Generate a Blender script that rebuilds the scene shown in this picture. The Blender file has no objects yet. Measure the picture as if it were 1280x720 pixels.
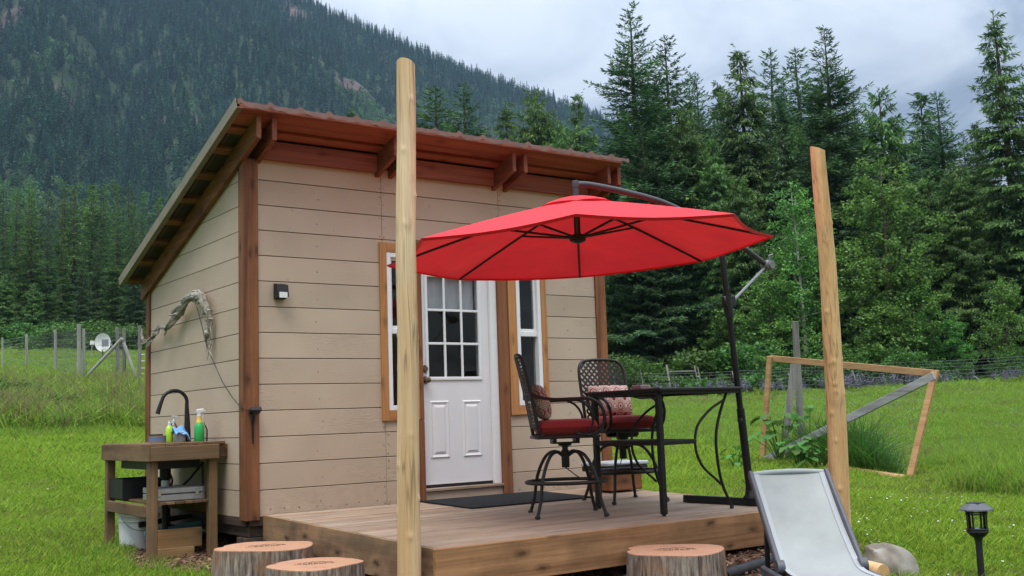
import bpy, math, random
import numpy as np
from mathutils import Vector, Matrix

sc = bpy.context.scene
COL = sc.collection
rad = math.radians

# ------------------------------------------------------------------ camera
CAM = np.array([-3.223, -7.976, 0.685])
YAW, PITCH, ROLL, FPX = 0.6280, 0.12015, -0.03448, 1350.1
FWD = np.array([math.sin(YAW)*math.cos(PITCH), math.cos(YAW)*math.cos(PITCH), math.sin(PITCH)])
_r = np.array([math.cos(YAW), -math.sin(YAW), 0.0])
_u = np.cross(_r, FWD)
RGT = math.cos(ROLL)*_r + math.sin(ROLL)*_u
UPV = -math.sin(ROLL)*_r + math.cos(ROLL)*_u
cd = bpy.data.cameras.new('camera')
cam = bpy.data.objects.new('camera', cd)
COL.objects.link(cam)
cam.matrix_world = Matrix(((RGT[0], UPV[0], -FWD[0], CAM[0]), (RGT[1], UPV[1], -FWD[1], CAM[1]),
                           (RGT[2], UPV[2], -FWD[2], CAM[2]), (0, 0, 0, 1)))
cd.sensor_width = 36.0
cd.lens = FPX/1280*36.0
cd.clip_start = 0.05
cd.clip_end = 9000
sc.camera = cam

# ------------------------------------------------------------------ world, sun, exposure
SUN_EL, SUN_AZ = rad(66), rad(232)      # azimuth measured clockwise from +Y
w = bpy.data.worlds.new('World')
sc.world = w
w.use_nodes = True
nt = w.node_tree
nt.nodes.clear()


def nd(nt, kind, **kw):
    n = nt.nodes.new(kind)
    for k, v in kw.items():
        if k == 'ins':
            for i, val in v.items():
                if isinstance(val, bpy.types.NodeSocket):
                    nt.links.new(val, n.inputs[i])
                else:
                    n.inputs[i].default_value = val
        else:
            setattr(n, k, v)
    return n


def ramp(nt, fac, stops, interp='LINEAR'):
    n = nt.nodes.new('ShaderNodeValToRGB')
    cr = n.color_ramp
    cr.interpolation = interp
    while len(cr.elements) < len(stops):
        cr.elements.new(0.5)
    for e, (p, c) in zip(cr.elements, stops):
        e.position = p
        e.color = (c[0], c[1], c[2], 1) if len(c) == 3 else c
    nt.links.new(fac, n.inputs[0])
    return n.outputs[0]


def mixc(nt, fac, a, b, mode='MIX'):
    n = nt.nodes.new('ShaderNodeMix')
    n.data_type = 'RGBA'
    n.blend_type = mode
    for i, v in ((0, fac), (6, a), (7, b)):
        if isinstance(v, bpy.types.NodeSocket):
            nt.links.new(v, n.inputs[i])
        elif i == 0:
            n.inputs[0].default_value = v
        else:
            n.inputs[i].default_value = (v[0], v[1], v[2], 1)
    return n.outputs[2]


def mth(nt, op, a, b=0.0, c=None, clamp=False):
    n = nt.nodes.new('ShaderNodeMath')
    n.operation = op
    n.use_clamp = clamp
    for i, v in enumerate((a, b) if c is None else (a, b, c)):
        if isinstance(v, bpy.types.NodeSocket):
            nt.links.new(v, n.inputs[i])
        else:
            n.inputs[i].default_value = v
    return n.outputs[0]


sky = nd(nt, 'ShaderNodeTexSky', sky_type='NISHITA', sun_disc=False, sun_elevation=SUN_EL, sun_rotation=SUN_AZ,
         air_density=1.2, dust_density=2.0)
tc = nd(nt, 'ShaderNodeTexCoord')
sep = nd(nt, 'ShaderNodeSeparateXYZ', ins={0: tc.outputs['Generated']})
zc = mth(nt, 'MAXIMUM', sep.outputs[2], 0.0)
den = mth(nt, 'ADD', zc, 0.22)
cx = mth(nt, 'DIVIDE', sep.outputs[0], den)
cy = mth(nt, 'DIVIDE', sep.outputs[1], den)
comb = nd(nt, 'ShaderNodeCombineXYZ', ins={0: cx, 1: cy, 2: 0.3})
n1 = nd(nt, 'ShaderNodeTexNoise', ins={'Vector': comb.outputs[0], 'Scale': 2.6, 'Detail': 9.0, 'Roughness': 0.55, 'Distortion': 0.5})
n2 = nd(nt, 'ShaderNodeTexNoise', ins={'Vector': comb.outputs[0], 'Scale': 0.9, 'Detail': 3.0, 'Roughness': 0.5})
cl = mth(nt, 'ADD', mth(nt, 'MULTIPLY', n1.outputs[0], 0.6), mth(nt, 'MULTIPLY', n2.outputs[0], 0.4))
cloud = ramp(nt, cl, [(0.42, (0.25, 0.295, 0.375)), (0.47, (0.37, 0.42, 0.50)), (0.515, (0.50, 0.55, 0.62)), (0.57, (0.60, 0.645, 0.71))])
# an overcast dome is about three times as bright overhead as at the horizon
grad = mth(nt, 'ADD', mth(nt, 'MULTIPLY_ADD', zc, 1.0, 0.265), mth(nt, 'MULTIPLY', mth(nt, 'MULTIPLY', zc, zc), 2.6))
cloudb = nd(nt, 'ShaderNodeVectorMath', operation='SCALE', ins={0: cloud, 'Scale': grad})
skys = nd(nt, 'ShaderNodeVectorMath', operation='SCALE', ins={0: sky.outputs[0], 'Scale': 0.09})
mix = mixc(nt, 0.90, skys.outputs[0], cloudb.outputs[0])
bg = nd(nt, 'ShaderNodeBackground', ins={0: mix, 1: 1.0})
out = nd(nt, 'ShaderNodeOutputWorld', ins={0: bg.outputs[0]})

sd = bpy.data.lights.new('sun', 'SUN')
sd.energy = 1.5
sd.angle = rad(28)
sd.color = (1.0, 0.93, 0.84)
sun = bpy.data.objects.new('sun', sd)
COL.objects.link(sun)
sdir = Vector((math.sin(SUN_AZ)*math.cos(SUN_EL), math.cos(SUN_AZ)*math.cos(SUN_EL), math.sin(SUN_EL)))
sun.rotation_euler = sdir.to_track_quat('Z', 'Y').to_euler()

sc.view_settings.view_transform = 'Standard'
sc.view_settings.look = 'None'
sc.view_settings.gamma = 1.0
sc.view_settings.use_curve_mapping = False
sc.view_settings.exposure = 0.80
sc.cycles.use_denoising = True
sc.cycles.max_bounces = 6
sc.cycles.diffuse_bounces = 3
sc.cycles.glossy_bounces = 3
sc.cycles.transmission_bounces = 4
sc.cycles.transparent_max_bounces = 8
sc.cycles.volume_bounces = 0
sc.cycles.caustics_reflective = False
sc.cycles.caustics_refractive = False

# ------------------------------------------------------------------ generic helpers
ORG = {}


def tag(o, label=None, cat=None, group=None, kind=None):
    if label:
        o['label'] = label
    if cat:
        o['category'] = cat
    if group:
        o['group'] = group
    if kind:
        o['kind'] = kind
    return o


def thing(name, label, cat, loc=(0, 0, 0), rotz=0.0, group=None):
    o = bpy.data.objects.new(name, None)
    o.empty_display_size = 0.1
    COL.objects.link(o)
    o.location = loc
    o.rotation_euler = (0, 0, rotz)
    ORG[o] = np.array(loc, float)
    return tag(o, label, cat, group)


def copy_tree(o, parent=None):
    c = o.copy()
    COL.objects.link(c)
    c.parent = parent
    for ch in list(o.children):
        copy_tree(ch, c)
    return c


class MB:
    """collects shapes and links them as one mesh object"""

    def __init__(self):
        self.v = []
        self.f = []

    def add(self, vs, fs):
        b = len(self.v)
        self.v += [tuple(map(float, p)) for p in vs]
        self.f += [tuple(i + b for i in q) for q in fs]
        return self

    def box(self, lo, hi, bev=0.0):
        lo = [min(a, b) for a, b in zip(lo, hi)] if False else list(lo)
        hi = list(hi)
        c = [(a + b)/2 for a, b in zip(lo, hi)]
        h = [abs(b - a)/2 for a, b in zip(lo, hi)]
        return self.obox(c, (1, 0, 0), (0, 1, 0), (0, 0, 1), h, bev)

    def obox(self, c, ax, ay, az, h, bev=0.0):
        c, ax, ay, az = (np.array(t, float) for t in (c, ax, ay, az))
        b = min(bev, 0.45*min(h))
        if b <= 0:
            vs = [c + sx*h[0]*ax + sy*h[1]*ay + sz*h[2]*az for sx in (-1, 1) for sy in (-1, 1) for sz in (-1, 1)]
            fs = [(0, 1, 3, 2), (4, 6, 7, 5), (0, 4, 5, 1), (2, 3, 7, 6), (0, 2, 6, 4), (1, 5, 7, 3)]
            return self.add(vs, fs)
        vs, idx = [], {}
        for sx in (-1, 1):
            for sy in (-1, 1):
                for sz in (-1, 1):
                    for k in range(3):
                        e = [h[0], h[1], h[2]]
                        for j in range(3):
                            if j != k:
                                e[j] -= b
                        idx[(sx, sy, sz, k)] = len(vs)
                        vs.append(c + sx*e[0]*ax + sy*e[1]*ay + sz*e[2]*az)
        fs = []
        for k in range(3):
            for s in (-1, 1):
                q = []
                for a, bb in ((-1, -1), (1, -1), (1, 1), (-1, 1)):
                    t = [0, 0, 0]
                    t[k] = s
                    t[(k+1) % 3] = a
                    t[(k+2) % 3] = bb
                    q.append(idx[(t[0], t[1], t[2], k)])
                fs.append(tuple(q) if s > 0 else tuple(reversed(q)))
        for k in range(3):
            i, j = (k+1) % 3, (k+2) % 3
            for a in (-1, 1):
                for bb in (-1, 1):
                    q = []
                    for s, kk in ((-1, i), (1, i), (1, j), (-1, j)):
                        t = [0, 0, 0]
                        t[k] = s
                        t[i] = a
                        t[j] = bb
                        q.append(idx[(t[0], t[1], t[2], kk)])
                    fs.append(tuple(q) if a*bb > 0 else tuple(reversed(q)))
        for sx in (-1, 1):
            for sy in (-1, 1):
                for sz in (-1, 1):
                    q = tuple(idx[(sx, sy, sz, k)] for k in range(3))
                    fs.append(q if sx*sy*sz > 0 else tuple(reversed(q)))
        return self.add(vs, fs)

    def beam(self, a, b, wd, th, up=(0, 0, 1), bev=0.0, ext=0.0):
        """rectangular bar from a to b; wd across, th along the up hint"""
        a, b = np.array(a, float), np.array(b, float)
        d = b - a
        L = np.linalg.norm(d)
        d /= L
        up = np.array(up, float)
        s = np.cross(d, up)
        s /= np.linalg.norm(s)
        t = np.cross(s, d)
        return self.obox((a + b)/2, d, s, t, (L/2 + ext, wd/2, th/2), bev)

    def tube(self, pts, r, n=8, cap=True, closed=False):
        pts = [np.array(p, float) for p in pts]
        m = len(pts)
        rs = [r]*m if np.isscalar(r) else list(r)
        vs, fs = [], []
        prev = None
        for i, p in enumerate(pts):
            if closed:
                t = pts[(i+1) % m] - pts[i-1]
            else:
                t = pts[min(i+1, m-1)] - pts[max(i-1, 0)]
            t = t/(np.linalg.norm(t) + 1e-12)
            if prev is None:
                a = np.array((0, 0, 1.0)) if abs(t[2]) < 0.9 else np.array((1.0, 0, 0))
                prev = np.cross(t, a)
            s = prev - t*np.dot(prev, t)
            s /= np.linalg.norm(s) + 1e-12
            prev = s
            q = np.cross(t, s)
            for k in range(n):
                an = 2*math.pi*k/n
                vs.append(p + rs[i]*(math.cos(an)*s + math.sin(an)*q))
        last = m if closed else m-1
        for i in range(last):
            for k in range(n):
                i2 = (i+1) % m
                fs.append((i*n+k, i*n+(k+1) % n, i2*n+(k+1) % n, i2*n+k))
        if cap and not closed:
            fs.append(tuple(reversed(range(n))))
            fs.append(tuple((m-1)*n + k for k in range(n)))
        return self.add(vs, fs)

    def lathe(self, prof, c=(0, 0, 0), n=24, cap=True):
        vs, fs = [], []
        for r, z in prof:
            for k in range(n):
                a = 2*math.pi*k/n
                vs.append((c[0] + r*math.cos(a), c[1] + r*math.sin(a), c[2] + z))
        for i in range(len(prof)-1):
            for k in range(n):
                fs.append((i*n+k, i*n+(k+1) % n, (i+1)*n+(k+1) % n, (i+1)*n+k))
        if cap:
            fs.append(tuple(reversed(range(n))))
            fs.append(tuple((len(prof)-1)*n + k for k in range(n)))
        return self.add(vs, fs)

    def prism(self, poly, off):
        """extrude planar polygon (list of 3d points) by vector off"""
        n = len(poly)
        p = [np.array(q, float) for q in poly]
        o = np.array(off, float)
        fs = [tuple(reversed(range(n))), tuple(range(n, 2*n))]
        fs += [(k, (k+1) % n, n+(k+1) % n, n+k) for k in range(n)]
        return self.add(p + [q + o for q in p], fs)

    def build(self, name, mat, parent=None, world=True, smooth=False):
        me = bpy.data.meshes.new(name)
        v = np.array(self.v, float)
        if parent is not None and world:
            v = v - ORG[parent]
        me.from_pydata(v.tolist(), [], self.f)
        me.update()
        import bmesh
        bm = bmesh.new()
        bm.from_mesh(me)
        bmesh.ops.recalc_face_normals(bm, faces=bm.faces)
        bm.to_mesh(me)
        bm.free()
        if smooth:
            me.shade_smooth()
            try:
                me.set_sharp_from_angle(angle=rad(40))
            except Exception:
                pass
        if mat:
            me.materials.append(mat)
        o = bpy.data.objects.new(name, me)
        COL.objects.link(o)
        if parent is not None:
            o.parent = parent
            ORG[o] = ORG[parent]
        else:
            ORG[o] = np.zeros(3)
        return o


def base_at(o, loc):
    """move a parentless mesh object's origin to loc without moving the mesh"""
    me = o.data
    n = len(me.vertices)
    co = np.empty(n*3)
    me.vertices.foreach_get('co', co)
    co = co.reshape(-1, 3) - np.array(loc)
    me.vertices.foreach_set('co', co.ravel())
    me.update()
    o.location = loc
    ORG[o] = np.array(loc, float)
    return o


def ray(x, y):
    return FWD + (x-640)/FPX*RGT + (360-y)/FPX*UPV


def at_depth(x, y, D):
    return CAM + ray(x, y)*D


_fh = np.array([math.sin(YAW), math.cos(YAW)])
_rh = np.array([math.cos(YAW), -math.sin(YAW)])


def sstep(a, b, x):
    t = np.clip((x-a)/(b-a), 0, 1)
    return t*t*(3-2*t)


def gz(x, y):
    """height of the ground"""
    x = np.asarray(x, float)
    y = np.asarray(y, float)
    dx, dy = x-CAM[0], y-CAM[1]
    dep = dx*_fh[0] + dy*_fh[1]
    lat = dx*_rh[0] + dy*_rh[1]
    r = np.hypot(dx, dy)
    q = np.clip(lat/np.maximum(dep, 1.0), -1.2, 1.2)
    s = 0.1 + (0.047-0.1)*sstep(-0.36, 0.16, q)
    near = 0.45*np.log1p(np.exp(np.clip((9-r)/0.45, -40, 40)))
    far = 1.2*np.log1p(np.exp(np.clip((np.minimum(r, 130)-13.0)/1.2, -40, 60)))
    und = 0.03*np.sin(x*0.9+1.3)*np.sin(y*0.8) + 0.02*np.sin(x*2.1-y*1.7)
    return -0.30 - 0.055*near + s*far + np.maximum(r-130, 0)*0.012 + und*sstep(9, 14, r)


def on_ground(px, r):
    """ground point in the direction of photo column px at depth r"""
    v = FWD*1.0 + (px-640)/FPX*RGT
    p = CAM[:2] + v[:2]*r
    return np.array([p[0], p[1], float(gz(p[0], p[1]))])


# ------------------------------------------------------------------ materials
MATS = {}


def new_mat(name):
    m = bpy.data.materials.new(name)
    m.use_nodes = True
    t = m.node_tree
    t.nodes.clear()
    o = t.nodes.new('ShaderNodeOutputMaterial')
    MATS[name] = m
    return m, t, o


def principled(t, o, **ins):
    p = nd(t, 'ShaderNodeBsdfPrincipled', ins=ins)
    t.links.new(p.outputs[0], o.inputs[0])
    return p


def objcoord(t, rnd=True, scale=(1, 1, 1)):
    c = nd(t, 'ShaderNodeTexCoord').outputs['Object']
    oi = nd(t, 'ShaderNodeObjectInfo')
    if rnd:
        k = nd(t, 'ShaderNodeVectorMath', operation='SCALE', ins={0: (37.0, 23.0, 51.0), 'Scale': oi.outputs['Random']})
        c = nd(t, 'ShaderNodeVectorMath', operation='ADD', ins={0: c, 1: k.outputs[0]}).outputs[0]
    m = nd(t, 'ShaderNodeMapping', ins={'Vector': c, 'Scale': scale})
    return m.outputs[0], c, oi.outputs['Random']


def plain(name, col, rough=0.6, metal=0.0, noise=0.12, scale=14.0, bump=0.0, spec=0.5, coat=0.0):
    m, t, o = new_mat(name)
    v, raw, rnd = objcoord(t)
    n = nd(t, 'ShaderNodeTexNoise', ins={'Vector': v, 'Scale': scale, 'Detail': 5.0, 'Roughness': 0.6})
    lo = [c*(1-noise) for c in col]
    hi = [min(1, c*(1+noise)) for c in col]
    c = ramp(t, n.outputs[0], [(0.3, lo), (0.7, hi)])
    rr = ramp(t, n.outputs[0], [(0.3, (rough*0.85,)*3), (0.7, (min(1, rough*1.15),)*3)])
    p = principled(t, o, **{'Base Color': c, 'Roughness': rr, 'Metallic': metal, 'Specular IOR Level': spec, 'Coat Weight': coat})
    if bump:
        b = nd(t, 'ShaderNodeBump', ins={'Strength': bump, 'Distance': 0.004, 'Height': n.outputs[0]})
        t.links.new(b.outputs[0], p.inputs['Normal'])
    return m


def wood(name, light, dark, axis, knots=0.5, rough=0.75, gscale=1.0, grey=None, greyamt=0.0, vary=0.18, bump=0.35, stain=0.0, crack=0.0):
    """axis: grain direction"""
    m, t, o = new_mat(name)
    lo, hi = 0.5*gscale, 11.0*gscale
    sv = [hi, hi, hi]
    sv['xyz'.index(axis)] = lo
    v, raw, rnd = objcoord(t, True, sv)
    n1 = nd(t, 'ShaderNodeTexNoise', ins={'Vector': v, 'Scale': 1.0, 'Detail': 6.0, 'Roughness': 0.6, 'Distortion': 0.9})
    sv2 = [90.0*gscale]*3
    sv2['xyz'.index(axis)] = 2.4*gscale
    mp2 = nd(t, 'ShaderNodeMapping', ins={'Vector': raw, 'Scale': sv2})
    n2 = nd(t, 'ShaderNodeTexNoise', ins={'Vector': mp2.outputs[0], 'Scale': 1.0, 'Detail': 3.0, 'Roughness': 0.7})
    c = ramp(t, n1.outputs[0], [(0.32, dark), (0.47, [(a+b)/2 for a, b in zip(light, dark)]), (0.62, light)])
    f = ramp(t, n2.outputs[0], [(0.25, (0.70,)*3), (0.6, (1.06,)*3)])
    c = mixc(t, 0.75, c, f, 'MULTIPLY')
    if stain > 0:
        n3 = nd(t, 'ShaderNodeTexNoise', ins={'Vector': raw, 'Scale': 2.6, 'Detail': 5.0, 'Roughness': 0.65})
        s = ramp(t, n3.outputs[0], [(0.42, (1, 1, 1)), (0.66, (1-stain,)*3)])
        c = mixc(t, 1.0, c, s, 'MULTIPLY')
    if grey is not None:
        n4 = nd(t, 'ShaderNodeTexNoise', ins={'Vector': v, 'Scale': 0.7, 'Detail': 4.0})
        gf = ramp(t, n4.outputs[0], [(0.35, (0, 0, 0)), (0.7, (greyamt,)*3)])
        c = mixc(t, gf, c, grey)
    if knots > 0:
        sk = nd(t, 'ShaderNodeSeparateXYZ', ins={0: raw})
        ia = 'xyz'.index(axis)
        ob = mth(t, 'ADD', sk.outputs[(ia+1) % 3], sk.outputs[(ia+2) % 3])
        wob = nd(t, 'ShaderNodeTexNoise', ins={'Vector': raw, 'Scale': 22.0, 'Detail': 2.0})
        uu = mth(t, 'MULTIPLY_ADD', sk.outputs[ia], 2.1, mth(t, 'MULTIPLY', wob.outputs[0], 0.10))
        vv = mth(t, 'MULTIPLY_ADD', ob, 5.0, mth(t, 'MULTIPLY', wob.outputs[0], 0.16))
        kc = nd(t, 'ShaderNodeCombineXYZ', ins={0: uu, 1: vv, 2: 0.0})
        vo = nd(t, 'ShaderNodeTexVoronoi', voronoi_dimensions='2D', ins={'Vector': kc.outputs[0], 'Scale': 1.0, 'Randomness': 1.0})
        kf = ramp(t, vo.outputs['Distance'], [(0.035, (knots,)*3), (0.075, (knots*0.55,)*3), (0.17, (0, 0, 0))])
        c = mixc(t, kf, c, [d*0.32 for d in dark])
    if crack > 0:
        svc = [16.0]*3
        svc['xyz'.index(axis)] = 0.55
        mc = nd(t, 'ShaderNodeMapping', ins={'Vector': raw, 'Scale': svc})
        nc = nd(t, 'ShaderNodeTexNoise', ins={'Vector': mc.outputs[0], 'Scale': 1.0, 'Detail': 2.0})
        nm = nd(t, 'ShaderNodeTexNoise', ins={'Vector': raw, 'Scale': 1.6, 'Detail': 1.0})
        cf = mth(t, 'MULTIPLY', ramp(t, mth(t, 'ABSOLUTE', mth(t, 'SUBTRACT', nc.outputs[0], 0.5)), [(0.0, (crack,)*3), (0.022, (0, 0, 0))]), ramp(t, nm.outputs[0], [(0.45, (0, 0, 0)), (0.58, (1, 1, 1))]))
        c = mixc(t, cf, c, [d*0.25 for d in dark])
    hs = nd(t, 'ShaderNodeHueSaturation', ins={'Hue': 0.5, 'Saturation': 1.0, 'Value': mth(t, 'MULTIPLY_ADD', rnd, vary, 1-vary/2), 'Fac': 1.0, 'Color': c})
    p = principled(t, o, **{'Base Color': hs.outputs[0], 'Roughness': rough, 'Specular IOR Level': 0.3})
    b = nd(t, 'ShaderNodeBump', ins={'Strength': bump, 'Distance': 0.004, 'Height': n2.outputs[0]})
    t.links.new(b.outputs[0], p.inputs['Normal'])
    return m


def leafmat(name, cols, trans=0.35, rough=0.6, treevar=0.25, huev=0.02, clump=0.0):
    m, t, o = new_mat(name)
    g = nd(t, 'ShaderNodeNewGeometry')
    oi = nd(t, 'ShaderNodeObjectInfo')
    c = ramp(t, g.outputs['Random Per Island'], [(i/(len(cols)-1), k) for i, k in enumerate(cols)])
    if clump:
        tcn = nd(t, 'ShaderNodeTexCoord')
        n = nd(t, 'ShaderNodeTexNoise', ins={'Vector': tcn.outputs['Object'], 'Scale': clump, 'Detail': 2.0})
        c = mixc(t, 1.0, c, ramp(t, n.outputs[0], [(0.35, (0.62, 0.66, 0.7)), (0.68, (1.35, 1.3, 1.05))]), 'MULTIPLY')
    hs = nd(t, 'ShaderNodeHueSaturation', ins={'Hue': mth(t, 'MULTIPLY_ADD', oi.outputs['Random'], huev*2, 0.5-huev),
                                               'Saturation': 1.0, 'Value': mth(t, 'MULTIPLY_ADD', oi.outputs['Random'], treevar*2, 1-treevar), 'Fac': 1.0, 'Color': c})
    d = nd(t, 'ShaderNodeBsdfPrincipled', ins={'Base Color': hs.outputs[0], 'Roughness': rough, 'Specular IOR Level': 0.25})
    tr = nd(t, 'ShaderNodeBsdfTranslucent', ins={0: hs.outputs[0]})
    mx = nd(t, 'ShaderNodeMixShader', ins={0: trans, 1: d.outputs[0], 2: tr.outputs[0]})
    t.links.new(mx.outputs[0], o.inputs[0])
    return m


# house materials
def make_siding():
    m, t, o = new_mat('siding')
    v, raw, rnd = objcoord(t, True, (2.2, 2.2, 34.0))
    n1 = nd(t, 'ShaderNodeTexNoise', ins={'Vector': v, 'Scale': 1.0, 'Detail': 4.0, 'Roughness': 0.55, 'Distortion': 2.2})
    wv = nd(t, 'ShaderNodeMath', operation='SINE', ins={0: mth(t, 'MULTIPLY', n1.outputs[0], 46.0)})
    n2 = nd(t, 'ShaderNodeTexNoise', ins={'Vector': raw, 'Scale': 1.7, 'Detail': 4.0})
    c = ramp(t, n2.outputs[0], [(0.3, (0.455, 0.350, 0.262)), (0.7, (0.52, 0.405, 0.306))])
    n5 = nd(t, 'ShaderNodeTexNoise', ins={'Vector': raw, 'Scale': 26.0, 'Detail': 2.0})
    c = mixc(t, ramp(t, n5.outputs[0], [(0.70, (0, 0, 0)), (0.76, (0.35,)*3)]), c, (0.26, 0.20, 0.145))
    oc = nd(t, 'ShaderNodeSeparateXYZ', ins={0: nd(t, 'ShaderNodeTexCoord').outputs['Object']})
    dirt = nd(t, 'ShaderNodeTexNoise', ins={'Vector': raw, 'Scale': 9.0, 'Detail': 7.0, 'Roughness': 0.7})
    low = mth(t, 'MULTIPLY', ramp(t, oc.outputs[2], [(0.30, (1, 1, 1)), (0.62, (0, 0, 0))]), ramp(t, dirt.outputs[0], [(0.45, (0, 0, 0)), (0.75, (0.45,)*3)]))
    c = mixc(t, low, c, (0.24, 0.175, 0.115))
    hs = nd(t, 'ShaderNodeHueSaturation', ins={'Hue': 0.5, 'Saturation': 1.0, 'Value': mth(t, 'MULTIPLY_ADD', rnd, 0.10, 0.95), 'Fac': 1.0, 'Color': c})
    p = principled(t, o, **{'Base Color': hs.outputs[0], 'Roughness': 0.62, 'Specular IOR Level': 0.35})
    patch = nd(t, 'ShaderNodeTexNoise', ins={'Vector': raw, 'Scale': 1.3, 'Detail': 1.0})
    amp = ramp(t, patch.outputs[0], [(0.42, (0.06,)*3), (0.62, (0.42,)*3)])
    b = nd(t, 'ShaderNodeBump', ins={'Strength': amp, 'Distance': 0.0016, 'Height': wv.outputs[0]})
    t.links.new(b.outputs[0], p.inputs['Normal'])
    return m


make_siding()
STAIN_L, STAIN_D = (0.285, 0.112, 0.048), (0.125, 0.046, 0.021)
for ax in 'xyz':
    wood('trim_'+ax, STAIN_L, STAIN_D, ax, knots=0.75, rough=0.6, vary=0.12, stain=0.25)
wood('red_x', (0.34, 0.105, 0.060), (0.20, 0.055, 0.034), 'x', knots=0.5, rough=0.65, vary=0.15)
wood('red_y', (0.27, 0.083, 0.045), (0.15, 0.043, 0.026), 'y', knots=0.3, rough=0.65, vary=0.15)
wood('orange_x', (0.52, 0.25, 0.095), (0.36, 0.15, 0.05), 'x', knots=0.55, rough=0.55, vary=0.08)
wood('orange_z', (0.52, 0.25, 0.095), (0.36, 0.15, 0.05), 'z', knots=0.55, rough=0.55, vary=0.08)
wood('door_trim_z', (0.26, 0.105, 0.045), (0.13, 0.05, 0.024), 'z', knots=0.6, rough=0.6, vary=0.08)
wood('deck_x', (0.40, 0.285, 0.19), (0.22, 0.142, 0.093), 'x', knots=0.22, rough=0.8, grey=(0.36, 0.30, 0.24), greyamt=0.65, vary=0.26, stain=0.25)
wood('fascia_x', (0.42, 0.225, 0.105), (0.22, 0.105, 0.045), 'x', knots=0.9, rough=0.7, vary=0.1, stain=0.35)
wood('fascia_y', (0.35, 0.205, 0.105), (0.17, 0.092, 0.045), 'y', knots=0.95, rough=0.75, vary=0.1, stain=0.5, grey=(0.2, 0.165, 0.12), greyamt=0.3)
wood('dark_x', (0.085, 0.06, 0.045), (0.04, 0.028, 0.022), 'x', knots=0.2, rough=0.85)
wood('dark_y', (0.085, 0.06, 0.045), (0.04, 0.028, 0.022), 'y', knots=0.2, rough=0.85)
for ax in 'xyz':
    wood('table_'+ax, (0.235, 0.135, 0.062), (0.115, 0.060, 0.028), ax, knots=0.55, rough=0.8, grey=(0.16, 0.125, 0.085), greyamt=0.45, vary=0.2, stain=0.3)
wood('pine_x', (0.52, 0.33, 0.15), (0.40, 0.225, 0.09), 'x', knots=0.5, rough=0.7)
wood('pole_z', (0.78, 0.585, 0.385), (0.64, 0.435, 0.235), 'z', knots=0.3, crack=0.7, rough=0.6, gscale=1.3, grey=(0.45, 0.25, 0.10), greyamt=0.8, vary=0.02, bump=0.25)
wood('pole_orange_z', (0.74, 0.475, 0.24), (0.60, 0.345, 0.15), 'z', knots=0.3, crack=0.6, rough=0.6, gscale=1.2, vary=0.02, bump=0.2)
wood('grey_wood', (0.26, 0.25, 0.235), (0.14, 0.13, 0.12), 'z', knots=0.3, rough=0.85)
wood('grey_rail', (0.36, 0.36, 0.36), (0.22, 0.215, 0.21), 'y', knots=0.3, rough=0.8)
wood('panel_wood', (0.44, 0.26, 0.12), (0.30, 0.16, 0.07), 'y', knots=0.3, rough=0.75)
wood('pale_post', (0.42, 0.42, 0.38), (0.27, 0.27, 0.25), 'z', knots=0.1, rough=0.85)
wood('drift', (0.46, 0.43, 0.37), (0.15, 0.135, 0.11), 'y', knots=0.0, rough=0.8, gscale=1.8, bump=0.7, vary=0.0)
plain('sheathing', (0.05, 0.04, 0.032), 0.9)
plain('inside', (0.05, 0.042, 0.036), 0.9)
plain('roof_metal', (0.17, 0.078, 0.057), 0.42, noise=0.25, scale=5.0, spec=0.4)
plain('eave_metal', (0.15, 0.078, 0.062), 0.55, noise=0.25, scale=9.0)
plain('rake_metal', (0.20, 0.175, 0.118), 0.5, noise=0.2, scale=7.0)
plain('white_vinyl', (0.80, 0.80, 0.81), 0.35, noise=0.03)
plain('door_paint', (0.76, 0.745, 0.76), 0.4, noise=0.025, scale=5)
plain('brass', (0.22, 0.17, 0.12), 0.35, metal=0.9)
plain('black_metal', (0.012, 0.0115, 0.013), 0.5, noise=0.25, scale=40, spec=0.35)
plain('black_bronze', (0.017, 0.0135, 0.013), 0.48, noise=0.3, scale=60, spec=0.38)
plain('black_plastic', (0.013, 0.013, 0.015), 0.5, noise=0.2, spec=0.4)
plain('grey_metal', (0.20, 0.205, 0.22), 0.45, noise=0.15, metal=0.3)
plain('arm_metal', (0.045, 0.042, 0.050), 0.5, noise=0.2)
plain('alu', (0.50, 0.51, 0.53), 0.38, metal=0.75, noise=0.1)
plain('crank_grey', (0.16, 0.165, 0.175), 0.45, metal=0.2)
plain('chrome', (0.62, 0.63, 0.65), 0.25, metal=0.9, noise=0.05)
plain('mat_rubber', (0.016, 0.018, 0.021), 0.95, noise=0.45, scale=150, bump=0.8, spec=0.2)
plain('white_plastic', (0.72, 0.73, 0.74), 0.4, noise=0.04)
plain('curtain', (0.78, 0.76, 0.82), 0.9, noise=0.06)
plain('cloth_blue', (0.20, 0.42, 0.78), 0.85, noise=0.12)
plain('green_label', (0.03, 0.42, 0.10), 0.4, noise=0.1)
plain('green_soap', (0.42, 0.72, 0.04), 0.3, noise=0.1)
plain('yellow_label', (0.75, 0.55, 0.08), 0.4)
plain('tin_grey', (0.28, 0.28, 0.29), 0.5)
plain('tin_blue', (0.10, 0.17, 0.33), 0.45)
plain('tin_brown', (0.20, 0.15, 0.12), 0.6)
plain('griddle_grey', (0.42, 0.44, 0.46), 0.4)
plain('lounge_frame', (0.075, 0.08, 0.095), 0.5)
plain('coaster', (0.33, 0.22, 0.21), 0.7)
plain('coaster_pale', (0.5, 0.44, 0.44), 0.7)
plain('nail', (0.06, 0.045, 0.035), 0.6)
plain('white_paint', (0.78, 0.78, 0.76), 0.5, noise=0.05)
plain('grey_box', (0.20, 0.22, 0.24), 0.6)
plain('pipe_teal', (0.10, 0.28, 0.30), 0.5)
plain('burn', (0.075, 0.035, 0.02), 0.9, noise=0.3)


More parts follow.
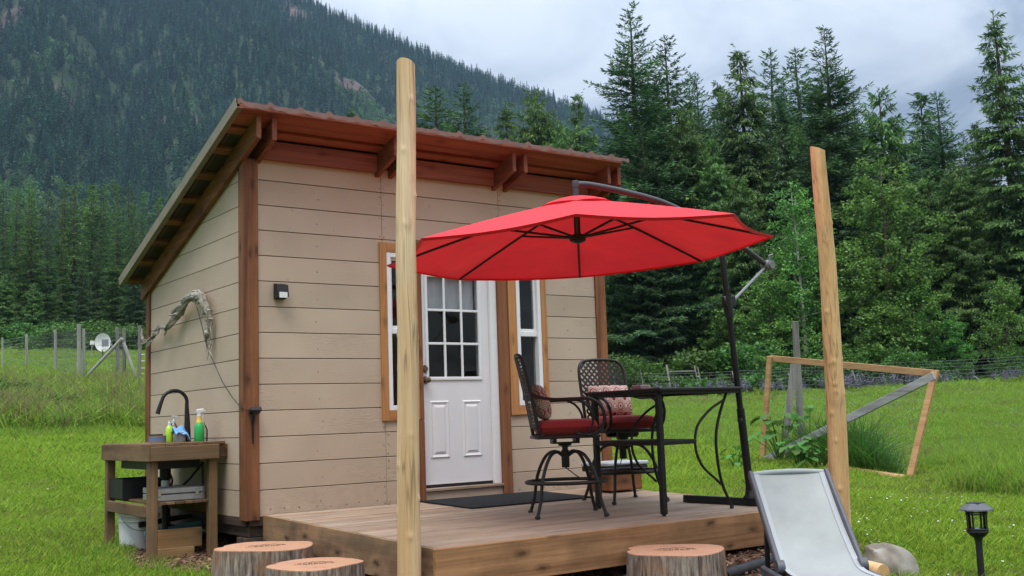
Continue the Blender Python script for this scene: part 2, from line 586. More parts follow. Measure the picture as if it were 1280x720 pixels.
def make_glass(name, tint, gloss):
    m, t, o = new_mat(name)
    fr = nd(t, 'ShaderNodeFresnel', ins={0: 1.5})
    n = nd(t, 'ShaderNodeTexNoise', ins={'Scale': 1.2, 'Detail': 1.0})
    b = nd(t, 'ShaderNodeBump', ins={'Strength': 0.04, 'Distance': 0.02, 'Height': n.outputs[0]})
    gl = nd(t, 'ShaderNodeBsdfGlossy', ins={0: (0.9, 0.92, 0.95, 1), 'Roughness': 0.01, 'Normal': b.outputs[0]})
    tr = nd(t, 'ShaderNodeBsdfTransparent', ins={0: (*tint, 1)})
    f = mth(t, 'MULTIPLY_ADD', fr.outputs[0], gloss, 0.0, clamp=True)
    mx = nd(t, 'ShaderNodeMixShader', ins={0: f, 1: tr.outputs[0], 2: gl.outputs[0]})
    t.links.new(mx.outputs[0], o.inputs[0])
    return m


make_glass('glass', (0.90, 0.92, 0.92), 0.55)
make_glass('lamp_glass', (0.9, 0.92, 0.92), 1.0)


def make_fabric(name, col, trans, rough=0.85, weave=900.0, vary=0.08, wrinkle=0.25):
    m, t, o = new_mat(name)
    v, raw, rnd = objcoord(t)
    n = nd(t, 'ShaderNodeTexNoise', ins={'Vector': raw, 'Scale': 3.0, 'Detail': 5.0, 'Roughness': 0.6})
    c = ramp(t, n.outputs[0], [(0.3, [k*(1-vary) for k in col]), (0.7, [min(1, k*(1+vary)) for k in col])])
    w1 = nd(t, 'ShaderNodeTexNoise', ins={'Vector': raw, 'Scale': weave, 'Detail': 1.0})
    h = mth(t, 'ADD', mth(t, 'MULTIPLY', n.outputs[0], 3.0), mth(t, 'MULTIPLY', w1.outputs[0], 0.12))
    b = nd(t, 'ShaderNodeBump', ins={'Strength': wrinkle, 'Distance': 0.01, 'Height': h})
    d = nd(t, 'ShaderNodeBsdfPrincipled', ins={'Base Color': c, 'Roughness': rough, 'Specular IOR Level': 0.2, 'Normal': b.outputs[0], 'Sheen Weight': 0.15})
    if trans:
        tr = nd(t, 'ShaderNodeBsdfTranslucent', ins={0: c})
        d = nd(t, 'ShaderNodeMixShader', ins={0: trans, 1: d.outputs[0], 2: tr.outputs[0]})
    t.links.new(d.outputs[0], o.inputs[0])
    return m


make_fabric('canopy', (0.82, 0.026, 0.040), 0.20, wrinkle=0.4, vary=0.10)
make_fabric('cushion_red', (0.30, 0.026, 0.026), 0.0, wrinkle=0.35)
make_fabric('sling', (0.355, 0.385, 0.38), 0.12, wrinkle=0.2, vary=0.12)
make_fabric('sling_edge', (0.355, 0.385, 0.405), 0.0, wrinkle=0.1, vary=0.04)


def make_pillow():
    m, t, o = new_mat('pillow_pattern')
    tcn = nd(t, 'ShaderNodeTexCoord')
    s = nd(t, 'ShaderNodeSeparateXYZ', ins={0: tcn.outputs['Object']})
    k = 2*math.pi/0.11
    a = mth(t, 'COSINE', mth(t, 'MULTIPLY', s.outputs[1], k))
    b = mth(t, 'COSINE', mth(t, 'MULTIPLY', s.outputs[2], k*0.82))
    f = mth(t, 'ADD', a, b)
    g = mth(t, 'MULTIPLY', a, b)
    f2 = mth(t, 'MULTIPLY_ADD', f, 0.25, 0.5)
    mar, cre, dk, pk = (0.16, 0.022, 0.03), (0.62, 0.50, 0.42), (0.04, 0.012, 0.016), (0.40, 0.16, 0.15)
    c = ramp(t, f2, [(0.0, mar), (0.10, cre), (0.17, mar), (0.30, pk), (0.36, cre), (0.43, dk), (0.49, cre), (0.53, cre), (0.58, dk), (0.66, cre), (0.74, pk), (0.84, cre), (0.92, mar)])
    n = nd(t, 'ShaderNodeTexNoise', ins={'Vector': tcn.outputs['Object'], 'Scale': 60.0, 'Detail': 2.0})
    c = mixc(t, ramp(t, n.outputs[0], [(0.5, (0, 0, 0)), (0.75, (0.45,)*3)]), c, pk)
    principled(t, o, **{'Base Color': c, 'Roughness': 0.9, 'Specular IOR Level': 0.2})


make_pillow()


def make_bark():
    m, t, o = new_mat('stump_bark')
    v, raw, rnd = objcoord(t, True, (44, 44, 5.5))
    n = nd(t, 'ShaderNodeTexNoise', ins={'Vector': v, 'Scale': 1.0, 'Detail': 6.0, 'Roughness': 0.65})
    n2 = nd(t, 'ShaderNodeTexNoise', ins={'Vector': raw, 'Scale': 6.0, 'Detail': 3.0})
    c = ramp(t, n.outputs[0], [(0.33, (0.045, 0.032, 0.026)), (0.47, (0.19, 0.145, 0.115)), (0.68, (0.40, 0.345, 0.29))])
    c = mixc(t, ramp(t, n2.outputs[0], [(0.5, (0, 0, 0)), (0.72, (0.6,)*3)]), c, (0.30, 0.135, 0.06))
    p = principled(t, o, **{'Base Color': c, 'Roughness': 0.9})
    b = nd(t, 'ShaderNodeBump', ins={'Strength': 1.0, 'Distance': 0.02, 'Height': n.outputs[0]})
    t.links.new(b.outputs[0], p.inputs['Normal'])
    m, t, o = new_mat('stump_top')
    c0 = nd(t, 'ShaderNodeTexCoord').outputs['Object']
    wob = nd(t, 'ShaderNodeTexNoise', ins={'Vector': c0, 'Scale': 5.0, 'Detail': 4.0})
    sx = nd(t, 'ShaderNodeSeparateXYZ', ins={0: c0})
    rr = mth(t, 'SQRT', mth(t, 'ADD', mth(t, 'MULTIPLY', sx.outputs[0], sx.outputs[0]), mth(t, 'MULTIPLY', sx.outputs[1], sx.outputs[1])))
    sn = mth(t, 'SINE', mth(t, 'MULTIPLY', mth(t, 'MULTIPLY_ADD', wob.outputs[0], 0.08, rr), 560.0))
    c = ramp(t, mth(t, 'MULTIPLY_ADD', sn, 0.5, 0.5), [(0, (0.40, 0.205, 0.115)), (1, (0.52, 0.29, 0.175))])
    n = nd(t, 'ShaderNodeTexNoise', ins={'Vector': c0, 'Scale': 7.0, 'Detail': 5.0})
    c = mixc(t, ramp(t, n.outputs[0], [(0.45, (0, 0, 0)), (0.75, (0.5,)*3)]), c, (0.38, 0.19, 0.11))
    ang = mth(t, 'ARCTAN2', sx.outputs[1], sx.outputs[0])
    cv = nd(t, 'ShaderNodeCombineXYZ', ins={0: mth(t, 'MULTIPLY', ang, 3.2), 1: mth(t, 'MULTIPLY', rr, 1.4), 2: 0.0})
    cn = nd(t, 'ShaderNodeTexNoise', ins={'Vector': cv.outputs[0], 'Scale': 4.0, 'Detail': 3.0})
    crk = ramp(t, mth(t, 'ABSOLUTE', mth(t, 'SUBTRACT', cn.outputs[0], 0.5)), [(0.0, (0.75,)*3), (0.012, (0, 0, 0))])
    c = mixc(t, mth(t, 'MULTIPLY', crk, ramp(t, n.outputs[0], [(0.42, (0, 0, 0)), (0.55, (1, 1, 1))])), c, (0.16, 0.07, 0.035))
    saw = nd(t, 'ShaderNodeTexNoise', ins={'Vector': nd(t, 'ShaderNodeMapping', ins={'Vector': c0, 'Scale': (6, 90, 1), 'Rotation': (0, 0, 0.5)}).outputs[0], 'Scale': 1.0, 'Detail': 2.0})
    pr = principled(t, o, **{'Base Color': c, 'Roughness': 0.75})
    bb = nd(t, 'ShaderNodeBump', ins={'Strength': 0.4, 'Distance': 0.004, 'Height': saw.outputs[0]})
    t.links.new(bb.outputs[0], pr.inputs['Normal'])


make_bark()


def make_rock():
    m, t, o = new_mat('rock')
    v, raw, rnd = objcoord(t)
    n = nd(t, 'ShaderNodeTexNoise', ins={'Vector': raw, 'Scale': 5.0, 'Detail': 8.0, 'Roughness': 0.65})
    n2 = nd(t, 'ShaderNodeTexNoise', ins={'Vector': raw, 'Scale': 2.2, 'Detail': 3.0})
    c = ramp(t, n.outputs[0], [(0.3, (0.20, 0.185, 0.155)), (0.6, (0.40, 0.385, 0.34)), (0.8, (0.50, 0.48, 0.43))])
    c = mixc(t, ramp(t, n2.outputs[0], [(0.52, (0, 0, 0)), (0.62, (0.8,)*3)]), c, (0.14, 0.12, 0.09))
    p = principled(t, o, **{'Base Color': c, 'Roughness': 0.9})
    b = nd(t, 'ShaderNodeBump', ins={'Strength': 0.7, 'Distance': 0.02, 'Height': n.outputs[0]})
    t.links.new(b.outputs[0], p.inputs['Normal'])


make_rock()
plain('trunk_bark', (0.085, 0.062, 0.047), 0.95, noise=0.5, scale=6)
plain('birch_bark', (0.42, 0.40, 0.36), 0.9, noise=0.4, scale=3)
leafmat('fir', [(0.0343, 0.0758, 0.0402), (0.0589, 0.1250, 0.0581), (0.0884, 0.1786, 0.0758), (0.1375, 0.2455, 0.0937)], 0.2, treevar=0.28, huev=0.012, clump=0.6)
leafmat('cedar', [(0.0465, 0.0959, 0.0345), (0.0802, 0.1630, 0.0499), (0.1160, 0.2206, 0.0634), (0.1687, 0.2876, 0.0864)], 0.25, treevar=0.22, huev=0.015, clump=0.5)
leafmat('broadleaf', [(0.0683, 0.1788, 0.0423), (0.1110, 0.2600, 0.0585), (0.1451, 0.3250, 0.0731), (0.2132, 0.4225, 0.1057)], 0.35, treevar=0.2, huev=0.02, clump=0.9)
leafmat('bush_leaf', [(0.0360, 0.0962, 0.0201), (0.0600, 0.1442, 0.0281), (0.0881, 0.1924, 0.0402), (0.1283, 0.2484, 0.0561)], 0.35, treevar=0.22, huev=0.02, clump=2.0)
leafmat('far_conifer', [(0.0281, 0.0797, 0.0468), (0.0521, 0.1360, 0.0703), (0.0841, 0.1992, 0.0891)], 0.1, treevar=0.5, huev=0.03)
leafmat('far_broadleaf', [(0.0460, 0.1104, 0.0277), (0.0737, 0.1565, 0.0369), (0.1013, 0.2025, 0.0460)], 0.2, treevar=0.25, huev=0.02)
leafmat('lawn_blade', [(0.0566, 0.1324, 0.0145), (0.1427, 0.2442, 0.0236), (0.2262, 0.3622, 0.0337), (0.3095, 0.4635, 0.0472), (0.4526, 0.5561, 0.0757)], 0.4, treevar=0.16, huev=0.015)
leafmat('meadow_blade', [(0.0590, 0.1323, 0.0186), (0.1269, 0.2399, 0.0285), (0.2077, 0.3554, 0.0390), (0.2886, 0.4531, 0.0533), (0.4386, 0.5509, 0.1066)], 0.4, treevar=0.22, huev=0.02)
leafmat('rank_blade', [(0.040, 0.110, 0.016), (0.065, 0.165, 0.024), (0.10, 0.225, 0.035)], 0.35, treevar=0.25, huev=0.02)
leafmat('dry_blade', [(0.14, 0.12, 0.055), (0.22, 0.18, 0.09), (0.30, 0.25, 0.13)], 0.3, treevar=0.2)
leafmat('lupine', [(0.10, 0.095, 0.15), (0.15, 0.14, 0.20), (0.19, 0.175, 0.235), (0.10, 0.14, 0.08)], 0.2, treevar=0.2)
leafmat('petal', [(0.75, 0.75, 0.70), (0.80, 0.80, 0.78)], 0.2, treevar=0.05)
leafmat('chip', [(0.10, 0.052, 0.028), (0.19, 0.095, 0.05), (0.29, 0.16, 0.09), (0.40, 0.26, 0.165)], 0.0, treevar=0.0, rough=0.9)
M = MATS

# ------------------------------------------------------------------ ground
def grid_mesh(name, P, mat, wrap=False):
    """P: (n,m,3) array of points -> quad sheet"""
    n, m = P.shape[:2]
    me = bpy.data.meshes.new(name)
    idx = np.arange(n*m).reshape(n, m)
    q = np.stack([idx[:-1, :-1], idx[:-1, 1:], idx[1:, 1:], idx[1:, :-1]], -1).reshape(-1, 4)
    if wrap:
        q2 = np.stack([idx[:-1, -1], idx[:-1, 0], idx[1:, 0], idx[1:, -1]], -1).reshape(-1, 4)
        q = np.concatenate([q, q2])
    me.vertices.add(n*m)
    me.vertices.foreach_set('co', P.reshape(-1).astype(np.float32))
    me.loops.add(q.size)
    me.loops.foreach_set('vertex_index', q.reshape(-1).astype(np.int32))
    me.polygons.add(len(q))
    me.polygons.foreach_set('loop_start', (np.arange(len(q))*4).astype(np.int32))
    me.update(calc_edges=True)
    me.validate()
    me.shade_smooth()
    me.materials.append(mat)
    o = bpy.data.objects.new(name, me)
    COL.objects.link(o)
    ORG[o] = np.zeros(3)
    return o


def quads_mesh(name, Q, mat, parent=None, smooth=False, mats=None, midx=None):
    """Q: (N,4,3) separate quads, one mesh"""
    N = len(Q)
    me = bpy.data.meshes.new(name)
    me.vertices.add(N*4)
    me.vertices.foreach_set('co', Q.reshape(-1).astype(np.float32))
    me.loops.add(N*4)
    me.loops.foreach_set('vertex_index', np.arange(N*4, dtype=np.int32))
    me.polygons.add(N)
    me.polygons.foreach_set('loop_start', (np.arange(N)*4).astype(np.int32))
    me.materials.append(mat)
    for k in (mats or []):
        me.materials.append(k)
    if midx is not None:
        me.polygons.foreach_set('material_index', midx.astype(np.int32))
    me.update(calc_edges=True)
    o = bpy.data.objects.new(name, me)
    if parent is not None:
        o.parent = parent
    COL.objects.link(o)
    return o


MULCH = ((1.6, 0.4, 2.5, 1.7, 0.15), (1.75, -2.0, 2.35, 1.6, 0.15))


def make_ground_mat():
    m, t, o = new_mat('soil')
    c0 = nd(t, 'ShaderNodeTexCoord').outputs['Object']
    n = nd(t, 'ShaderNodeTexNoise', ins={'Vector': c0, 'Scale': 0.5, 'Detail': 8.0, 'Roughness': 0.65})
    n2 = nd(t, 'ShaderNodeTexNoise', ins={'Vector': c0, 'Scale': 9.0, 'Detail': 5.0, 'Roughness': 0.7})
    c = ramp(t, n.outputs[0], [(0.3, (0.050, 0.085, 0.018)), (0.55, (0.078, 0.125, 0.024)), (0.75, (0.105, 0.140, 0.036))])
    c = mixc(t, 0.8, c, ramp(t, n2.outputs[0], [(0.3, (0.55,)*3), (0.7, (1.25,)*3)]), 'MULTIPLY')
    # bare mulch by the cabin and a strip of turned soil beside the wire fence
    sp = nd(t, 'ShaderNodeSeparateXYZ', ins={0: c0})
    def blob(cx, cy, rx, ry, soft):
        a = mth(t, 'DIVIDE', mth(t, 'SUBTRACT', sp.outputs[0], cx), rx)
        b = mth(t, 'DIVIDE', mth(t, 'SUBTRACT', sp.outputs[1], cy), ry)
        d = mth(t, 'SQRT', mth(t, 'ADD', mth(t, 'MULTIPLY', a, a), mth(t, 'MULTIPLY', b, b)))
        d = mth(t, 'ADD', d, mth(t, 'MULTIPLY_ADD', n2.outputs[0], 0.5, -0.25))
        return ramp(t, d, [(1.0-soft, (1, 1, 1)), (1.0, (0, 0, 0))])
    mul = (0.07, 0.042, 0.026)
    for b in MULCH:
        c = mixc(t, blob(*b), c, mul)
    c = mixc(t, blob(6.8, 28.3, 4.6, 1.5, 0.3), c, (0.115, 0.085, 0.055))
    p = principled(t, o, **{'Base Color': c, 'Roughness': 0.95, 'Specular IOR Level': 0.1})
    b = nd(t, 'ShaderNodeBump', ins={'Strength': 0.8, 'Distance': 0.04, 'Height': n2.outputs[0]})
    t.links.new(b.outputs[0], p.inputs['Normal'])
    return m


make_ground_mat()
rr = np.concatenate([np.linspace(0.3, 20, 60), np.geomspace(21, 3200, 60)])
aa = np.linspace(0, 2*np.pi, 240, endpoint=False)
RR, AA = np.meshgrid(rr, aa, indexing='ij')
gx, gy = CAM[0] + RR*np.sin(AA), CAM[1] + RR*np.cos(AA)
g = grid_mesh('ground', np.stack([gx, gy, gz(gx, gy)], -1), M['soil'], wrap=True)
tag(g, 'grassy ground sloping gently up from the cabin to the forest edge', 'ground', kind='structure')

# ------------------------------------------------------------------ mountain
rng = np.random.default_rng(7)
SKX = [-1200, -500, 0, 250, 380, 430, 470, 540, 600, 650, 700, 745, 820, 1000, 1280, 1800, 2600]
SKY = [-420, -330, -185, -85, -22, 4, 18, 52, 78, 97, 114, 131, 165, 235, 305, 345, 360]


def vnoise(x, y, seed=0):
    """cheap smooth value noise"""
    r = np.random.default_rng(seed).random((64, 64))
    xi, yi = np.floor(x).astype(int), np.floor(y).astype(int)
    fx, fy = x-xi, y-yi
    fx, fy = fx*fx*(3-2*fx), fy*fy*(3-2*fy)
    g = lambda a, b: r[a % 64, b % 64]
    return (g(xi, yi)*(1-fx) + g(xi+1, yi)*fx)*(1-fy) + (g(xi, yi+1)*(1-fx) + g(xi+1, yi+1)*fx)*fy


def fbm(x, y, seed, n=4):
    s, a = 0, 0.5
    for i in range(n):
        s = s + a*vnoise(x*2**i, y*2**i, seed+i)
        a *= 0.5
    return s


def mountain_pt(px, t):
    """px: photo column, t: 0 foot .. 1 ridge, up to 1.35 behind the ridge"""
    px = np.asarray(px, float)
    t = np.asarray(t, float)
    ys = np.interp(px, SKX, SKY)
    dirx = FWD[0] + (px-640)/FPX*RGT[0]
    diry = FWD[1] + (px-640)/FPX*RGT[1]
    depth = 330 + 1170*t
    X, Y = CAM[0] + dirx*depth, CAM[1] + diry*depth
    dz = FWD[2] + (px-640)/FPX*RGT[2] + (360-ys)/FPX*UPV[2]
    zr = CAM[2] + dz*1500 - 7
    foot = -20.0
    prof = np.where(t <= 1, np.clip(t, 0, 1)**1.25, 1 - (t-1)*1.4)
    z = foot + (zr-foot)*prof
    bump = (fbm(X/170, Y/170, 3) - 0.47)*95*np.clip(t*2.0, 0, 1)*np.clip((1-t)*3.5, 0, 1)
    ribs = (fbm(px/46.0+2, depth/900.0, 11, 3)-0.44)*120*np.clip(t*2.0, 0, 1)*np.clip((1-t)*2.5, 0, 1)
    return np.stack([X, Y, z + bump + ribs], -1)


def rockiness(X, Y, t, px):
    """where bare rock shows on the mountainside"""
    f = fbm(X/95+5, Y/95, 21)
    spots = 0
    for cx, ct, rx, rt, a in ((285, 0.66, 22, 0.05, 0.30), (412, 0.74, 22, 0.045, 0.30), (452, 0.68, 16, 0.04, 0.28), (368, 0.93, 16, 0.03, 0.28),
                              (60, 0.72, 60, 0.05, 0.13), (590, 0.62, 46, 0.10, 0.16), (165, 0.55, 20, 0.03, 0.2), (520, 0.74, 30, 0.05, 0.16),
                              (20, 0.85, 45, 0.05, 0.14), (640, 0.6, 30, 0.08, 0.15), (430, 0.60, 40, 0.05, 0.15)):
        spots = spots + a*np.exp(-((px-cx)/rx)**2 - ((t-ct)/rt)**2)
    return f + spots


def make_mountain_mat():
    m, t, o = new_mat('mountain_floor')
    c0 = nd(t, 'ShaderNodeTexCoord').outputs['Object']
    at = nd(t, 'ShaderNodeAttribute', attribute_name='rock')
    n = nd(t, 'ShaderNodeTexNoise', ins={'Vector': c0, 'Scale': 0.06, 'Detail': 8.0, 'Roughness': 0.7})
    rock = ramp(t, n.outputs[0], [(0.35, (0.05, 0.042, 0.040)), (0.52, (0.12, 0.085, 0.076)), (0.68, (0.20, 0.15, 0.135))])
    veg = ramp(t, n.outputs[0], [(0.35, (0.022, 0.040, 0.02)), (0.65, (0.055, 0.085, 0.035))])
    c = mixc(t, ramp(t, at.outputs['Fac'], [(0.66, (0, 0, 0)), (0.76, (1, 1, 1))]), veg, rock)
    p = principled(t, o, **{'Base Color': c, 'Roughness': 0.95, 'Specular IOR Level': 0.1})
    b = nd(t, 'ShaderNodeBump', ins={'Strength': 1.0, 'Distance': 6.0, 'Height': n.outputs[0]})
    t.links.new(b.outputs[0], p.inputs['Normal'])


make_mountain_mat()
pxs = np.arange(-1200, 2601, 16.0)
ts = np.linspace(0, 1.5, 76)
TT, PP = np.meshgrid(ts, pxs, indexing='ij')
MP = mountain_pt(PP, TT)
mo = grid_mesh('mountain', MP, M['mountain_floor'])
at = mo.data.attributes.new('rock', 'FLOAT', 'POINT')
at.data.foreach_set('value', rockiness(MP[..., 0], MP[..., 1], TT, PP).ravel().astype(np.float32))
tag(mo, 'steep forested mountainside with patches of bare pinkish rock', 'mountain', kind='structure')


# ---- scattering of uncountable things: a point mesh + one node group
def scatter_group():
    ng = bpy.data.node_groups.new('scatter', 'GeometryNodeTree')
    ng.interface.new_socket('Geometry', in_out='INPUT', socket_type='NodeSocketGeometry')
    ng.interface.new_socket('Sources', in_out='INPUT', socket_type='NodeSocketCollection')
    ng.interface.new_socket('Geometry', in_out='OUTPUT', socket_type='NodeSocketGeometry')
    gi, go = ng.nodes.new('NodeGroupInput'), ng.nodes.new('NodeGroupOutput')
    ci = ng.nodes.new('GeometryNodeCollectionInfo')
    ci.inputs['Separate Children'].default_value = True
    ci.inputs['Reset Children'].default_value = True
    ng.links.new(gi.outputs[1], ci.inputs[0])
    ip = ng.nodes.new('GeometryNodeInstanceOnPoints')
    ip.inputs['Pick Instance'].default_value = True
    ng.links.new(gi.outputs[0], ip.inputs['Points'])
    ng.links.new(ci.outputs[0], ip.inputs['Instance'])
    for nm, typ, sock in (('pick', 'INT', 'Instance Index'), ('rot', 'FLOAT_VECTOR', 'Rotation'), ('size', 'FLOAT_VECTOR', 'Scale')):
        na = ng.nodes.new('GeometryNodeInputNamedAttribute')
        na.data_type = typ
        na.inputs[0].default_value = nm
        ng.links.new(na.outputs[0], ip.inputs[sock])
    ng.links.new(ip.outputs[0], go.inputs[0])
    return ng


SCATTER = scatter_group()


def scatter(name, P, pick, rot, size, sources, label, cat):
    me = bpy.data.meshes.new(name)
    me.vertices.add(len(P))
    me.vertices.foreach_set('co', np.asarray(P, np.float32).ravel())
    a = me.attributes.new('pick', 'INT', 'POINT')
    a.data.foreach_set('value', np.asarray(pick, np.int32))
    a = me.attributes.new('rot', 'FLOAT_VECTOR', 'POINT')
    a.data.foreach_set('vector', np.asarray(rot, np.float32).ravel())
    a = me.attributes.new('size', 'FLOAT_VECTOR', 'POINT')
    a.data.foreach_set('vector', np.asarray(size, np.float32).ravel())
    me.update()
    o = bpy.data.objects.new(name, me)
    COL.objects.link(o)
    c = bpy.data.collections.new(name + '_sources')
    for i, s in enumerate(sources):
        COL.objects.unlink(s)
        c.objects.link(s)
        s.name = 'source_%s_%02d' % (name, i)
    md = o.modifiers.new('scatter', 'NODES')
    md.node_group = SCATTER
    for it in SCATTER.interface.items_tree:
        if it.item_type == 'SOCKET' and it.in_out == 'INPUT' and it.name == 'Sources':
            md[it.identifier] = c
    tag(o, label, cat, kind='stuff')
    return o


def cards(base, d, L, Wd, nrm):
    """leaf-shaped quads: base points, unit directions, lengths, widths, unit normals"""
    s = np.cross(d, nrm)
    s /= np.linalg.norm(s, axis=1, keepdims=True) + 1e-9
    L, Wd = np.asarray(L)[:, None], np.asarray(Wd)[:, None]
    mid = base + d*L*0.45
    return np.stack([base, mid + s*Wd/2, base + d*L, mid - s*Wd/2], 1)


def unit(v):
    return v/(np.linalg.norm(v, axis=-1, keepdims=True) + 1e-9)


def far_tree(seed, H, R, n, kind):
    r = np.random.default_rng(seed)
    if kind == 'conifer':
        t = r.random(n)**0.8
        az = r.random(n)*2*np.pi
        rad_ = R*(1-t)**0.9*(0.25+0.75*r.random(n)) + 0.15
        b = np.stack([np.cos(az)*rad_*0.2, np.sin(az)*rad_*0.2, 0.06*H + t*H*0.9], 1)
        d = unit(np.stack([np.cos(az), np.sin(az), -0.35+0.5*t+0.25*r.standard_normal(n)], 1))
        Q = cards(b, d, rad_*1.1+0.25, 0.75+0.9*(1-t), unit(np.stack([0.4*r.standard_normal(n), 0.4*r.standard_normal(n), np.ones(n)], 1)))
        top = cards(np.array([[0, 0, H*0.86]]*3), unit(np.array([[0.05, 0, 1], [-0.06, 0.03, 1], [0, -.05, 1.0]])), [H*0.14]*3, [0.5]*3, unit(np.array([[1., 0, 0], [0, 1., 0], [1, 1, 0.]])))
        Q = np.concatenate([Q, top])
        return quads_mesh('source_tree', Q, M['far_conifer'])
    v = unit(r.standard_normal((n, 3)))*(0.55+0.45*r.random((n, 1)))
    b = v*np.array([R, R, H*0.42]) + np.array([0, 0, H*0.55])
    Q = cards(b, unit(r.standard_normal((n, 3))), np.full(n, 1.5), np.full(n, 1.2), unit(v + 0.5*r.standard_normal((n, 3))))
    return quads_mesh('source_tree', Q, M['far_broadleaf'])


src = [far_tree(i, 22, 3.2+0.5*(i % 3), 170, 'conifer') for i in range(5)] + [far_tree(20+i, 12, 3.4, 120, 'broad') for i in range(2)]
N = 46000
px = rng.uniform(-330, 1500, N)
t = rng.random(N)**0.75*1.03
P = mountain_pt(px, t)
rk = rockiness(P[:, 0], P[:, 1], t, px)
keep = (rk < 0.74 + 0.09*rng.standard_normal(N)) & (rng.random(N) < np.where(px > 760, 0.35, 1.0))
ridge = rng.random(N) < 0.015
P, px, t = P[keep], px[keep], t[keep]
# a denser line along the ridge
pr = rng.uniform(-100, 900, 900)
tr_ = rng.uniform(0.965, 1.02, 900)
P = np.concatenate([P, mountain_pt(pr, tr_)])
n = len(P)
br = fbm(P[:, 0]/130, P[:, 1]/130+9, 31)
isb = (br > 0.60 + 0.06*rng.standard_normal(n)) & (P[:, 2] < 420)
pick = np.where(isb, 5 + rng.integers(0, 2, n), rng.integers(0, 5, n))
sz = rng.uniform(0.55, 1.05, n)*np.where(np.arange(n) >= n-900, 0.95, 1.0)
rot = np.stack([0.03*rng.standard_normal(n), 0.03*rng.standard_normal(n), rng.random(n)*6.28], 1)
P[:, 2] -= 0.8
scatter('forest', P, pick, rot, np.stack([sz*rng.uniform(0.85, 1.2, n), sz*rng.uniform(0.85, 1.2, n), sz], 1), src,
        'dense conifer forest covering the far mountainside', 'forest')

# ------------------------------------------------------------------ cabin
D = 2.40
W = 3.66
CO = 0.203
SL = 0.333


def rtop(y):
    return 3.048 - SL*(y + 0.33)


def rbot(y):
    return rtop(y) - 0.171


cabin = thing('tiny_cabin', 'small beige plank-sided cabin with a sloping brown metal roof', 'cabin', (0, 0, -0.3))
sh = MB()
HOLES = [(1.50, 2.48, -0.05, 2.20), (1.21, 1.55, 0.72, 2.19), (2.50, 2.92, 0.735, 2.19)]


def cut(rect, holes):
    x0, x1, z0, z1 = rect
    xs = sorted({x0, x1} | {h for H in holes for h in H[:2] if x0 < h < x1})
    out = []
    for a, b in zip(xs[:-1], xs[1:]):
        segs = [(z0, z1)]
        for H in holes:
            if H[0] < (a+b)/2 < H[1]:
                ns = []
                for p, q in segs:
                    if H[3] <= p or H[2] >= q:
                        ns.append((p, q))
                    else:
                        if H[2] > p:
                            ns.append((p, H[2]))
                        if H[3] < q:
                            ns.append((H[3], q))
                segs = ns
        out += [(a, b, p, q) for p, q in segs if q-p > 0.004 and b-a > 0.004]
    merged = []
    for s in out:
        if merged and merged[-1][1] == s[0] and merged[-1][2:] == s[2:]:
            merged[-1] = (merged[-1][0], s[1], s[2], s[3])
        else:
            merged.append(s)
    return merged


DOORHOLE = (1.585, 2.39, 0.09, 2.12)
WH = [(1.255, 1.50, 0.785, 2.12), (2.60, 2.878, 0.80, 2.12)]
for r_ in cut((0.03, W-0.03, -0.06, 2.93), [DOORHOLE] + WH):
    sh.box((r_[0], 0.0165, r_[2]), (r_[1], 0.10, r_[3]))
sh.build('wall_sheathing', M['sheathing'], cabin)
m = MB()
m.prism([(0.0165, 0.105, -0.06), (0.0165, D-0.03, -0.06), (0.0165, D-0.03, rtop(D)-0.12), (0.0165, 0.105, rtop(0.1)-0.06)], (0.09, 0, 0))
m.build('wall_sheathing', M['sheathing'], cabin)
m = MB()
m.prism([(W-0.11, 0.105, -0.06), (W-0.11, D-0.03, -0.06), (W-0.11, D-0.03, rtop(D)-0.12), (W-0.11, 0.105, rtop(0.1)-0.06)], (0.09, 0, 0))
m.build('wall_sheathing', M['siding'], cabin)
MB().box((0.0, D-0.028, -0.05), (W, D+0.05, rtop(D)-0.06)).build('back_wall', M['siding'], cabin)
MB().box((0.05, 0.1, -0.1), (W-0.05, D, -0.065)).build('floor', M['inside'], cabin)

XS = [0.10, 1.22, 2.44, 3.56]
for k in range(14):
    for a, b in zip(XS[:-1], XS[1:]):
        for r_ in cut((a+0.0015, b-0.0015, k*CO+0.003, (k+1)*CO-0.003), HOLES):
            MB().box((r_[0], 0.0, r_[2]), (r_[1], 0.0145, r_[3]), 0.002).build('siding_plank', M['siding'], cabin)


def clip_top(poly, f):
    out = []
    for i in range(len(poly)):
        p, q = poly[i], poly[(i+1) % len(poly)]
        dp, dq = f(p[0])-p[1], f(q[0])-q[1]
        if dp >= 0:
            out.append(p)
        if (dp >= 0) != (dq >= 0):
            s = dp/(dp-dq)
            out.append((p[0]+s*(q[0]-p[0]), p[1]+s*(q[1]-p[1])))
    return out


for k in range(14):
    poly = clip_top([(0.092, k*CO+0.003), (D-0.072, k*CO+0.003), (D-0.072, (k+1)*CO-0.003), (0.092, (k+1)*CO-0.003)], lambda y: rbot(y)+0.05)
    if len(poly) >= 3:
        MB().prism([(0.0, y, z) for y, z in poly], (0.0145, 0, 0)).build('siding_plank', M['siding'], cabin)
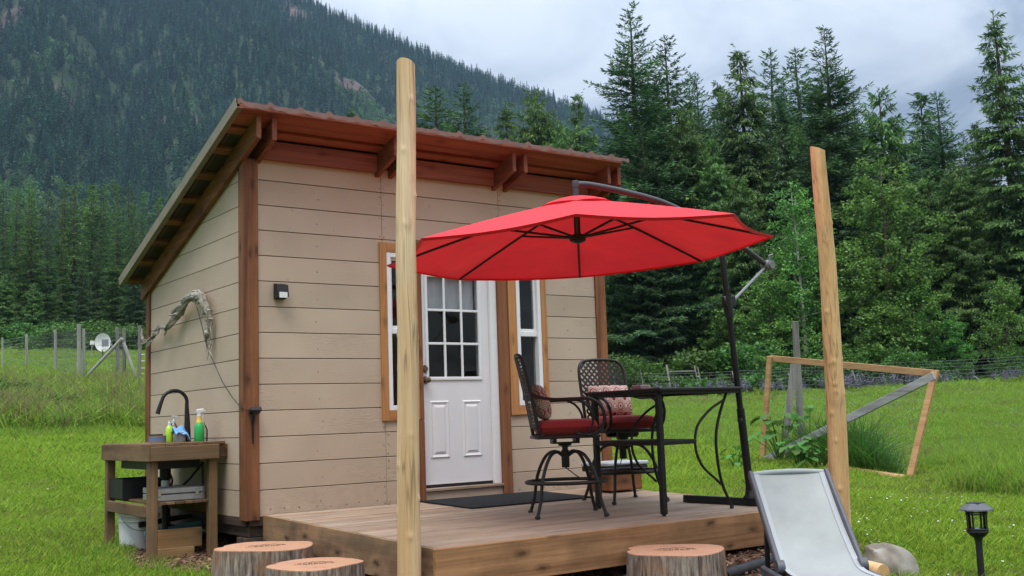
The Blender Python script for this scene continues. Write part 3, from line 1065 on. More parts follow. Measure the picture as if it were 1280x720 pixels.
# nail heads beside the plank joints and along the base
m = MB()
rn = random.Random(3)
def nail(x, z):
    m.tube([(x, 0.0005, z), (x, -0.0022, z)], rn.uniform(0.003, 0.0055), 6)
for X in (1.22, 2.44):
    for k in range(14):
        for dz_ in (0.03, 0.10, 0.17):
            for s in (-1, 1):
                if not any(h[0]-0.03 < X+s*0.02 < h[1]+0.03 and h[2]-0.03 < k*CO+dz_ < h[3]+0.03 for h in HOLES) and rn.random() < 0.8:
                    nail(X + s*(0.016+rn.random()*0.008), k*CO+dz_+rn.uniform(-.012, .012))
for i in range(26):
    x = 0.18 + i*0.133
    if not 1.47 < x < 2.52:
        nail(x + rn.uniform(-.02, .02), 0.045 + rn.uniform(-.006, .01))
for X in (0.62, 3.2):
    for k in range(13):
        nail(X + rn.uniform(-.03, .03), k*CO + 0.09 + rn.uniform(-.02, .02))
m.build('nail_head', M['nail'], cabin)['kind'] = 'stuff'

# corner trim
m = MB().box((-0.020, -0.021, -0.022), (0.102, 0.0, 2.80), 0.004)
m.build('corner_trim', M['trim_z'], cabin)
m = MB().box((-0.0195, 0.001, -0.02), (0.0, 0.092, 2.76), 0.004)
m.build('corner_trim', M['trim_z'], cabin)
MB().box((W-0.102, -0.021, -0.02), (W+0.02, 0.0, 2.80), 0.004).build('corner_trim', M['trim_z'], cabin)
MB().box((W+0.0005, 0.001, -0.02), (W+0.0195, 0.092, 2.76), 0.004).build('corner_trim', M['trim_z'], cabin)
MB().box((-0.0195, D-0.075, -0.02), (0.0, D+0.03, rbot(D)+0.03), 0.004).build('corner_trim', M['trim_z'], cabin)

# roof timbers
RY0, RY1 = -0.345, 2.50
for c in (0.04, 1.245, 2.455, 3.575):
    for s in (-1, 1):
        x0 = c + s*0.064 - 0.019
        m = MB().prism([(x0, RY0, rbot(RY0)), (x0, RY1, rbot(RY1)), (x0, RY1, rtop(RY1)), (x0, RY0, rtop(RY0))], (0.038, 0, 0))
        m.build('rafter', M['trim_y'] if (c < 0.1 and s < 0) else M['red_y'], cabin)
for a, b in ((0.125, 1.16), (1.33, 2.37), (2.54, 3.49)):
    MB().box((a, -0.052, 2.80), (b, -0.012, rtop(-0.05)-0.004), 0.002).build('header_board', M['red_x'], cabin)
PY = [(-0.305, 0.225), (-0.115, 0.088)] + [(0.18+0.385*i, 0.088) for i in range(7)]
tn = np.array((0, 1, -SL))/math.hypot(1, SL)
nn = np.array((0, SL, 1))/math.hypot(1, SL)
for y, wd in PY:
    c = np.array((1.715, y, rtop(y))) + nn*0.0195
    MB().obox(c, (1, 0, 0), tn, nn, (1.915, wd/2, 0.019), 0.002).build('purlin', M['red_x'] if y < 0 else M['trim_x'], cabin)
# corrugated roof sheets
RX0, RX1 = -0.228, 3.70
SY0, SY1 = -0.425, 2.55
edges = np.linspace(RX0, RX1, 5)
for i in range(4):
    xs, zs = [], []
    nrib = 4
    pit = (edges[i+1]-edges[i])/nrib
    for k in range(nrib):
        x = edges[i] + k*pit
        for u_, h in ((0, 0.020), (0.06, 0.026), (0.12, 0.026), (0.19, 0.020), (0.27, 0.003), (0.42, 0.0), (0.57, 0.004), (0.64, 0.004), (0.8, 0.0), (0.93, 0.003)):
            xs.append(x + u_*pit)
            zs.append(h)
    xs.append(edges[i+1])
    zs.append(0.020)
    vs, n_ = [], len(xs)
    for y, dn in ((SY0, 0), (SY1, 0), (SY1, -0.0015), (SY0, -0.0015)):
        for x, h in zip(xs, zs):
            jag = (0.006*math.sin(x*31)+0.004*math.sin(x*77)) if y == SY0 else 0
            p = np.array((x, y+jag, rtop(y+jag))) + nn*(0.040 + h + dn + 0.0008*i)
            vs.append(p)
    fs = []
    for r_ in range(4):
        for k in range(n_-1):
            a = r_*n_ + k
            b = ((r_+1) % 4)*n_ + k
            fs.append((a, a+1, b+1, b))
    fs += [(0, n_, 2*n_, 3*n_), (n_-1, 2*n_-1, 3*n_-1, 4*n_-1)]
    MB().add(vs, fs).build('roof_sheet', M['roof_metal'], cabin)
ua, ub = np.array((RX0+0.04, SY0+0.06, rtop(SY0+0.06))), np.array((RX0+0.04, SY1-0.02, rtop(SY1-0.02)))
c = (ua+ub)/2 + np.array(((RX1-RX0-0.08)/2, 0, 0)) + nn*0.0392
MB().obox(c, (1, 0, 0), tn, nn, ((RX1-RX0-0.08)/2, np.linalg.norm(ub-ua)/2, 0.0004)).build('dark_gap_sheet', M['sheathing'], cabin)  # added dark sheet, its colour darkens the gaps between purlins under the metal
# turned-down front edge of the sheets, scalloped by the ribs
vs, fs = [], []
xs = np.arange(RX0, RX1+0.001, 0.0125)
for x in xs:
    ph_ = ((x-RX0)/((RX1-RX0)/16)) % 1.0
    h = 0.026*math.exp(-((min(ph_-0.09, 1-ph_+0.09) if ph_ > 0.5 else ph_-0.09)/0.10)**2) + 0.004*math.exp(-((ph_-0.6)/0.06)**2)
    for dz_, dy_ in ((0.043+h, -0.004), (0.006 + 0.006*math.sin(x*23) + 0.004*math.sin(x*61) + 0.5*h, -0.008)):
        vs.append(np.array((x, SY0+dy_, rtop(SY0))) + np.array((0, 0, dz_)))
for k in range(len(xs)-1):
    fs.append((2*k, 2*k+2, 2*k+3, 2*k+1))
eo = MB().add(vs, fs).build('eave_edge', M['eave_metal'], cabin)
sm_ = eo.modifiers.new('thick', 'SOLIDIFY')
sm_.thickness = 0.002
# folded metal edge along the rake
p0 = np.array((RX0, SY0, rtop(SY0))) + nn*0.03
p1 = np.array((RX0, SY1, rtop(SY1))) + nn*0.03
MB().beam(p0 + np.array((-0.004, 0, 0)), p1 + np.array((-0.004, 0, 0)), 0.004, 0.085, up=nn).build('rake_flashing', M['rake_metal'], cabin)
MB().beam(p0 + np.array((0.02, 0, 0)) - nn*0.036, p1 + np.array((0.02, 0, 0)) - nn*0.036, 0.044, 0.004, up=nn).build('rake_flashing', M['rake_metal'], cabin)

# foundation
MB().box((0.03, 0.03, -0.15), (0.17, D, -0.062), 0.006).build('skid_beam', M['dark_y'], cabin)
MB().box((W-0.17, 0.03, -0.15), (W-0.03, D, -0.062), 0.006).build('skid_beam', M['dark_y'], cabin)
MB().box((0.0, 0.02, -0.20), (0.42, 0.20, -0.151), 0.006).build('foundation_block', M['dark_x'], cabin)
MB().box((0.03, 0.0, -0.45), (0.30, 0.24, -0.2005), 0.012).build('foundation_block', M['dark_x'], cabin)
MB().box((W-0.3, 0.02, -0.45), (W, 0.24, -0.151), 0.012).build('foundation_block', M['dark_x'], cabin)
MB().box((0.03, D-0.25, -0.45), (0.30, D, -0.151), 0.012).build('foundation_block', M['dark_x'], cabin)
MB().box((0.03, 0.0, -0.062), (W-0.03, 0.016, -0.001)).build('rim_board', M['dark_x'], cabin)
MB().box((0.0005, 0.03, -0.062), (0.016, D, -0.001)).build('rim_board', M['dark_y'], cabin)


# windows
def window(x0, x1, z0, z1, zm):
    fw = 0.042
    y0, y1 = -0.016, 0.075
    m = MB()
    m.box((x0, y0, z0), (x0+fw, y1, z1), 0.004).box((x1-fw, y0, z0), (x1, y1, z1), 0.004)
    m.box((x0+fw, y0+0.001, z0), (x1-fw, y1, z0+fw), 0.004).box((x0+fw, y0+0.001, z1-fw), (x1-fw, y1, z1), 0.004)
    win = m.build('window', M['white_vinyl'], cabin)
    MB().box((x0+fw, 0.004, zm-0.024), (x1-fw, 0.05, zm+0.024), 0.004).build('meeting_rail', M['white_vinyl'], win)
    s = 0.022
    m = MB()
    a, b = x0+fw, x1-fw
    m.box((a, 0.012, zm+0.024), (a+s, 0.045, z1-fw), 0.002).box((b-s, 0.012, zm+0.024), (b, 0.045, z1-fw), 0.002)
    m.box((a+s, 0.0125, zm+0.024), (b-s, 0.045, zm+0.024+s), 0.002).box((a+s, 0.0125, z1-fw-s), (b-s, 0.045, z1-fw), 0.002)
    m.build('sash', M['white_vinyl'], win)
    MB().box((a+0.001, 0.025, zm+0.024), (b-0.001, 0.029, z1-fw)).build('pane', M['glass'], win)
    MB().box((a, 0.045, z0+fw), (b, 0.049, zm-0.024)).build('pane', M['glass'], win)
    return win


window(1.25, 1.505, 0.785, 2.125, 1.455)
window(2.597, 2.882, 0.80, 2.125, 1.455)
yt0, yt1 = -0.022, 0.0155
# window trim, light orange stain
MB().box((1.185, yt0, 0.70), (1.249, yt1, 2.207), 0.003).build('window_trim', M['orange_z'], cabin)
MB().box((1.506, yt0, 0.70), (1.545, yt1, 2.207), 0.003).build('window_trim', M['orange_z'], cabin)
MB().box((1.2495, yt0+0.002, 0.70), (1.5055, yt1, 0.784), 0.003).build('window_trim', M['orange_x'], cabin)
MB().box((1.2495, yt0+0.002, 2.126), (1.5055, yt1, 2.207), 0.003).build('window_trim', M['orange_x'], cabin)
MB().box((2.505, yt0, 0.714), (2.596, yt1, 2.207), 0.003).build('window_trim', M['orange_z'], cabin)
MB().box((2.883, yt0, 0.714), (2.943, yt1, 2.207), 0.003).build('window_trim', M['orange_z'], cabin)
MB().box((2.5965, yt0+0.002, 0.714), (2.8825, yt1, 0.799), 0.003).build('window_trim', M['orange_x'], cabin)
MB().box((2.5965, yt0+0.002, 2.126), (2.8825, yt1, 2.207), 0.003).build('window_trim', M['orange_x'], cabin)
# door trim, darker stain
MB().box((1.4905, -0.019, 0.012), (1.588, yt1, 0.698), 0.003).build('door_trim', M['door_trim_z'], cabin)
MB().box((1.546, -0.020, 0.7005), (1.588, yt1, 2.16), 0.003).build('door_trim', M['door_trim_z'], cabin)
MB().box((2.392, -0.024, 0.012), (2.492, yt1, 2.16), 0.003).build('door_trim', M['door_trim_z'], cabin)
MB().box((1.4905, -0.0245, 2.161), (2.492, yt1, 2.25), 0.003).build('door_trim', M['trim_x'], cabin)
# sill under the door
MB().box((1.589, -0.004, 0.012), (2.391, 0.09, 0.092), 0.003).build('door_sill', M['siding'], cabin)
MB().box((1.589, -0.022, 0.0925), (2.391, 0.09, 0.118), 0.004).build('threshold', M['deck_x'], cabin)
# white jamb
m = MB()
m.box((1.589, 0.006, 0.1185), (1.603, 0.095, 2.13), 0.002).box((2.318, 0.006, 0.1185), (2.391, 0.095, 2.13), 0.004).box((1.6035, 0.006, 2.10), (2.3175, 0.095, 2.13), 0.002)
m.build('door_jamb', M['white_vinyl'], cabin)
# door slab built round its glazing
DX0, DX1, DZ0, DZ1 = 1.605, 2.316, 0.146, 2.097
GX0, GX1, GZ0, GZ1 = 1.672, 2.205, 1.062, 1.945
m = MB()
y0, y1 = 0.040, 0.082
m.box((DX0, y0, DZ0), (GX0, y1, DZ1)).box((GX1, y0, DZ0), (DX1, y1, DZ1)).box((GX0, y0, DZ0), (GX1, y1, GZ0)).box((GX0, y0, GZ1), (GX1, y1, DZ1))
door = m.build('door', M['door_paint'], cabin)
MB().box((DX0, 0.042, 0.119), (DX1, 0.08, 0.1455)).build('weather_strip', M['black_plastic'], door)
m = MB()
f_ = 0.026
m.box((GX0-f_, y0-0.012, GZ0-f_), (GX0+0.004, y0+0.012, GZ1+f_), 0.005).box((GX1-0.004, y0-0.012, GZ0-f_), (GX1+f_, y0+0.012, GZ1+f_), 0.005)
m.box((GX0+0.004, y0-0.0115, GZ0-f_), (GX1-0.004, y0+0.012, GZ0+0.004), 0.005).box((GX0+0.004, y0-0.0115, GZ1-0.004), (GX1-0.004, y0+0.012, GZ1+f_), 0.005)
m.build('glazing_frame', M['white_vinyl'], door)
for i in (1, 2):
    x = GX0 + (GX1-GX0)*i/3
    MB().box((x-0.011, y0-0.006, GZ0+0.003), (x+0.011, y0+0.012, GZ1-0.003), 0.004).build('muntin', M['white_vinyl'], door)
    z = GZ0 + (GZ1-GZ0)*i/3
    MB().box((GX0+0.003, y0-0.0055, z-0.011), (GX1-0.003, y0+0.0115, z+0.011), 0.004).build('muntin', M['white_vinyl'], door)
for i in range(3):
    for j in range(3):
        xa, xb = GX0 + (GX1-GX0)*i/3, GX0 + (GX1-GX0)*(i+1)/3
        za, zb = GZ0 + (GZ1-GZ0)*j/3, GZ0 + (GZ1-GZ0)*(j+1)/3
        MB().box((xa+0.001, y0+0.013, za+0.001), (xb-0.001, y0+0.017, zb-0.001)).build('pane', M['glass'], door)
for xa, xb in ((1.672, 1.872), (2.010, 2.210)):
    za, zb = 0.365, 0.86
    P0 = [(xa, y0, za), (xb, y0, za), (xb, y0, zb), (xa, y0, zb)]
    g1 = [(xa+.012, y0-0.009, za+.012), (xb-.012, y0-0.009, za+.012), (xb-.012, y0-0.009, zb-.012), (xa+.012, y0-0.009, zb-.012)]
    g2 = [(xa+.034, y0-0.001, za+.034), (xb-.034, y0-0.001, za+.034), (xb-.034, y0-0.001, zb-.034), (xa+.034, y0-0.001, zb-.034)]
    g3 = [(xa+.058, y0-0.010, za+.058), (xb-.058, y0-0.010, za+.058), (xb-.058, y0-0.010, zb-.058), (xa+.058, y0-0.010, zb-.058)]
    vs = P0 + g1 + g2 + g3
    fs = []
    for r_ in range(3):
        for k in range(4):
            fs.append((r_*4+k, r_*4+(k+1) % 4, r_*4+4+(k+1) % 4, r_*4+4+k))
    fs.append((12, 13, 14, 15))
    fs.append((3, 2, 1, 0))
    MB().add(vs, fs).build('raised_panel', M['door_paint'], door)
m = MB()
for z, rr_ in ((1.135, 0.026), (1.04, 0.024)):
    m.tube([(1.637, y0, z), (1.637, y0-0.008, z)], rr_+0.008, 14)
m.tube([(1.637, y0-0.008, 1.04), (1.637, y0-0.028, 1.04), (1.637, y0-0.036, 1.04), (1.637, y0-0.056, 1.04), (1.637, y0-0.062, 1.04)], [0.012, 0.012, 0.026, 0.027, 0.016], 14)
m.tube([(1.637, y0-0.008, 1.135), (1.637, y0-0.02, 1.135)], 0.022, 14)
m.build('knob', M['brass'], door, smooth=True)
# cloth blind hanging inside the top of the door, with soft folds
xs = np.linspace(1.63, 2.20, 40)
vs, fs = [], []
for z in (1.655, 2.06):
    for x in xs:
        vs.append((x, 0.096 + 0.006*math.sin(x*52), z))
for k in range(39):
    fs.append((k, k+1, 41+k, 40+k))
MB().add(vs, fs).build('blind', M['curtain'], cabin)

# small things fixed to the cabin
wl = thing('wall_lamp', 'small black solar wall lamp on the beige front siding', 'lamp', (0.282, 0.0, 1.735))
MB().prism([(0.235, 0.0, 1.685), (0.235, -0.085, 1.700), (0.235, -0.070, 1.795), (0.235, 0.0, 1.812)], (0.094, 0, 0)).build('housing', M['black_plastic'], wl)
MB().box((0.248, -0.0865, 1.690), (0.316, -0.079, 1.735), 0.002).build('lens', M['white_plastic'], wl)
cl_ = thing('solar_panel', 'small black solar panel on a stake fixed to the brown corner trim', 'solar panel', (0.05, -0.02, 0.75))
MB().obox((0.050, -0.062, 0.812), (1, 0, 0), (0, math.cos(.5), -math.sin(.5)), (0, math.sin(.5), math.cos(.5)), (0.043, 0.034, 0.018), 0.006).build('panel', M['black_plastic'], cl_)
m = MB().tube([(0.046, -0.045, 0.80), (0.044, -0.036, 0.73), (0.044, -0.030, 0.72)], 0.014, 8).tube([(0.044, -0.030, 0.73), (0.046, -0.028, 0.62), (0.048, -0.026, 0.56)], [0.011, 0.009, 0.003], 8)
m.build('stake', M['black_plastic'], cl_)
dw = [(2.42, 1.51, .012), (2.30, 1.535, .022), (2.12, 1.535, .024), (1.98, 1.56, .03), (1.88, 1.625, .026), (1.72, 1.60, .036), (1.58, 1.605, .040), (1.46, 1.64, .044), (1.34, 1.70, .048),
      (1.22, 1.755, .045), (1.10, 1.79, .042), (0.98, 1.81, .045), (0.86, 1.80, .052), (0.76, 1.765, .058), (0.68, 1.70, .060), (0.635, 1.62, .058), (0.62, 1.54, .050), (0.64, 1.47, .038), (0.68, 1.42, .018)]
rs = np.random.default_rng(5)
dpts = [(-0.062 + 0.012*math.sin(i*1.7), y, z) for i, (y, z, r_) in enumerate(dw)]
def smooth_path(pts, rads, k=5):
    pts, rads = np.array(pts), np.array(rads)
    tt = np.linspace(0, len(pts)-1, (len(pts)-1)*k+1)
    return [tuple(np.interp(t_, range(len(pts)), pts[:, c]) for c in range(3)) for t_ in tt], [float(np.interp(t_, range(len(pts)), rads)) for t_ in tt]
pp, pr_ = smooth_path(dpts, [r_*0.56 for _, _, r_ in dw])
pr_ = [r_*(1+0.22*rs.standard_normal()) for r_ in pr_]
m = MB().tube(pp, pr_, 12)
for q_ in range(9):
    a0_, tw, off_ = rs.random()*6.28, rs.uniform(0.05, 0.14), rs.uniform(0.5, 1.0)
    i_0, i_1 = int(rs.integers(0, len(pp)//2)), int(rs.integers(len(pp)*2//3, len(pp)))
    sp_pts, sp_r = [], []
    for i_ in range(i_0, i_1):
        an = a0_ + tw*i_
        rr0 = dw[min(i_//5, len(dw)-1)][2]*off_*0.85
        sp_pts.append(np.array(pp[i_]) + np.array((-abs(math.cos(an))*rr0*0.7, 0.6*math.cos(an)*rr0, math.sin(an)*rr0)))
        sp_r.append(max(0.003, 0.013*math.sin(math.pi*(i_-i_0+0.5)/(i_1-i_0))*rs.uniform(0.7, 1.2)))
    m.tube(sp_pts, sp_r, 6)
for q_ in range(14):
    p_ = np.array((-0.05, 0.66 + rs.normal(0, 0.03), 1.50 + rs.normal(0, 0.06)))
    m.tube([p_, p_ + np.array((-0.01, rs.normal(0, 0.02), -0.06)), p_ + np.array((0, rs.normal(0, 0.035), -rs.uniform(0.09, 0.16)))], [0.008, 0.005, 0.0015], 5)
for i in range(15):
    j = rs.integers(6, len(pp)-4)
    p = np.array(pp[j])
    d_ = unit(np.array([-0.35*rs.random(), rs.standard_normal()*0.7, -0.7+rs.standard_normal()*0.5]))
    L_ = rs.uniform(0.03, 0.09)
    m.tube([p, p + d_*(pr_[j]+L_*0.5), p + d_*(pr_[j]+L_) + np.array([0, 0.01, 0.01])], [pr_[j]*0.5, 0.009, 0.002], 6)
m.tube([(-0.05, 2.36, 1.52), (-0.06, 2.42, 1.60), (-0.05, 2.44, 1.66)], [0.018, 0.012, 0.004], 6)
m.tube([(-0.06, 1.52, 1.62), (-0.085, 1.44, 1.72), (-0.075, 1.30, 1.76), (-0.07, 1.18, 1.765)], [0.012, 0.018, 0.018, 0.008], 8)
dwo = m.build('driftwood', M['drift'], None, smooth=True)
base_at(dwo, (-0.06, 1.4, 1.45))
tag(dwo, 'twisted grey driftwood branch hung on the beige side wall', 'driftwood')
cpts = [(-0.10, 0.80, 1.70), (-0.085, 0.73, 1.55), (-0.07, 0.68, 1.40), (-0.05, 0.58, 1.25), (-0.03, 0.40, 1.05), (-0.025, 0.20, 0.92), (-0.03, 0.03, 0.845), (-0.01, -0.035, 0.82), (0.03, -0.045, 0.81)]
pp, _ = smooth_path(cpts, [0.003]*len(cpts), 4)
co = MB().tube(pp, 0.0035, 6).build('cord', M['black_plastic'], None)
base_at(co, (0, 0.3, 0.8))
tag(co, 'thin dark cord running from the driftwood down to the corner', 'cord')

# ------------------------------------------------------------------ deck
def dk(y):
    return 0.015 + 0.027*y


deck = thing('deck', 'low wooden deck of long boards in front of the cabin door', 'deck', (1.8, -1.2, -0.4))
DA, DB = 0.132, 3.555
dn_ = np.array((0, -0.027, 1.0))
dn_ /= np.linalg.norm(dn_)
dt_ = np.array((0, 1.0, 0.027))
dt_ /= np.linalg.norm(dt_)
NB = 17
bw = 2.472/NB
rb_ = random.Random(11)
for i in range(NB):
    yc = -(i+0.5)*bw - 0.006
    c = np.array(((DA+DB)/2, yc, dk(yc))) - dn_*(0.019 + rb_.uniform(0, 0.003))
    MB().obox(c, (1, 0, 0), dt_, dn_, ((DB-DA)/2-0.040, bw/2-0.0046-rb_.uniform(0, 0.0015), 0.019), 0.003).build('board', M['deck_x'], deck)
yf = -2.482
MB().box((DA-0.002, yf-0.038, dk(yf)-0.242), (DB+0.002, yf, dk(yf)-0.001), 0.004).build('fascia', M['fascia_x'], deck)
for x0 in (DA, DB-0.038):
    m = MB()
    a = [(x0, -0.004, dk(0)-0.24), (x0, yf+0.001, dk(yf)-0.24), (x0, yf+0.001, dk(yf)-0.002), (x0, -0.004, dk(0)-0.002)]
    m.prism(a, (0.038, 0, 0))
    m.build('fascia', M['fascia_y'], deck)
for i in range(5):
    x = 0.5 + i*0.65
    MB().prism([(x, -0.05, dk(0)-0.19), (x, yf+0.01, dk(yf)-0.19), (x, yf+0.01, dk(yf)-0.042), (x, -0.05, dk(0)-0.042)], (0.038, 0, 0)).build('joist', M['dark_y'], deck)
for x in (0.4, 1.8, 3.2):
    for y in (-0.5, -1.95):
        z0 = float(gz(x, y))-0.05
        MB().box((x-0.1, y-0.1, z0), (x+0.1, y+0.1, dk(y)-0.191), 0.01).build('support_block', M['dark_x'], deck)

# door mat
m = MB()
c = np.array((2.14, -0.425, dk(-0.425))) + dn_*0.0065
m.obox(c, (1, 0, 0), dt_, dn_, (0.625, 0.395, 0.006), 0.003)
o = m.build('door_mat', M['mat_rubber'], None)
base_at(o, c)
tag(o, 'black rubber door mat lying on the deck before the door', 'mat')

# ------------------------------------------------------------------ bar chairs, cushions, pillows
def arc_pts(c, r, a0, a1, n, plane='xz'):
    out = []
    for k in range(n+1):
        a = a0 + (a1-a0)*k/n
        u_, v_ = r*math.cos(a), r*math.sin(a)
        out.append((c[0]+u_, c[1], c[2]+v_) if plane == 'xz' else (c[0]+u_, c[1]+v_, c[2]))
    return out


def spline(pts, k=6):
    """Catmull-Rom through the points"""
    P = [np.array(p, float) for p in pts]
    P = [2*P[0]-P[1]] + P + [2*P[-1]-P[-2]]
    out = []
    for i in range(1, len(P)-2):
        for j in range(k):
            t_ = j/k
            a, b, c, d = P[i-1], P[i], P[i+1], P[i+2]
            out.append(0.5*((2*b) + (c-a)*t_ + (2*a-5*b+4*c-d)*t_**2 + (-a+3*b-3*c+d)*t_**3))
    out.append(P[-2])
    return out


def back_pt(y, v):
    """point on the chair back: y across, v height"""
    x = -0.205 - 0.115*((v-0.55)/0.62)**1.15 - 0.02*(1-(y/0.22)**2)*0.9
    return np.array((x, y, v))


def make_chair(label):
    t = thing('bar_chair', label, 'chair', group='swivel bar chairs on the deck')
    mt = M['black_bronze']
    for k in range(4):
        a = math.pi/4 + k*math.pi/2
        prof = [(0.022, 0.43), (0.09, 0.462), (0.17, 0.44), (0.235, 0.36), (0.282, 0.25), (0.305, 0.13), (0.340, 0.035), (0.350, 0.012)]
        pts = spline([(r_*math.cos(a), r_*math.sin(a), z) for r_, z in prof], 4)
        m = MB().tube(pts, 0.0125, 8)
        m.lathe([(0.010, 0.0), (0.019, 0.004), (0.021, 0.014), (0.013, 0.028)], (0.350*math.cos(a), 0.350*math.sin(a), 0), 10)
        m.build('leg', mt, t, False, True)
    ring = [(0.295*math.cos(a), 0.295*math.sin(a), 0.245) for a in np.linspace(0, 2*math.pi, 40, endpoint=False)]
    MB().tube(ring, 0.0135, 8, closed=True).build('foot_ring', mt, t, False, True)
    m = MB().lathe([(0.026, 0.345), (0.030, 0.35), (0.030, 0.47), (0.022, 0.475), (0.022, 0.50), (0.05, 0.505), (0.05, 0.52)], (0, 0, 0), 16)
    m.build('swivel_post', mt, t, False, True)
    m = MB().box((-0.10, -0.09, 0.521), (0.10, 0.09, 0.531), 0.003)
    for s in (-1, 1):
        m.box((s*0.085-0.014, -0.1, 0.5315), (s*0.085+0.014, 0.1, 0.559), 0.003)
    m.tube([(-0.02, 0.0, 0.36), (0.05, -0.06, 0.30), (0.10, -0.12, 0.26)], 0.004, 6)
    m.build('swivel_plate', mt, t, False)
    rim = []
    for sx, sy, a0 in ((1, 1, 0), (-1, 1, 90), (-1, -1, 180), (1, -1, 270)):
        for k in range(5):
            a = rad(a0 + 90*k/4)
            rim.append((sx*0.17 + 0.06*math.cos(a), sy*0.17 + 0.06*math.sin(a), 0.572))
    MB().tube(rim, 0.0125, 8, closed=True).build('seat_rim', mt, t, False, True)
    m = MB()
    for k in range(7):
        y = -0.18 + 0.06*k
        m.box((-0.22, y-0.012, 0.569), (0.22, y+0.012, 0.573))
    m.build('seat_straps', mt, t, False)
    # back frame with rounded top corners
    path = [back_pt(-0.215, 0.56), back_pt(-0.218, 0.75), back_pt(-0.222, 0.93), back_pt(-0.220, 1.06), back_pt(-0.205, 1.125), back_pt(-0.165, 1.163), back_pt(-0.10, 1.176),
            back_pt(0, 1.18), back_pt(0.10, 1.176), back_pt(0.165, 1.163), back_pt(0.205, 1.125), back_pt(0.220, 1.06), back_pt(0.222, 0.93), back_pt(0.218, 0.75), back_pt(0.215, 0.56)]
    MB().tube(spline(path, 5), 0.0135, 8).build('back_frame', mt, t, False, True)
    # woven straps of the back, real gaps between them
    m = MB()
    pit = 0.052
    for s in (-1, 1):
        off = 0.0012*s
        for k in range(-20, 40):
            c0 = k*pit
            seg = []
            for q in np.linspace(0.64, 1.176, 22):
                y = s*(q-0.64) + c0 - 0.4
                lim = 0.214 if q < 1.09 else 0.214 - 0.085*((q-1.09)/0.086)**2.2
                slot = abs(y) < 0.055 and 1.125 < q < 1.15
                if abs(y) <= lim and not slot:
                    seg.append((y, q))
                else:
                    if len(seg) > 1:
                        strap(m, seg, off)
                    seg = []
            if len(seg) > 1:
                strap(m, seg, off)
    m.build('woven_back', mt, t, False)
    # arms
    for s in (-1, 1):
        y = s*0.235
        pth = spline([(-0.262, s*0.222, 0.885), (-0.20, y, 0.862), (-0.10, s*0.255, 0.842), (0.05, s*0.262, 0.842), (0.16, s*0.262, 0.838), (0.235, s*0.258, 0.79), (0.262, s*0.252, 0.71), (0.24, s*0.245, 0.63), (0.17, s*0.238, 0.585), (0.08, s*0.236, 0.590), (0.055, s*0.236, 0.61)], 4)
        m = MB().tube(pth, 0.0125, 8)
        m.tube(spline([(0.06, s*0.262, 0.840), (0.13, s*0.26, 0.80), (0.175, s*0.255, 0.72), (0.165, s*0.248, 0.63), (0.12, s*0.24, 0.582)], 4), 0.009, 8)
        m.build('arm', mt, t, False, True)
    m = MB().tube([(-0.20, -0.215, 0.60), (-0.235, -0.26, 0.60), (-0.255, -0.262, 0.585)], 0.008, 6)
    m.build('lever', mt, t, False)
    return t


def strap(m, seg, off):
    pts = [back_pt(y, q) for y, q in seg]
    wd = 0.0125
    vs, fs = [], []
    n_ = len(pts)
    for i, p in enumerate(pts):
        tdir = pts[min(i+1, n_-1)] - pts[max(i-1, 0)]
        tdir /= np.linalg.norm(tdir)
        sd_ = np.cross(tdir, (1, 0, 0.2))
        sd_ /= np.linalg.norm(sd_)
        for a, b in ((-1, -1), (1, -1), (1, 1), (-1, 1)):
            vs.append(p + sd_*a*wd/2*1.35 + np.array((1, 0, 0.2))*(b*0.0012 + off))
    for i in range(n_-1):
        for k in range(4):
            fs.append((i*4+k, i*4+(k+1) % 4, (i+1)*4+(k+1) % 4, (i+1)*4+k))
    fs += [(3, 2, 1, 0), tuple((n_-1)*4+k for k in range(4))]
    m.add(vs, fs)


def puff(name, mat, sx, sy, sz, p=5.0, n=20, welt=0.0):
    """soft cushion: superellipse pad with a crowned top and bottom"""
    vs, fs = [], []
    us = np.linspace(-1, 1, n+1)
    rg = np.random.default_rng(4)
    for side in (1, -1):
        for a in us:
            for b in us:
                aa_, bb_ = np.sign(a)*abs(a)**0.8, np.sign(b)*abs(b)**0.8
                h = (max(0, 1-abs(aa_)**p)*max(0, 1-abs(bb_)**p))**0.5
                k = 1 - 0.045*(aa_*aa_)*(bb_*bb_)
                wob = 0.02*math.sin(7*a+2*b)*math.cos(5*b-a)
                vs.append((aa_*sx/2*k, bb_*sy/2*k, side*sz/2*h*(1+wob)))
    m_ = n+1
    for s in range(2):
        o_ = s*m_*m_
        for i in range(n):
            for j in range(n):
                q = (o_+i*m_+j, o_+(i+1)*m_+j, o_+(i+1)*m_+j+1, o_+i*m_+j+1)
                fs.append(q if s == 0 else tuple(reversed(q)))
    mb = MB().add(vs, fs)
    if welt:
        loop = []
        for t_ in np.linspace(0, 2*math.pi, 72, endpoint=False):
            c_, s_ = math.cos(t_), math.sin(t_)
            q = 8.0
            r_ = 1/((abs(c_)**q + abs(s_)**q)**(1/q))
            a, b = r_*c_, r_*s_
            k = 1 - 0.045*(a*a)*(b*b)
            loop.append((a*sx/2*k, b*sy/2*k, 0))
        mb.tube(loop, welt, 6, closed=True)
    o = mb.build(name, mat, None, smooth=True)
    return o


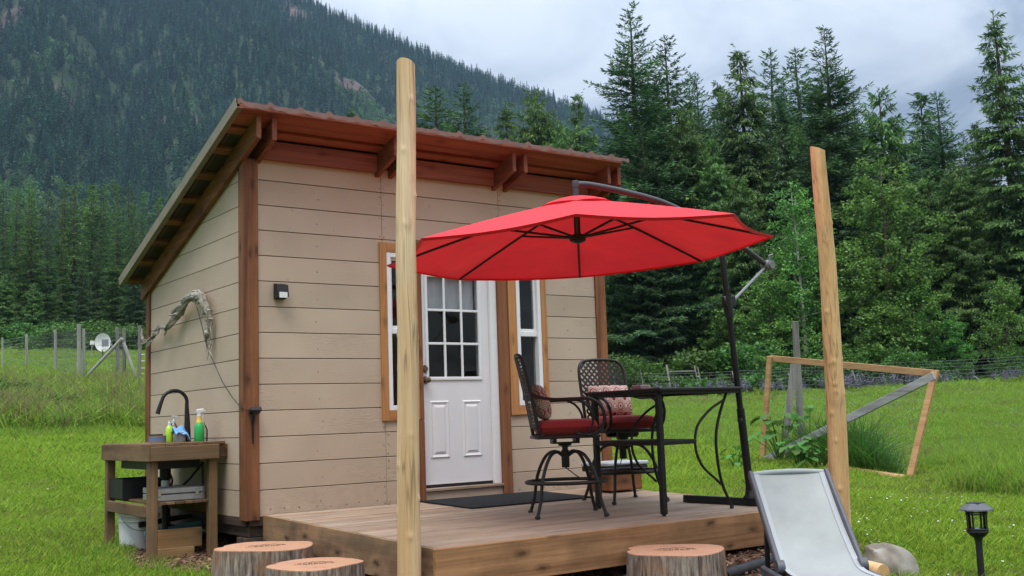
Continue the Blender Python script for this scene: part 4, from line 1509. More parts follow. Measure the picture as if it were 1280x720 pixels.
CH = []
ch1 = make_chair('black bar chair seen side on, its back towards the door')
ch2 = copy_tree(ch1)
ch2['label'] = 'black bar chair facing the table with its woven back beyond it'
for c, (x, y, rz) in ((ch1, (1.80, -1.655, rad(-31))), (ch2, (2.765, -1.205, rad(-101)))):
    c.location = (x, y, dk(y)-0.002)
    c.rotation_euler = (0, 0, rz)
    Rz = Matrix.Rotation(rz, 4, 'Z')
    o = puff('seat_cushion', M['cushion_red'], 0.455, 0.455, 0.115, 7.0, 22, 0.006)
    o.matrix_world = Matrix.Translation((x, y, dk(y))) @ Rz @ Matrix.Translation((0.005, 0, 0.640))
    tag(o, 'dark red seat cushion on the chair %s' % ('nearer the door, seen side on' if c is ch1 else 'behind the table'), 'cushion', 'red seat cushions')
    p_ = puff('pillow', M['pillow_pattern'], 0.12, 0.40, 0.28, 2.6, 20)
    # the pillow mesh is built lying in x; use it standing: thickness along x
    me = p_.data
    co_ = np.empty(len(me.vertices)*3)
    me.vertices.foreach_get('co', co_)
    co_ = co_.reshape(-1, 3)
    # puff() puts its thickness on z, so turn it
    new = np.stack([co_[:, 2]*0.44, co_[:, 1], co_[:, 0]*2.25], 1)
    me.vertices.foreach_set('co', new.ravel())
    me.update()
    lean = Matrix.Rotation(rad(-17), 4, 'Y')
    p_.matrix_world = Matrix.Translation((x, y, dk(y))) @ Rz @ Matrix.Translation((-0.170, 0.0, 0.825)) @ lean
    tag(p_, 'maroon and cream patterned pillow on the chair %s' % ('nearer the door, seen from its edge' if c is ch1 else 'behind the table'), 'pillow', 'patterned pillows')

# ------------------------------------------------------------------ bar table
TZ = 0.845
tb = thing('bar_table', 'tall square black metal table with curved iron legs on the deck', 'table', (2.63, -1.85, dk(-1.85)))
TX0, TX1, TY0, TY1 = 2.20, 3.075, -2.275, -1.42
MB().box((TX0, TY0, TZ), (TX1, TY1, TZ+0.022), 0.006).build('table_top', M['black_bronze'], tb)
m = MB()
for a, b in (((TX0+.03, TY0+.03), (TX1-.03, TY0+.03)), ((TX1-.03, TY0+.03), (TX1-.03, TY1-.03)), ((TX1-.03, TY1-.03), (TX0+.03, TY1-.03)), ((TX0+.03, TY1-.03), (TX0+.03, TY0+.03))):
    m.beam((*a, TZ-0.012), (*b, TZ-0.012), 0.02, 0.022)
m.build('apron', M['black_metal'], tb)
for x, y in ((2.235, -2.215), (2.235, -1.50)):
    m = MB().box((x-0.021, y-0.021, dk(y)+0.012), (x+0.021, y+0.021, TZ-0.001), 0.004)
    m.lathe([(0.012, 0.0), (0.016, 0.012)], (x, y, dk(y)), 10)
    m.build('leg', M['black_metal'], tb)
LEG = [(2.965, 0.835), (2.869, 0.65), (2.823, 0.501), (2.825, 0.322), (2.862, 0.142), (2.951, -0.03)]
ARC = [(2.913, 0.764), (2.80, 0.715), (2.707, 0.654), (2.63, 0.58), (2.603, 0.50), (2.60, 0.43), (2.617, 0.362), (2.66, 0.29), (2.716, 0.239), (2.80, 0.18), (2.845, 0.143)]
for y in (-2.20, -1.50):
    dzz = dk(y) - dk(-2.2)
    m = MB().tube(spline([(x, y, z + (dzz if z < 0.3 else 0)) for x, z in LEG], 6), 0.011, 8)
    m.tube(spline([(x, y, z) for x, z in ARC], 4), 0.010, 8)
    m.lathe([(0.012, 0.0), (0.018, 0.008), (0.012, 0.022)], (2.951, y, dk(y)), 10)
    m.build('curved_leg', M['black_metal'], tb, smooth=True)
MB().box((2.215, -2.215, 0.455), (2.605, -1.50, 0.490), 0.006).build('shelf', M['black_metal'], tb)
cs = thing('coaster_stack', 'short stack of pinkish coasters on the black table top', 'coaster', (2.52, -1.72, TZ+0.022))
MB().box((2.475, -1.77, TZ+0.0225), (2.585, -1.66, TZ+0.047), 0.004).build('coaster', M['coaster'], cs)
MB().box((2.48, -1.765, TZ+0.0475), (2.58, -1.665, TZ+0.064), 0.004).build('coaster', M['coaster_pale'], cs)

# wooden block and griddle beyond the chairs
m = MB().box((3.12, -0.62, dk(-0.4)+0.012), (3.50, -0.29, dk(-0.4)+0.180), 0.008)
o = m.build('timber_block', M['trim_x'], None)
base_at(o, (3.3, -0.45, 0))
tag(o, 'heavy brown timber block on the deck beside the cabin corner', 'block')
gr = thing('griddle', 'flat portable griddle with grey lid resting on the timber block', 'griddle', (3.31, -0.45, 0.19))
MB().box((3.07, -0.64, 0.1855), (3.56, -0.28, 0.235), 0.012).build('base', M['black_plastic'], gr)
MB().box((3.065, -0.645, 0.2355), (3.565, -0.275, 0.268), 0.012).build('lid', M['griddle_grey'], gr)
MB().tube([(3.18, -0.645, 0.245), (3.19, -0.675, 0.245), (3.40, -0.675, 0.245), (3.41, -0.645, 0.245)], 0.007, 6).build('handle', M['black_plastic'], gr)

# ------------------------------------------------------------------ parasol
um = thing('parasol', 'large red cantilever parasol leaning over the deck', 'parasol', (3.19, -2.18, dk(-2.18)))
UC = np.array((1.523, -2.238))
UR, UPH, ZA, ZT = 1.35, 4.018, 2.185, 1.829
def up_(r_, a, z):
    x, y = r_*math.cos(a), r_*math.sin(a)
    return np.array((UC[0]+x, UC[1]+y, z + 0.022*x - 0.024*y))
def zprof(s):
    return ZT + (ZA-ZT)*(1 - s**1.12)
NS, NW = 14, 8
vs, fs = [], []
for k in range(8):
    b0 = len(vs)
    for i in range(NS+1):
        s = 0.10 + 0.90*i/NS
        for j in range(NW+1):
            q = j/NW
            pa, pb = up_(UR*s, UPH + k*math.pi/4, zprof(s)), up_(UR*s, UPH + (k+1)*math.pi/4, zprof(s))
            p = pa*(1-q) + pb*q
            sag = math.sin(math.pi*q)
            p[2] -= 0.016*sag*s*(0.4+0.6*s)
            cen = np.array((UC[0], UC[1], p[2]))
            p = cen + (p-cen)*(1 - 0.030*sag*s**3)
            p[2] = p[2]
            vs.append(p)
    for i in range(NS):
        for j in range(NW):
            a = b0 + i*(NW+1) + j
            fs.append((a, a+1, a+NW+2, a+NW+1))
    # hem folded under
    h0 = len(vs)
    for j in range(NW+1):
        p = vs[b0 + NS*(NW+1) + j]
        cen = np.array((UC[0], UC[1], p[2]))
        vs.append(p + (cen-p)*0.012 + np.array((0, 0, -0.016)))
    for j in range(NW):
        a = b0 + NS*(NW+1) + j
        fs.append((a, a+1, h0+j+1, h0+j))
canopy = MB().add(vs, fs).build('canopy', M['canopy'], um, smooth=True)
vs, fs = [], []
for i, s in enumerate((0.0, 0.06, 0.12, 0.17, 0.20)):
    for k in range(32):
        a = UPH + k*math.pi/16
        w_ = math.cos(k*math.pi/2)*0.5
        vs.append(up_(UR*s*(1-0.03*(1-abs(math.cos(k*math.pi/8)))), a, zprof(s)+0.032 - 0.028*(i/4)**2 + 0.012*(i/4)*abs(math.sin(k*math.pi/8))))
for i in range(4):
    for k in range(32):
        fs.append((i*32+k, i*32+(k+1) % 32, (i+1)*32+(k+1) % 32, (i+1)*32+k))
MB().add(vs, fs).build('vent_cap', M['canopy'], um, smooth=True)
for k in range(8):
    a = UPH + k*math.pi/4
    pts = [up_(UR*s, a, zprof(s)-0.014) for s in (0.04, 0.25, 0.5, 0.75, 0.985)]
    rib = MB().tube(pts, 0.0085, 6).build('rib', M['black_metal'], um)
    MB().tube([up_(0.05, a, 1.925), up_(UR*0.42, a, zprof(0.42)-0.022)], 0.0085, 6).build('strut', M['black_metal'], um)
m = MB().lathe([(0.02, -0.035), (0.055, -0.02), (0.06, 0.012), (0.03, 0.03), (0.022, 0.03), (0.022, 0.24)], (UC[0], UC[1], 1.915), 16)
m.build('hub', M['black_metal'], um, smooth=True)
ARMP = spline([(1.523, -2.238, 2.300), (1.66, -2.24, 2.306), (1.956, -2.245, 2.288), (2.35, -2.25, 2.240), (2.75, -2.255, 2.125), (3.138, -2.262, 1.973), (3.43, -2.265, 1.832)], 6)
m = MB().tube(ARMP, 0.0225, 10)
m.build('arm', M['arm_metal'], um, smooth=True)
m = MB().tube([(1.523, -2.238, 2.06), (1.523, -2.238, 2.31)], 0.021, 10).lathe([(0.024, 0.0), (0.026, 0.03), (0.022, 0.05)], (1.523, -2.238, 2.275), 12)
m.build('arm_elbow', M['arm_metal'], um, smooth=True)
mb_, mt_ = np.array((3.190, -2.180, dk(-2.18)+0.05)), np.array((2.925, -2.258, 2.055))
def mast(z):
    s = (z-mb_[2])/(mt_[2]-mb_[2])
    return mb_ + (mt_-mb_)*s
MB().tube([mast(0.6), mast(2.05)], 0.024, 12).build('mast', M['black_metal'], um, smooth=True)
m = MB().tube([mast(0.0), mast(0.70)], 0.031, 12)
m.build('mast_sleeve', M['black_metal'], um, smooth=True)
p = mast(0.61)
MB().tube([p, p + np.array((-0.05, -0.03, 0)), p + np.array((-0.052, -0.031, 0)), p + np.array((-0.075, -0.045, 0))], [0.007, 0.007, 0.02, 0.018], 8).build('knob', M['black_plastic'], um)
m = MB().tube([mast(1.40), mast(1.585)], 0.036, 12)
p = mast(1.50)
m.beam(p + np.array((-0.05, 0, 0.02)), p + np.array((0.075, 0, 0.03)), 0.045, 0.09, bev=0.01)
m.build('slider', M['black_plastic'], um, smooth=True)
p2 = np.array((3.445, -2.265, 1.826))
MB().tube([mast(1.50) + np.array((0.06, 0, 0.03)), p2], 0.013, 8).build('brace', M['grey_metal'], um)
m = MB().tube([p2 + np.array((0, 0.035, 0)), p2 + np.array((0, -0.04, 0))], 0.042, 16).tube([p2 + np.array((0, -0.04, 0)), p2 + np.array((0, -0.055, 0))], 0.032, 16)
m.tube([p2 + np.array((0, -0.03, 0.02)), p2 + np.array((-0.005, -0.03, 0.075)), p2 + np.array((0.02, -0.05, 0.082))], 0.010, 8)
m.build('crank', M['crank_grey'], um, smooth=True)
bd = unit(np.array((-0.27, 0.96)))
zb = dk(-2.1)
for a, b in (((3.19, -2.18), (3.19+bd[0]*0.58, -2.18+bd[1]*0.58)), ((3.19, -2.18), (3.19-bd[0]*0.29, -2.18-bd[1]*0.29)), ((3.19, -2.18), (3.19+bd[1]*0.34, -2.18-bd[0]*0.34))):
    m = MB()
    sd_ = unit(np.array((-(b[1]-a[1]), b[0]-a[0])))
    for s in (-1, 1):
        o_ = sd_*0.026*s
        m.beam((a[0]+o_[0], a[1]+o_[1], dk(a[1])+0.028), (b[0]+o_[0], b[1]+o_[1], dk(b[1])+0.028), 0.005, 0.05)
    m.beam((*a, dk(a[1])+0.055), (*b, dk(b[1])+0.055), 0.057, 0.005)
    m.build('base_bar', M['black_metal'], um)
m = MB().lathe([(0.06, 0.0), (0.06, 0.01), (0.045, 0.03), (0.036, 0.09)], (3.19, -2.18, dk(-2.18)+0.056), 14)
m.build('base_socket', M['black_metal'], um, smooth=True)

# ------------------------------------------------------------------ peeled log poles
def log_pole(name, a, b, r0, r1, mat, label, seed, cutdir):
    rg = np.random.default_rng(seed)
    a, b = np.array(a, float), np.array(b, float)
    d_ = unit(b-a)
    s_ = unit(np.cross(d_, (0, 1, 0)))
    q_ = np.cross(s_, d_)
    n_, m_ = 230, 40
    vs, fs = [], []
    ph = rg.random(6)*6.28
    kn = [(rg.uniform(0.05, 0.97), rg.random()*6.28, rg.uniform(0.003, 0.010)) for _ in range(24)]
    L = np.linalg.norm(b-a)
    for i in range(n_+1):
        s = i/n_
        ctr = a + (b-a)*s + s_*(0.012*math.sin(s*5+ph[0]) + 0.004*math.sin(s*17+ph[5])) + q_*0.012*math.sin(s*4+ph[1])
        for k in range(m_):
            an = 2*math.pi*k/m_
            r_ = (r0 + (r1-r0)*s)*(1 + 0.035*math.sin(2*an+ph[2]+s*2) + 0.02*math.sin(3*an+ph[3]-s*3) + 0.012*math.sin(s*40+ph[4]))
            for ks, ka, kh in kn:
                if abs(s-ks)*L > 0.06:
                    continue
                da = (an-ka+math.pi) % (2*math.pi) - math.pi
                r_ += kh*math.exp(-(da*r_/0.014)**2 - ((s-ks)*L/0.016)**2)
            p = ctr + r_*(math.cos(an)*s_ + math.sin(an)*q_)
            if i == n_:
                p = p + d_*(np.dot(p-ctr, cutdir))
            vs.append(p)
    for i in range(n_):
        for k in range(m_):
            fs.append((i*m_+k, i*m_+(k+1) % m_, (i+1)*m_+(k+1) % m_, (i+1)*m_+k))
    fs.append(tuple(n_*m_ + k for k in range(m_)))
    fs.append(tuple(reversed(range(m_))))
    o = MB().add(vs, fs).build(name, mat, None, smooth=True)
    base_at(o, a)
    tag(o, label, 'pole', 'peeled log poles')


log_pole('log_pole', (-0.012, -2.42, -0.62), (0.072, -2.42, 2.865), 0.068, 0.058, M['pole_z'], 'pale peeled log pole at the deck corner near the stumps', 1, np.array((-0.30, -0.25, 0)))
log_pole('log_pole', (3.30, -2.93, -0.62), (3.008, -3.165, 2.52), 0.076, 0.050, M['pole_orange_z'], 'leaning orange peeled log pole behind the lounge chair', 2, np.array((-0.35, 0.2, 0)))

# ------------------------------------------------------------------ tree-stump steps
def stump(x, y, ztop, r_, seed, label):
    t = thing('stump', label, 'stump', (x, y, float(gz(x, y))), group='tree stump steps round the deck')
    rg = np.random.default_rng(seed)
    z0 = float(gz(x, y)) - 0.12
    n_ = 96
    ph = rg.random(8)*6.28
    def rad_at(an, s):
        lob = 1 + 0.035*math.sin(2*an+ph[0]) + 0.03*math.sin(3*an+ph[1]) + 0.018*math.sin(5*an+ph[2])
        lob -= 0.10*math.exp(-((an-2.2-0.4*ph[7]/6)/0.10)**2)
        fl = 0.012*math.sin(23*an+ph[3]+2*s) + 0.011*math.sin(37*an+ph[4]-3*s) + 0.006*math.sin(61*an+5*s)
        return r_*(lob*(1+0.05*(1-s)) + fl*(0.9 if s < 0.97 else 0.3))
    vs, fs = [], []
    L = 10
    for i in range(L+1):
        s = i/L
        for k in range(n_):
            an = 2*math.pi*k/n_
            q = rad_at(an, s)
            vs.append((x + q*math.cos(an), y + q*math.sin(an), z0 + (ztop-z0)*s + (0.004*math.sin(3*an+ph[5]) if i == L else 0)))
    for i in range(L):
        for k in range(n_):
            fs.append((i*n_+k, i*n_+(k+1) % n_, (i+1)*n_+(k+1) % n_, (i+1)*n_+k))
    fs.append(tuple(reversed(range(n_))))
    MB().add(vs, fs).build('bark', M['stump_bark'], t)
    vs, fs = [], []
    for f_, dz_ in ((1.0, 0.0), (0.985, 0.006)):
        for k in range(n_):
            an = 2*math.pi*k/n_
            q = rad_at(an, 1.0)*f_*1.003
            vs.append((x + q*math.cos(an), y + q*math.sin(an), ztop + 0.004*math.sin(3*an+ph[5]) + dz_ - 0.004))
    for k in range(n_):
        fs.append((k, (k+1) % n_, n_+(k+1) % n_, n_+k))
    vs.append((x, y, ztop + 0.002))
    for k in range(n_):
        fs.append((n_+k, n_+(k+1) % n_, 2*n_))
    top = MB().add(vs, fs).build('cut_face', M['stump_top'], t)
    # scorched emblem: a low mountain outline with rows of small strokes, facing the viewer
    vd = unit(np.array([x-CAM[0], y-CAM[1]]))
    rd = np.array([vd[1], -vd[0]])
    m = MB()
    def stroke(u0, v0, u1, v1, wd=0.006):
        a = np.array((x, y)) + rd*u0 + vd*v0
        b = np.array((x, y)) + rd*u1 + vd*v1
        m.beam((*a, ztop+0.0055), (*b, ztop+0.0055), wd, 0.001)
    sc_ = r_/0.32
    out = [(-.10, .03), (-.06, .05), (-.035, .035), (-.01, .075), (.02, .045), (.05, .07), (.08, .03), (.12, .02)]
    for a, b in zip(out[:-1], out[1:]):
        stroke(a[0]*sc_, a[1]*sc_, b[0]*sc_, b[1]*sc_, 0.007)
    for i in range(15):
        u0 = (-0.13 + i*0.0185)*sc_
        v0 = (-0.015 + 0.012*math.sin(i*1.1))*sc_
        stroke(u0, v0-0.014, u0+rg.uniform(-.004, .004), v0+0.014, 0.005)
        if i % 2:
            stroke(u0, v0+rg.choice([-0.012, 0.012]), u0+0.012, v0+rg.choice([-0.012, 0.0, 0.012]), 0.005)
    for i in range(9):
        u0 = (-0.07 + i*0.017)*sc_
        stroke(u0, -0.055*sc_, u0+0.006, -0.035*sc_, 0.004)
    m.build('burned_mark', M['burn'], t)
    return t


stump(-0.25, -0.96, -0.112, 0.318, 1, 'round tree stump step against the side of the deck')
stump(-0.335, -1.885, -0.140, 0.282, 2, 'tree stump step nearest the pale log pole, lower in view')
stump(1.70, -2.865, -0.180, 0.318, 3, 'tree stump step in front of the deck beside the lounge chair')

# ------------------------------------------------------------------ sun lounger
Hc = at_depth(1027, 708, 6.45)
Tc = at_depth(985.5, 590, 7.12)
lg = thing('sun_lounger', 'grey sling sun lounger with raised back in front of the deck', 'lounger', (Hc[0], Hc[1], float(gz(Hc[0], Hc[1]))))
e2 = unit((Tc-Hc)[:2])
ee = np.array((e2[0], e2[1], 0))
ww = np.array((e2[1], -e2[0], 0))
bv = Tc-Hc
hw = 0.232
bn = unit(np.cross(ww, bv))
if bn[2] < 0:
    bn = -bn
seat_d = -ee*1.25 + np.array((0, 0, -0.01))
# sling: back curving into the seat
prof = [Tc, Hc + bv*0.75 - bn*0.014, Hc + bv*0.5 - bn*0.022, Hc + bv*0.25 - bn*0.016, Hc + bv*0.06, Hc - ee*0.07 + np.array((0, 0, -0.012)), Hc - ee*0.3 + np.array((0, 0, -0.018)), Hc + seat_d*0.6, Hc + seat_d]
prof = spline(prof, 5)
def sling_strip(u0, u1, lift, name, mat, sag=0.012):
    vs, fs = [], []
    nu = 8
    for p in prof:
        for j in range(nu+1):
            q = j/nu
            u_ = u0 + (u1-u0)*q
            vs.append(p + ww*u_ - bn*(sag*(1-(u_/hw)**2)) + bn*lift)
    for i in range(len(prof)-1):
        for j in range(nu):
            a = i*(nu+1)+j
            fs.append((a, a+1, a+nu+2, a+nu+1))
    return MB().add(vs, fs).build(name, mat, lg, smooth=True)
sling_strip(-hw, hw, 0.0, 'sling', M['sling'])
sling_strip(-hw-0.002, -hw+0.032, 0.003, 'sling_hem', M['sling_edge'], 0.004)
sling_strip(hw-0.032, hw+0.002, 0.003, 'sling_hem', M['sling_edge'], 0.004)
tb_ = [Tc + ww*u_ + np.array((0, 0, 0.012*(1-(u_/hw)**2))) - bn*0.010 for u_ in np.linspace(-hw, hw, 11)]
MB().tube(tb_, 0.017, 10).build('top_roll', M['sling_edge'], lg, smooth=True)
for s in (-1, 1):
    o_ = ww*s*(hw+0.018)
    a, b = Hc + o_ - bn*0.012, Tc + o_ - bn*0.008
    MB().beam(a - unit(bv)*0.03, b + unit(bv)*0.012, 0.030, 0.050, up=bn, bev=0.008).build('back_rail', M['lounge_frame'], lg)
    c = Hc + o_
    MB().tube([c - ww*0.024*s, c + ww*0.02*s], 0.046, 16).build('pivot', M['lounge_frame'], lg, smooth=True)
    o2 = ww*s*(hw+0.045)
    z_ = np.array((0, 0, -0.055))
    MB().beam(Hc + ee*0.32 + o2 + z_, Hc + seat_d + o2 + z_, 0.035, 0.055, bev=0.008).build('side_rail', M['lounge_frame'], lg)
    for q in (0.25, -1.1):
        p = Hc + ee*q + o2 + z_
        g_ = float(gz(p[0], p[1]))
        MB().beam((p[0], p[1], g_), p, 0.045, 0.035, up=(1, 0, 0), bev=0.008).build('leg', M['lounge_frame'], lg)
    pr0, pr1 = Hc + bv*0.42 + o_ - bn*0.03, Hc + ee*0.30 + o_ + z_
    MB().beam(pr0, pr1, 0.022, 0.03, up=ww, bev=0.004).build('prop', M['black_plastic'], lg)
MB().beam(Hc + ee*0.30 - ww*(hw+0.04) + np.array((0, 0, -0.06)), Hc + ee*0.30 + ww*(hw+0.04) + np.array((0, 0, -0.06)), 0.03, 0.03).build('cross_bar', M['lounge_frame'], lg)
# black pipe offcut lying beside the lounger's head
p0, p1 = np.array((1.96, -3.02, -0.36)), np.array((2.75, -2.80, -0.35))
o = MB().tube([p0, p1], 0.045, 14).build('pipe', M['black_plastic'], None, smooth=True)
base_at(o, p0)
tag(o, 'black plastic pipe lying on the wood chips beside the stump', 'pipe')

# ------------------------------------------------------------------ outdoor sink table
st = thing('sink_table', 'weathered wooden outdoor sink table against the cabin side wall', 'table', (-0.32, 1.0, -0.29))
AX0, AX1, AY0, AY1, ZS = -0.625, -0.022, 0.345, 1.60, 0.588
for i in range(5):
    xa = AX0 + 0.004 + i*(AX1-AX0-0.008)/5
    MB().box((xa+0.002, AY0+0.004, ZS-0.022), (xa+(AX1-AX0-0.008)/5-0.002, AY1-0.004, ZS), 0.003).build('top_plank', M['table_y'], st)
MB().box((AX0, AY0-0.012, ZS-0.135), (AX1-0.06, AY0+0.026, ZS-0.0225), 0.004).build('apron', M['table_x'], st)
MB().box((AX1-0.058, AY0+0.03, ZS-0.125), (AX1+0.020, AY0+0.068, ZS-0.0225), 0.004).build('apron', M['table_x'], st)
MB().box((AX0-0.014, AY0-0.016, ZS-0.135), (AX0-0.0005, AY1, ZS-0.006), 0.004).build('apron', M['table_y'], st)
MB().box((AX0, AY1-0.03, ZS-0.135), (AX1, AY1+0.008, ZS-0.0225), 0.004).build('apron', M['table_x'], st)
for x, y in ((-0.585, 0.405), (-0.115, 0.41), (-0.585, 1.53), (-0.115, 1.53)):
    z0 = float(gz(x, y))-0.03
    MB().box((x-0.034, y-0.034, z0), (x+0.034, y+0.034, ZS-0.0235), 0.004).build('leg', M['table_z'], st)
for i in range(6):
    xa = -0.548 + i*0.072
    MB().box((xa, 0.40, 0.118), (xa+0.067, 1.55, 0.140), 0.003).build('shelf_plank', M['table_y'], st)
MB().box((-0.620, 0.441, 0.03), (-0.5865, 1.494, 0.117), 0.004).build('shelf_rail', M['table_y'], st)
MB().box((-0.1305, 0.445, 0.03), (-0.098, 1.494, 0.117), 0.004).build('shelf_rail', M['table_y'], st)
m = MB()
m.box((-0.56, 0.56, 0.385), (-0.16, 0.575, 0.563)).box((-0.56, 1.285, 0.385), (-0.16, 1.30, 0.563)).box((-0.56, 0.5755, 0.385), (-0.545, 1.2845, 0.563)).box((-0.175, 0.5755, 0.385), (-0.16, 1.2845, 0.563)).box((-0.545, 0.5755, 0.385), (-0.1755, 1.2845, 0.40))
m.build('sink_basin', M['black_plastic'], st)
m = MB().tube([(-0.34, 0.85, 0.385), (-0.34, 0.85, 0.30)], 0.045, 12).tube([(-0.34, 0.85, 0.30), (-0.34, 0.85, -0.27)], 0.024, 10)
m.build('drain_pipe', M['black_plastic'], st, smooth=True)
MB().lathe([(0.032, 0), (0.032, 0.05)], (-0.34, 0.85, 0.235), 14).build('drain_collar', M['white_plastic'], st)
pp = spline([(-0.30, 0.95, 0.40), (-0.26, 0.92, 0.28), (-0.30, 0.85, 0.20), (-0.20, 0.80, 0.25), (-0.10, 0.78, 0.36), (-0.06, 0.75, 0.42)], 6)
MB().tube(pp, 0.009, 8).build('hose', M['black_plastic'], st, smooth=True)
MB().tube([(-0.10, 0.66, 0.42), (-0.10, 0.66, 0.15)], 0.010, 8).build('supply_pipe', M['black_plastic'], st)
# faucet
FX, FY = -0.213, 0.70
pts = [(FX, FY, ZS), (FX, FY, ZS+0.16), (FX-0.004, FY, ZS+0.29)] + [(FX-0.105+0.103*math.cos(a), FY, ZS+0.315+0.098*math.sin(a)) for a in np.linspace(0.15, math.pi-0.25, 9)] + [(FX-0.222, FY, ZS+0.29), (FX-0.240, FY, ZS+0.23)]
rr_ = [0.030, 0.023, 0.0155] + [0.0145]*9 + [0.0165, 0.019]
MB().tube(spline(pts, 3), list(np.interp(np.linspace(0, len(pts)-1, (len(pts)-1)*3+1), range(len(pts)), rr_)), 12).build('faucet', M['black_metal'], st, smooth=True)

cz = 0.141
ac = thing('case', 'silver aluminium case with clasps lying on the sink table shelf', 'case', (-0.33, 0.62, cz))
MB().box((-0.535, 0.47, cz), (-0.155, 0.80, cz+0.052), 0.006).build('lower_shell', M['alu'], ac)
MB().box((-0.536, 0.469, cz+0.0555), (-0.154, 0.801, cz+0.100), 0.006).build('lid', M['alu'], ac)
MB().box((-0.533, 0.472, cz+0.0522), (-0.157, 0.798, cz+0.0553)).build('seal', M['black_plastic'], ac)
m = MB()
for x in (-0.51, -0.215):
    m.box((x-0.012, 0.462, cz+0.035), (x+0.012, 0.4695, cz+0.082), 0.002)
m.build('clasp', M['chrome'], ac)
for x0 in (-0.536, -0.168):
    MB().box((x0-0.002, 0.4665, cz+0.002), (x0+0.016, 0.4695, cz+0.098)).build('corner_guard', M['chrome'], ac)
m = MB()
x0, x1, y0, y1, z0, z1 = -0.60, -0.28, 1.12, 1.50, 0.141, 0.300
m.box((x0, y0, z0), (x1, y0+0.01, z1)).box((x0, y1-0.01, z0), (x1, y1, z1)).box((x0, y0+0.0101, z0), (x0+0.01, y1-0.0101, z1)).box((x1-0.01, y0+0.0101, z0), (x1, y1-0.0101, z1)).box((x0+0.0101, y0+0.0101, z0), (x1-0.0101, y1-0.0101, z0+0.01))
o = m.build('plastic_bin', M['black_plastic'], None)
base_at(o, (-0.44, 1.31, 0.141))
tag(o, 'black open plastic bin on the far end of the sink table shelf', 'bin')
# bucket
BX, BY = -0.42, 1.33
bk = thing('bucket', 'white plastic bucket standing under the sink table', 'bucket', (BX, BY, float(gz(BX, BY))))
b0 = float(gz(BX, BY))-0.01
m = MB().lathe([(0.128, 0.0), (0.132, 0.004), (0.148, 0.33), (0.153, 0.332), (0.153, 0.345), (0.150, 0.348), (0.145, 0.345), (0.126, 0.012), (0.0, 0.012)], (BX, BY, b0), 32, cap=False)
m.build('shell', M['white_plastic'], bk, smooth=True)
m = MB()
for i in (0.25, 0.285):
    m.lathe([(0.146, i), (0.153, i+0.003), (0.147, i+0.008)], (BX, BY, b0), 32, cap=False)
m.build('rim_band', M['white_plastic'], bk)
hp = [(BX + 0.15*math.cos(a), BY - 0.06 - 0.11*math.sin(a), b0+0.31-0.13*math.sin(a)) for a in np.linspace(0, math.pi, 13)]
MB().tube(hp, 0.003, 6).build('handle', M['grey_metal'], bk)
# plank box under the table
pb = thing('plank_box', 'stacked offcut planks of pale wood under the sink table', 'planks', (-0.3, 0.62, -0.29))
MB().box((-0.53, 0.60, -0.235), (-0.125, 0.635, -0.085), 0.004).build('plank', M['pine_x'], pb)
MB().box((-0.56, 0.56, -0.33), (-0.20, 0.598, -0.225), 0.004).build('plank', M['pine_x'], pb)
for i, (y, z, mt) in enumerate(((1.02, -0.08, 'pipe_teal'), (1.18, -0.02, 'black_plastic'), (0.9, -0.18, 'black_plastic'))):
    o = MB().tube(spline([(-0.45, y, z-0.06), (0.3, y+0.03, z), (1.6, y-0.1, z+0.02), (2.8, y, z)], 6), 0.022, 10).build('water_pipe', M[mt], None, smooth=True)
    base_at(o, (-0.4, y, z))
    tag(o, ['teal water pipe running under the cabin floor', 'black water pipe running just under the cabin floor beams', 'black pipe low on the ground under the cabin'][i], 'pipe')

# things on the sink table
ZT_ = ZS
def bottle_prof(*p):
    return list(p)
sb = thing('spray_bottle', 'green spray bottle with white trigger on the sink table', 'bottle', (-0.150, 0.60, ZT_))
MB().lathe([(0.0, 0.001), (0.036, 0.001), (0.039, 0.006), (0.039, 0.115), (0.030, 0.140), (0.016, 0.165), (0.014, 0.185), (0.0, 0.186)], (-0.150, 0.60, ZT_), 18, cap=False).build('body', M['green_label'], sb, smooth=True)
MB().lathe([(0.0, 0.151), (0.0255, 0.151), (0.0225, 0.162), (0.0185, 0.178), (0.0175, 0.200), (0.0, 0.2005)], (-0.150, 0.60, ZT_), 18, cap=False).build('shoulder', M['yellow_label'], sb, smooth=True)
m = MB().lathe([(0.0, 0.2008), (0.018, 0.201), (0.018, 0.222), (0.012, 0.224)], (-0.150, 0.60, ZT_), 14)
m.beam((-0.172, 0.60, ZT_+0.240), (-0.112, 0.60, ZT_+0.246), 0.026, 0.034, bev=0.008)
m.beam((-0.115, 0.60, ZT_+0.243), (-0.100, 0.60, ZT_+0.243), 0.016, 0.018, bev=0.003)
m.tube([(-0.128, 0.60, ZT_+0.23), (-0.118, 0.60, ZT_+0.205), (-0.122, 0.60, ZT_+0.185)], 0.006, 6)
m.build('trigger', M['white_plastic'], sb)
cb = thing('clear_bottle', 'small clear bottle beside the green spray bottle', 'bottle', (-0.095, 0.66, ZT_))
MB().lathe([(0.0, 0.001), (0.034, 0.001), (0.036, 0.008), (0.036, 0.09), (0.024, 0.12), (0.011, 0.14), (0.011, 0.15), (0.0, 0.151)], (-0.095, 0.66, ZT_), 18, cap=False).build('body', M['lamp_glass'], cb, smooth=True)
MB().lathe([(0.013, 0.1515), (0.013, 0.172)], (-0.095, 0.66, ZT_), 12).build('cap', M['white_plastic'], cb)
sp_ = thing('soap_bottle', 'lime green dish soap bottle beside the faucet', 'bottle', (-0.352, 0.72, ZT_))
MB().lathe([(0.0, 0.001), (0.028, 0.001), (0.030, 0.006), (0.030, 0.10), (0.022, 0.125), (0.010, 0.138), (0.0, 0.139)], (-0.352, 0.72, ZT_), 18, cap=False).build('body', M['green_soap'], sp_, smooth=True)
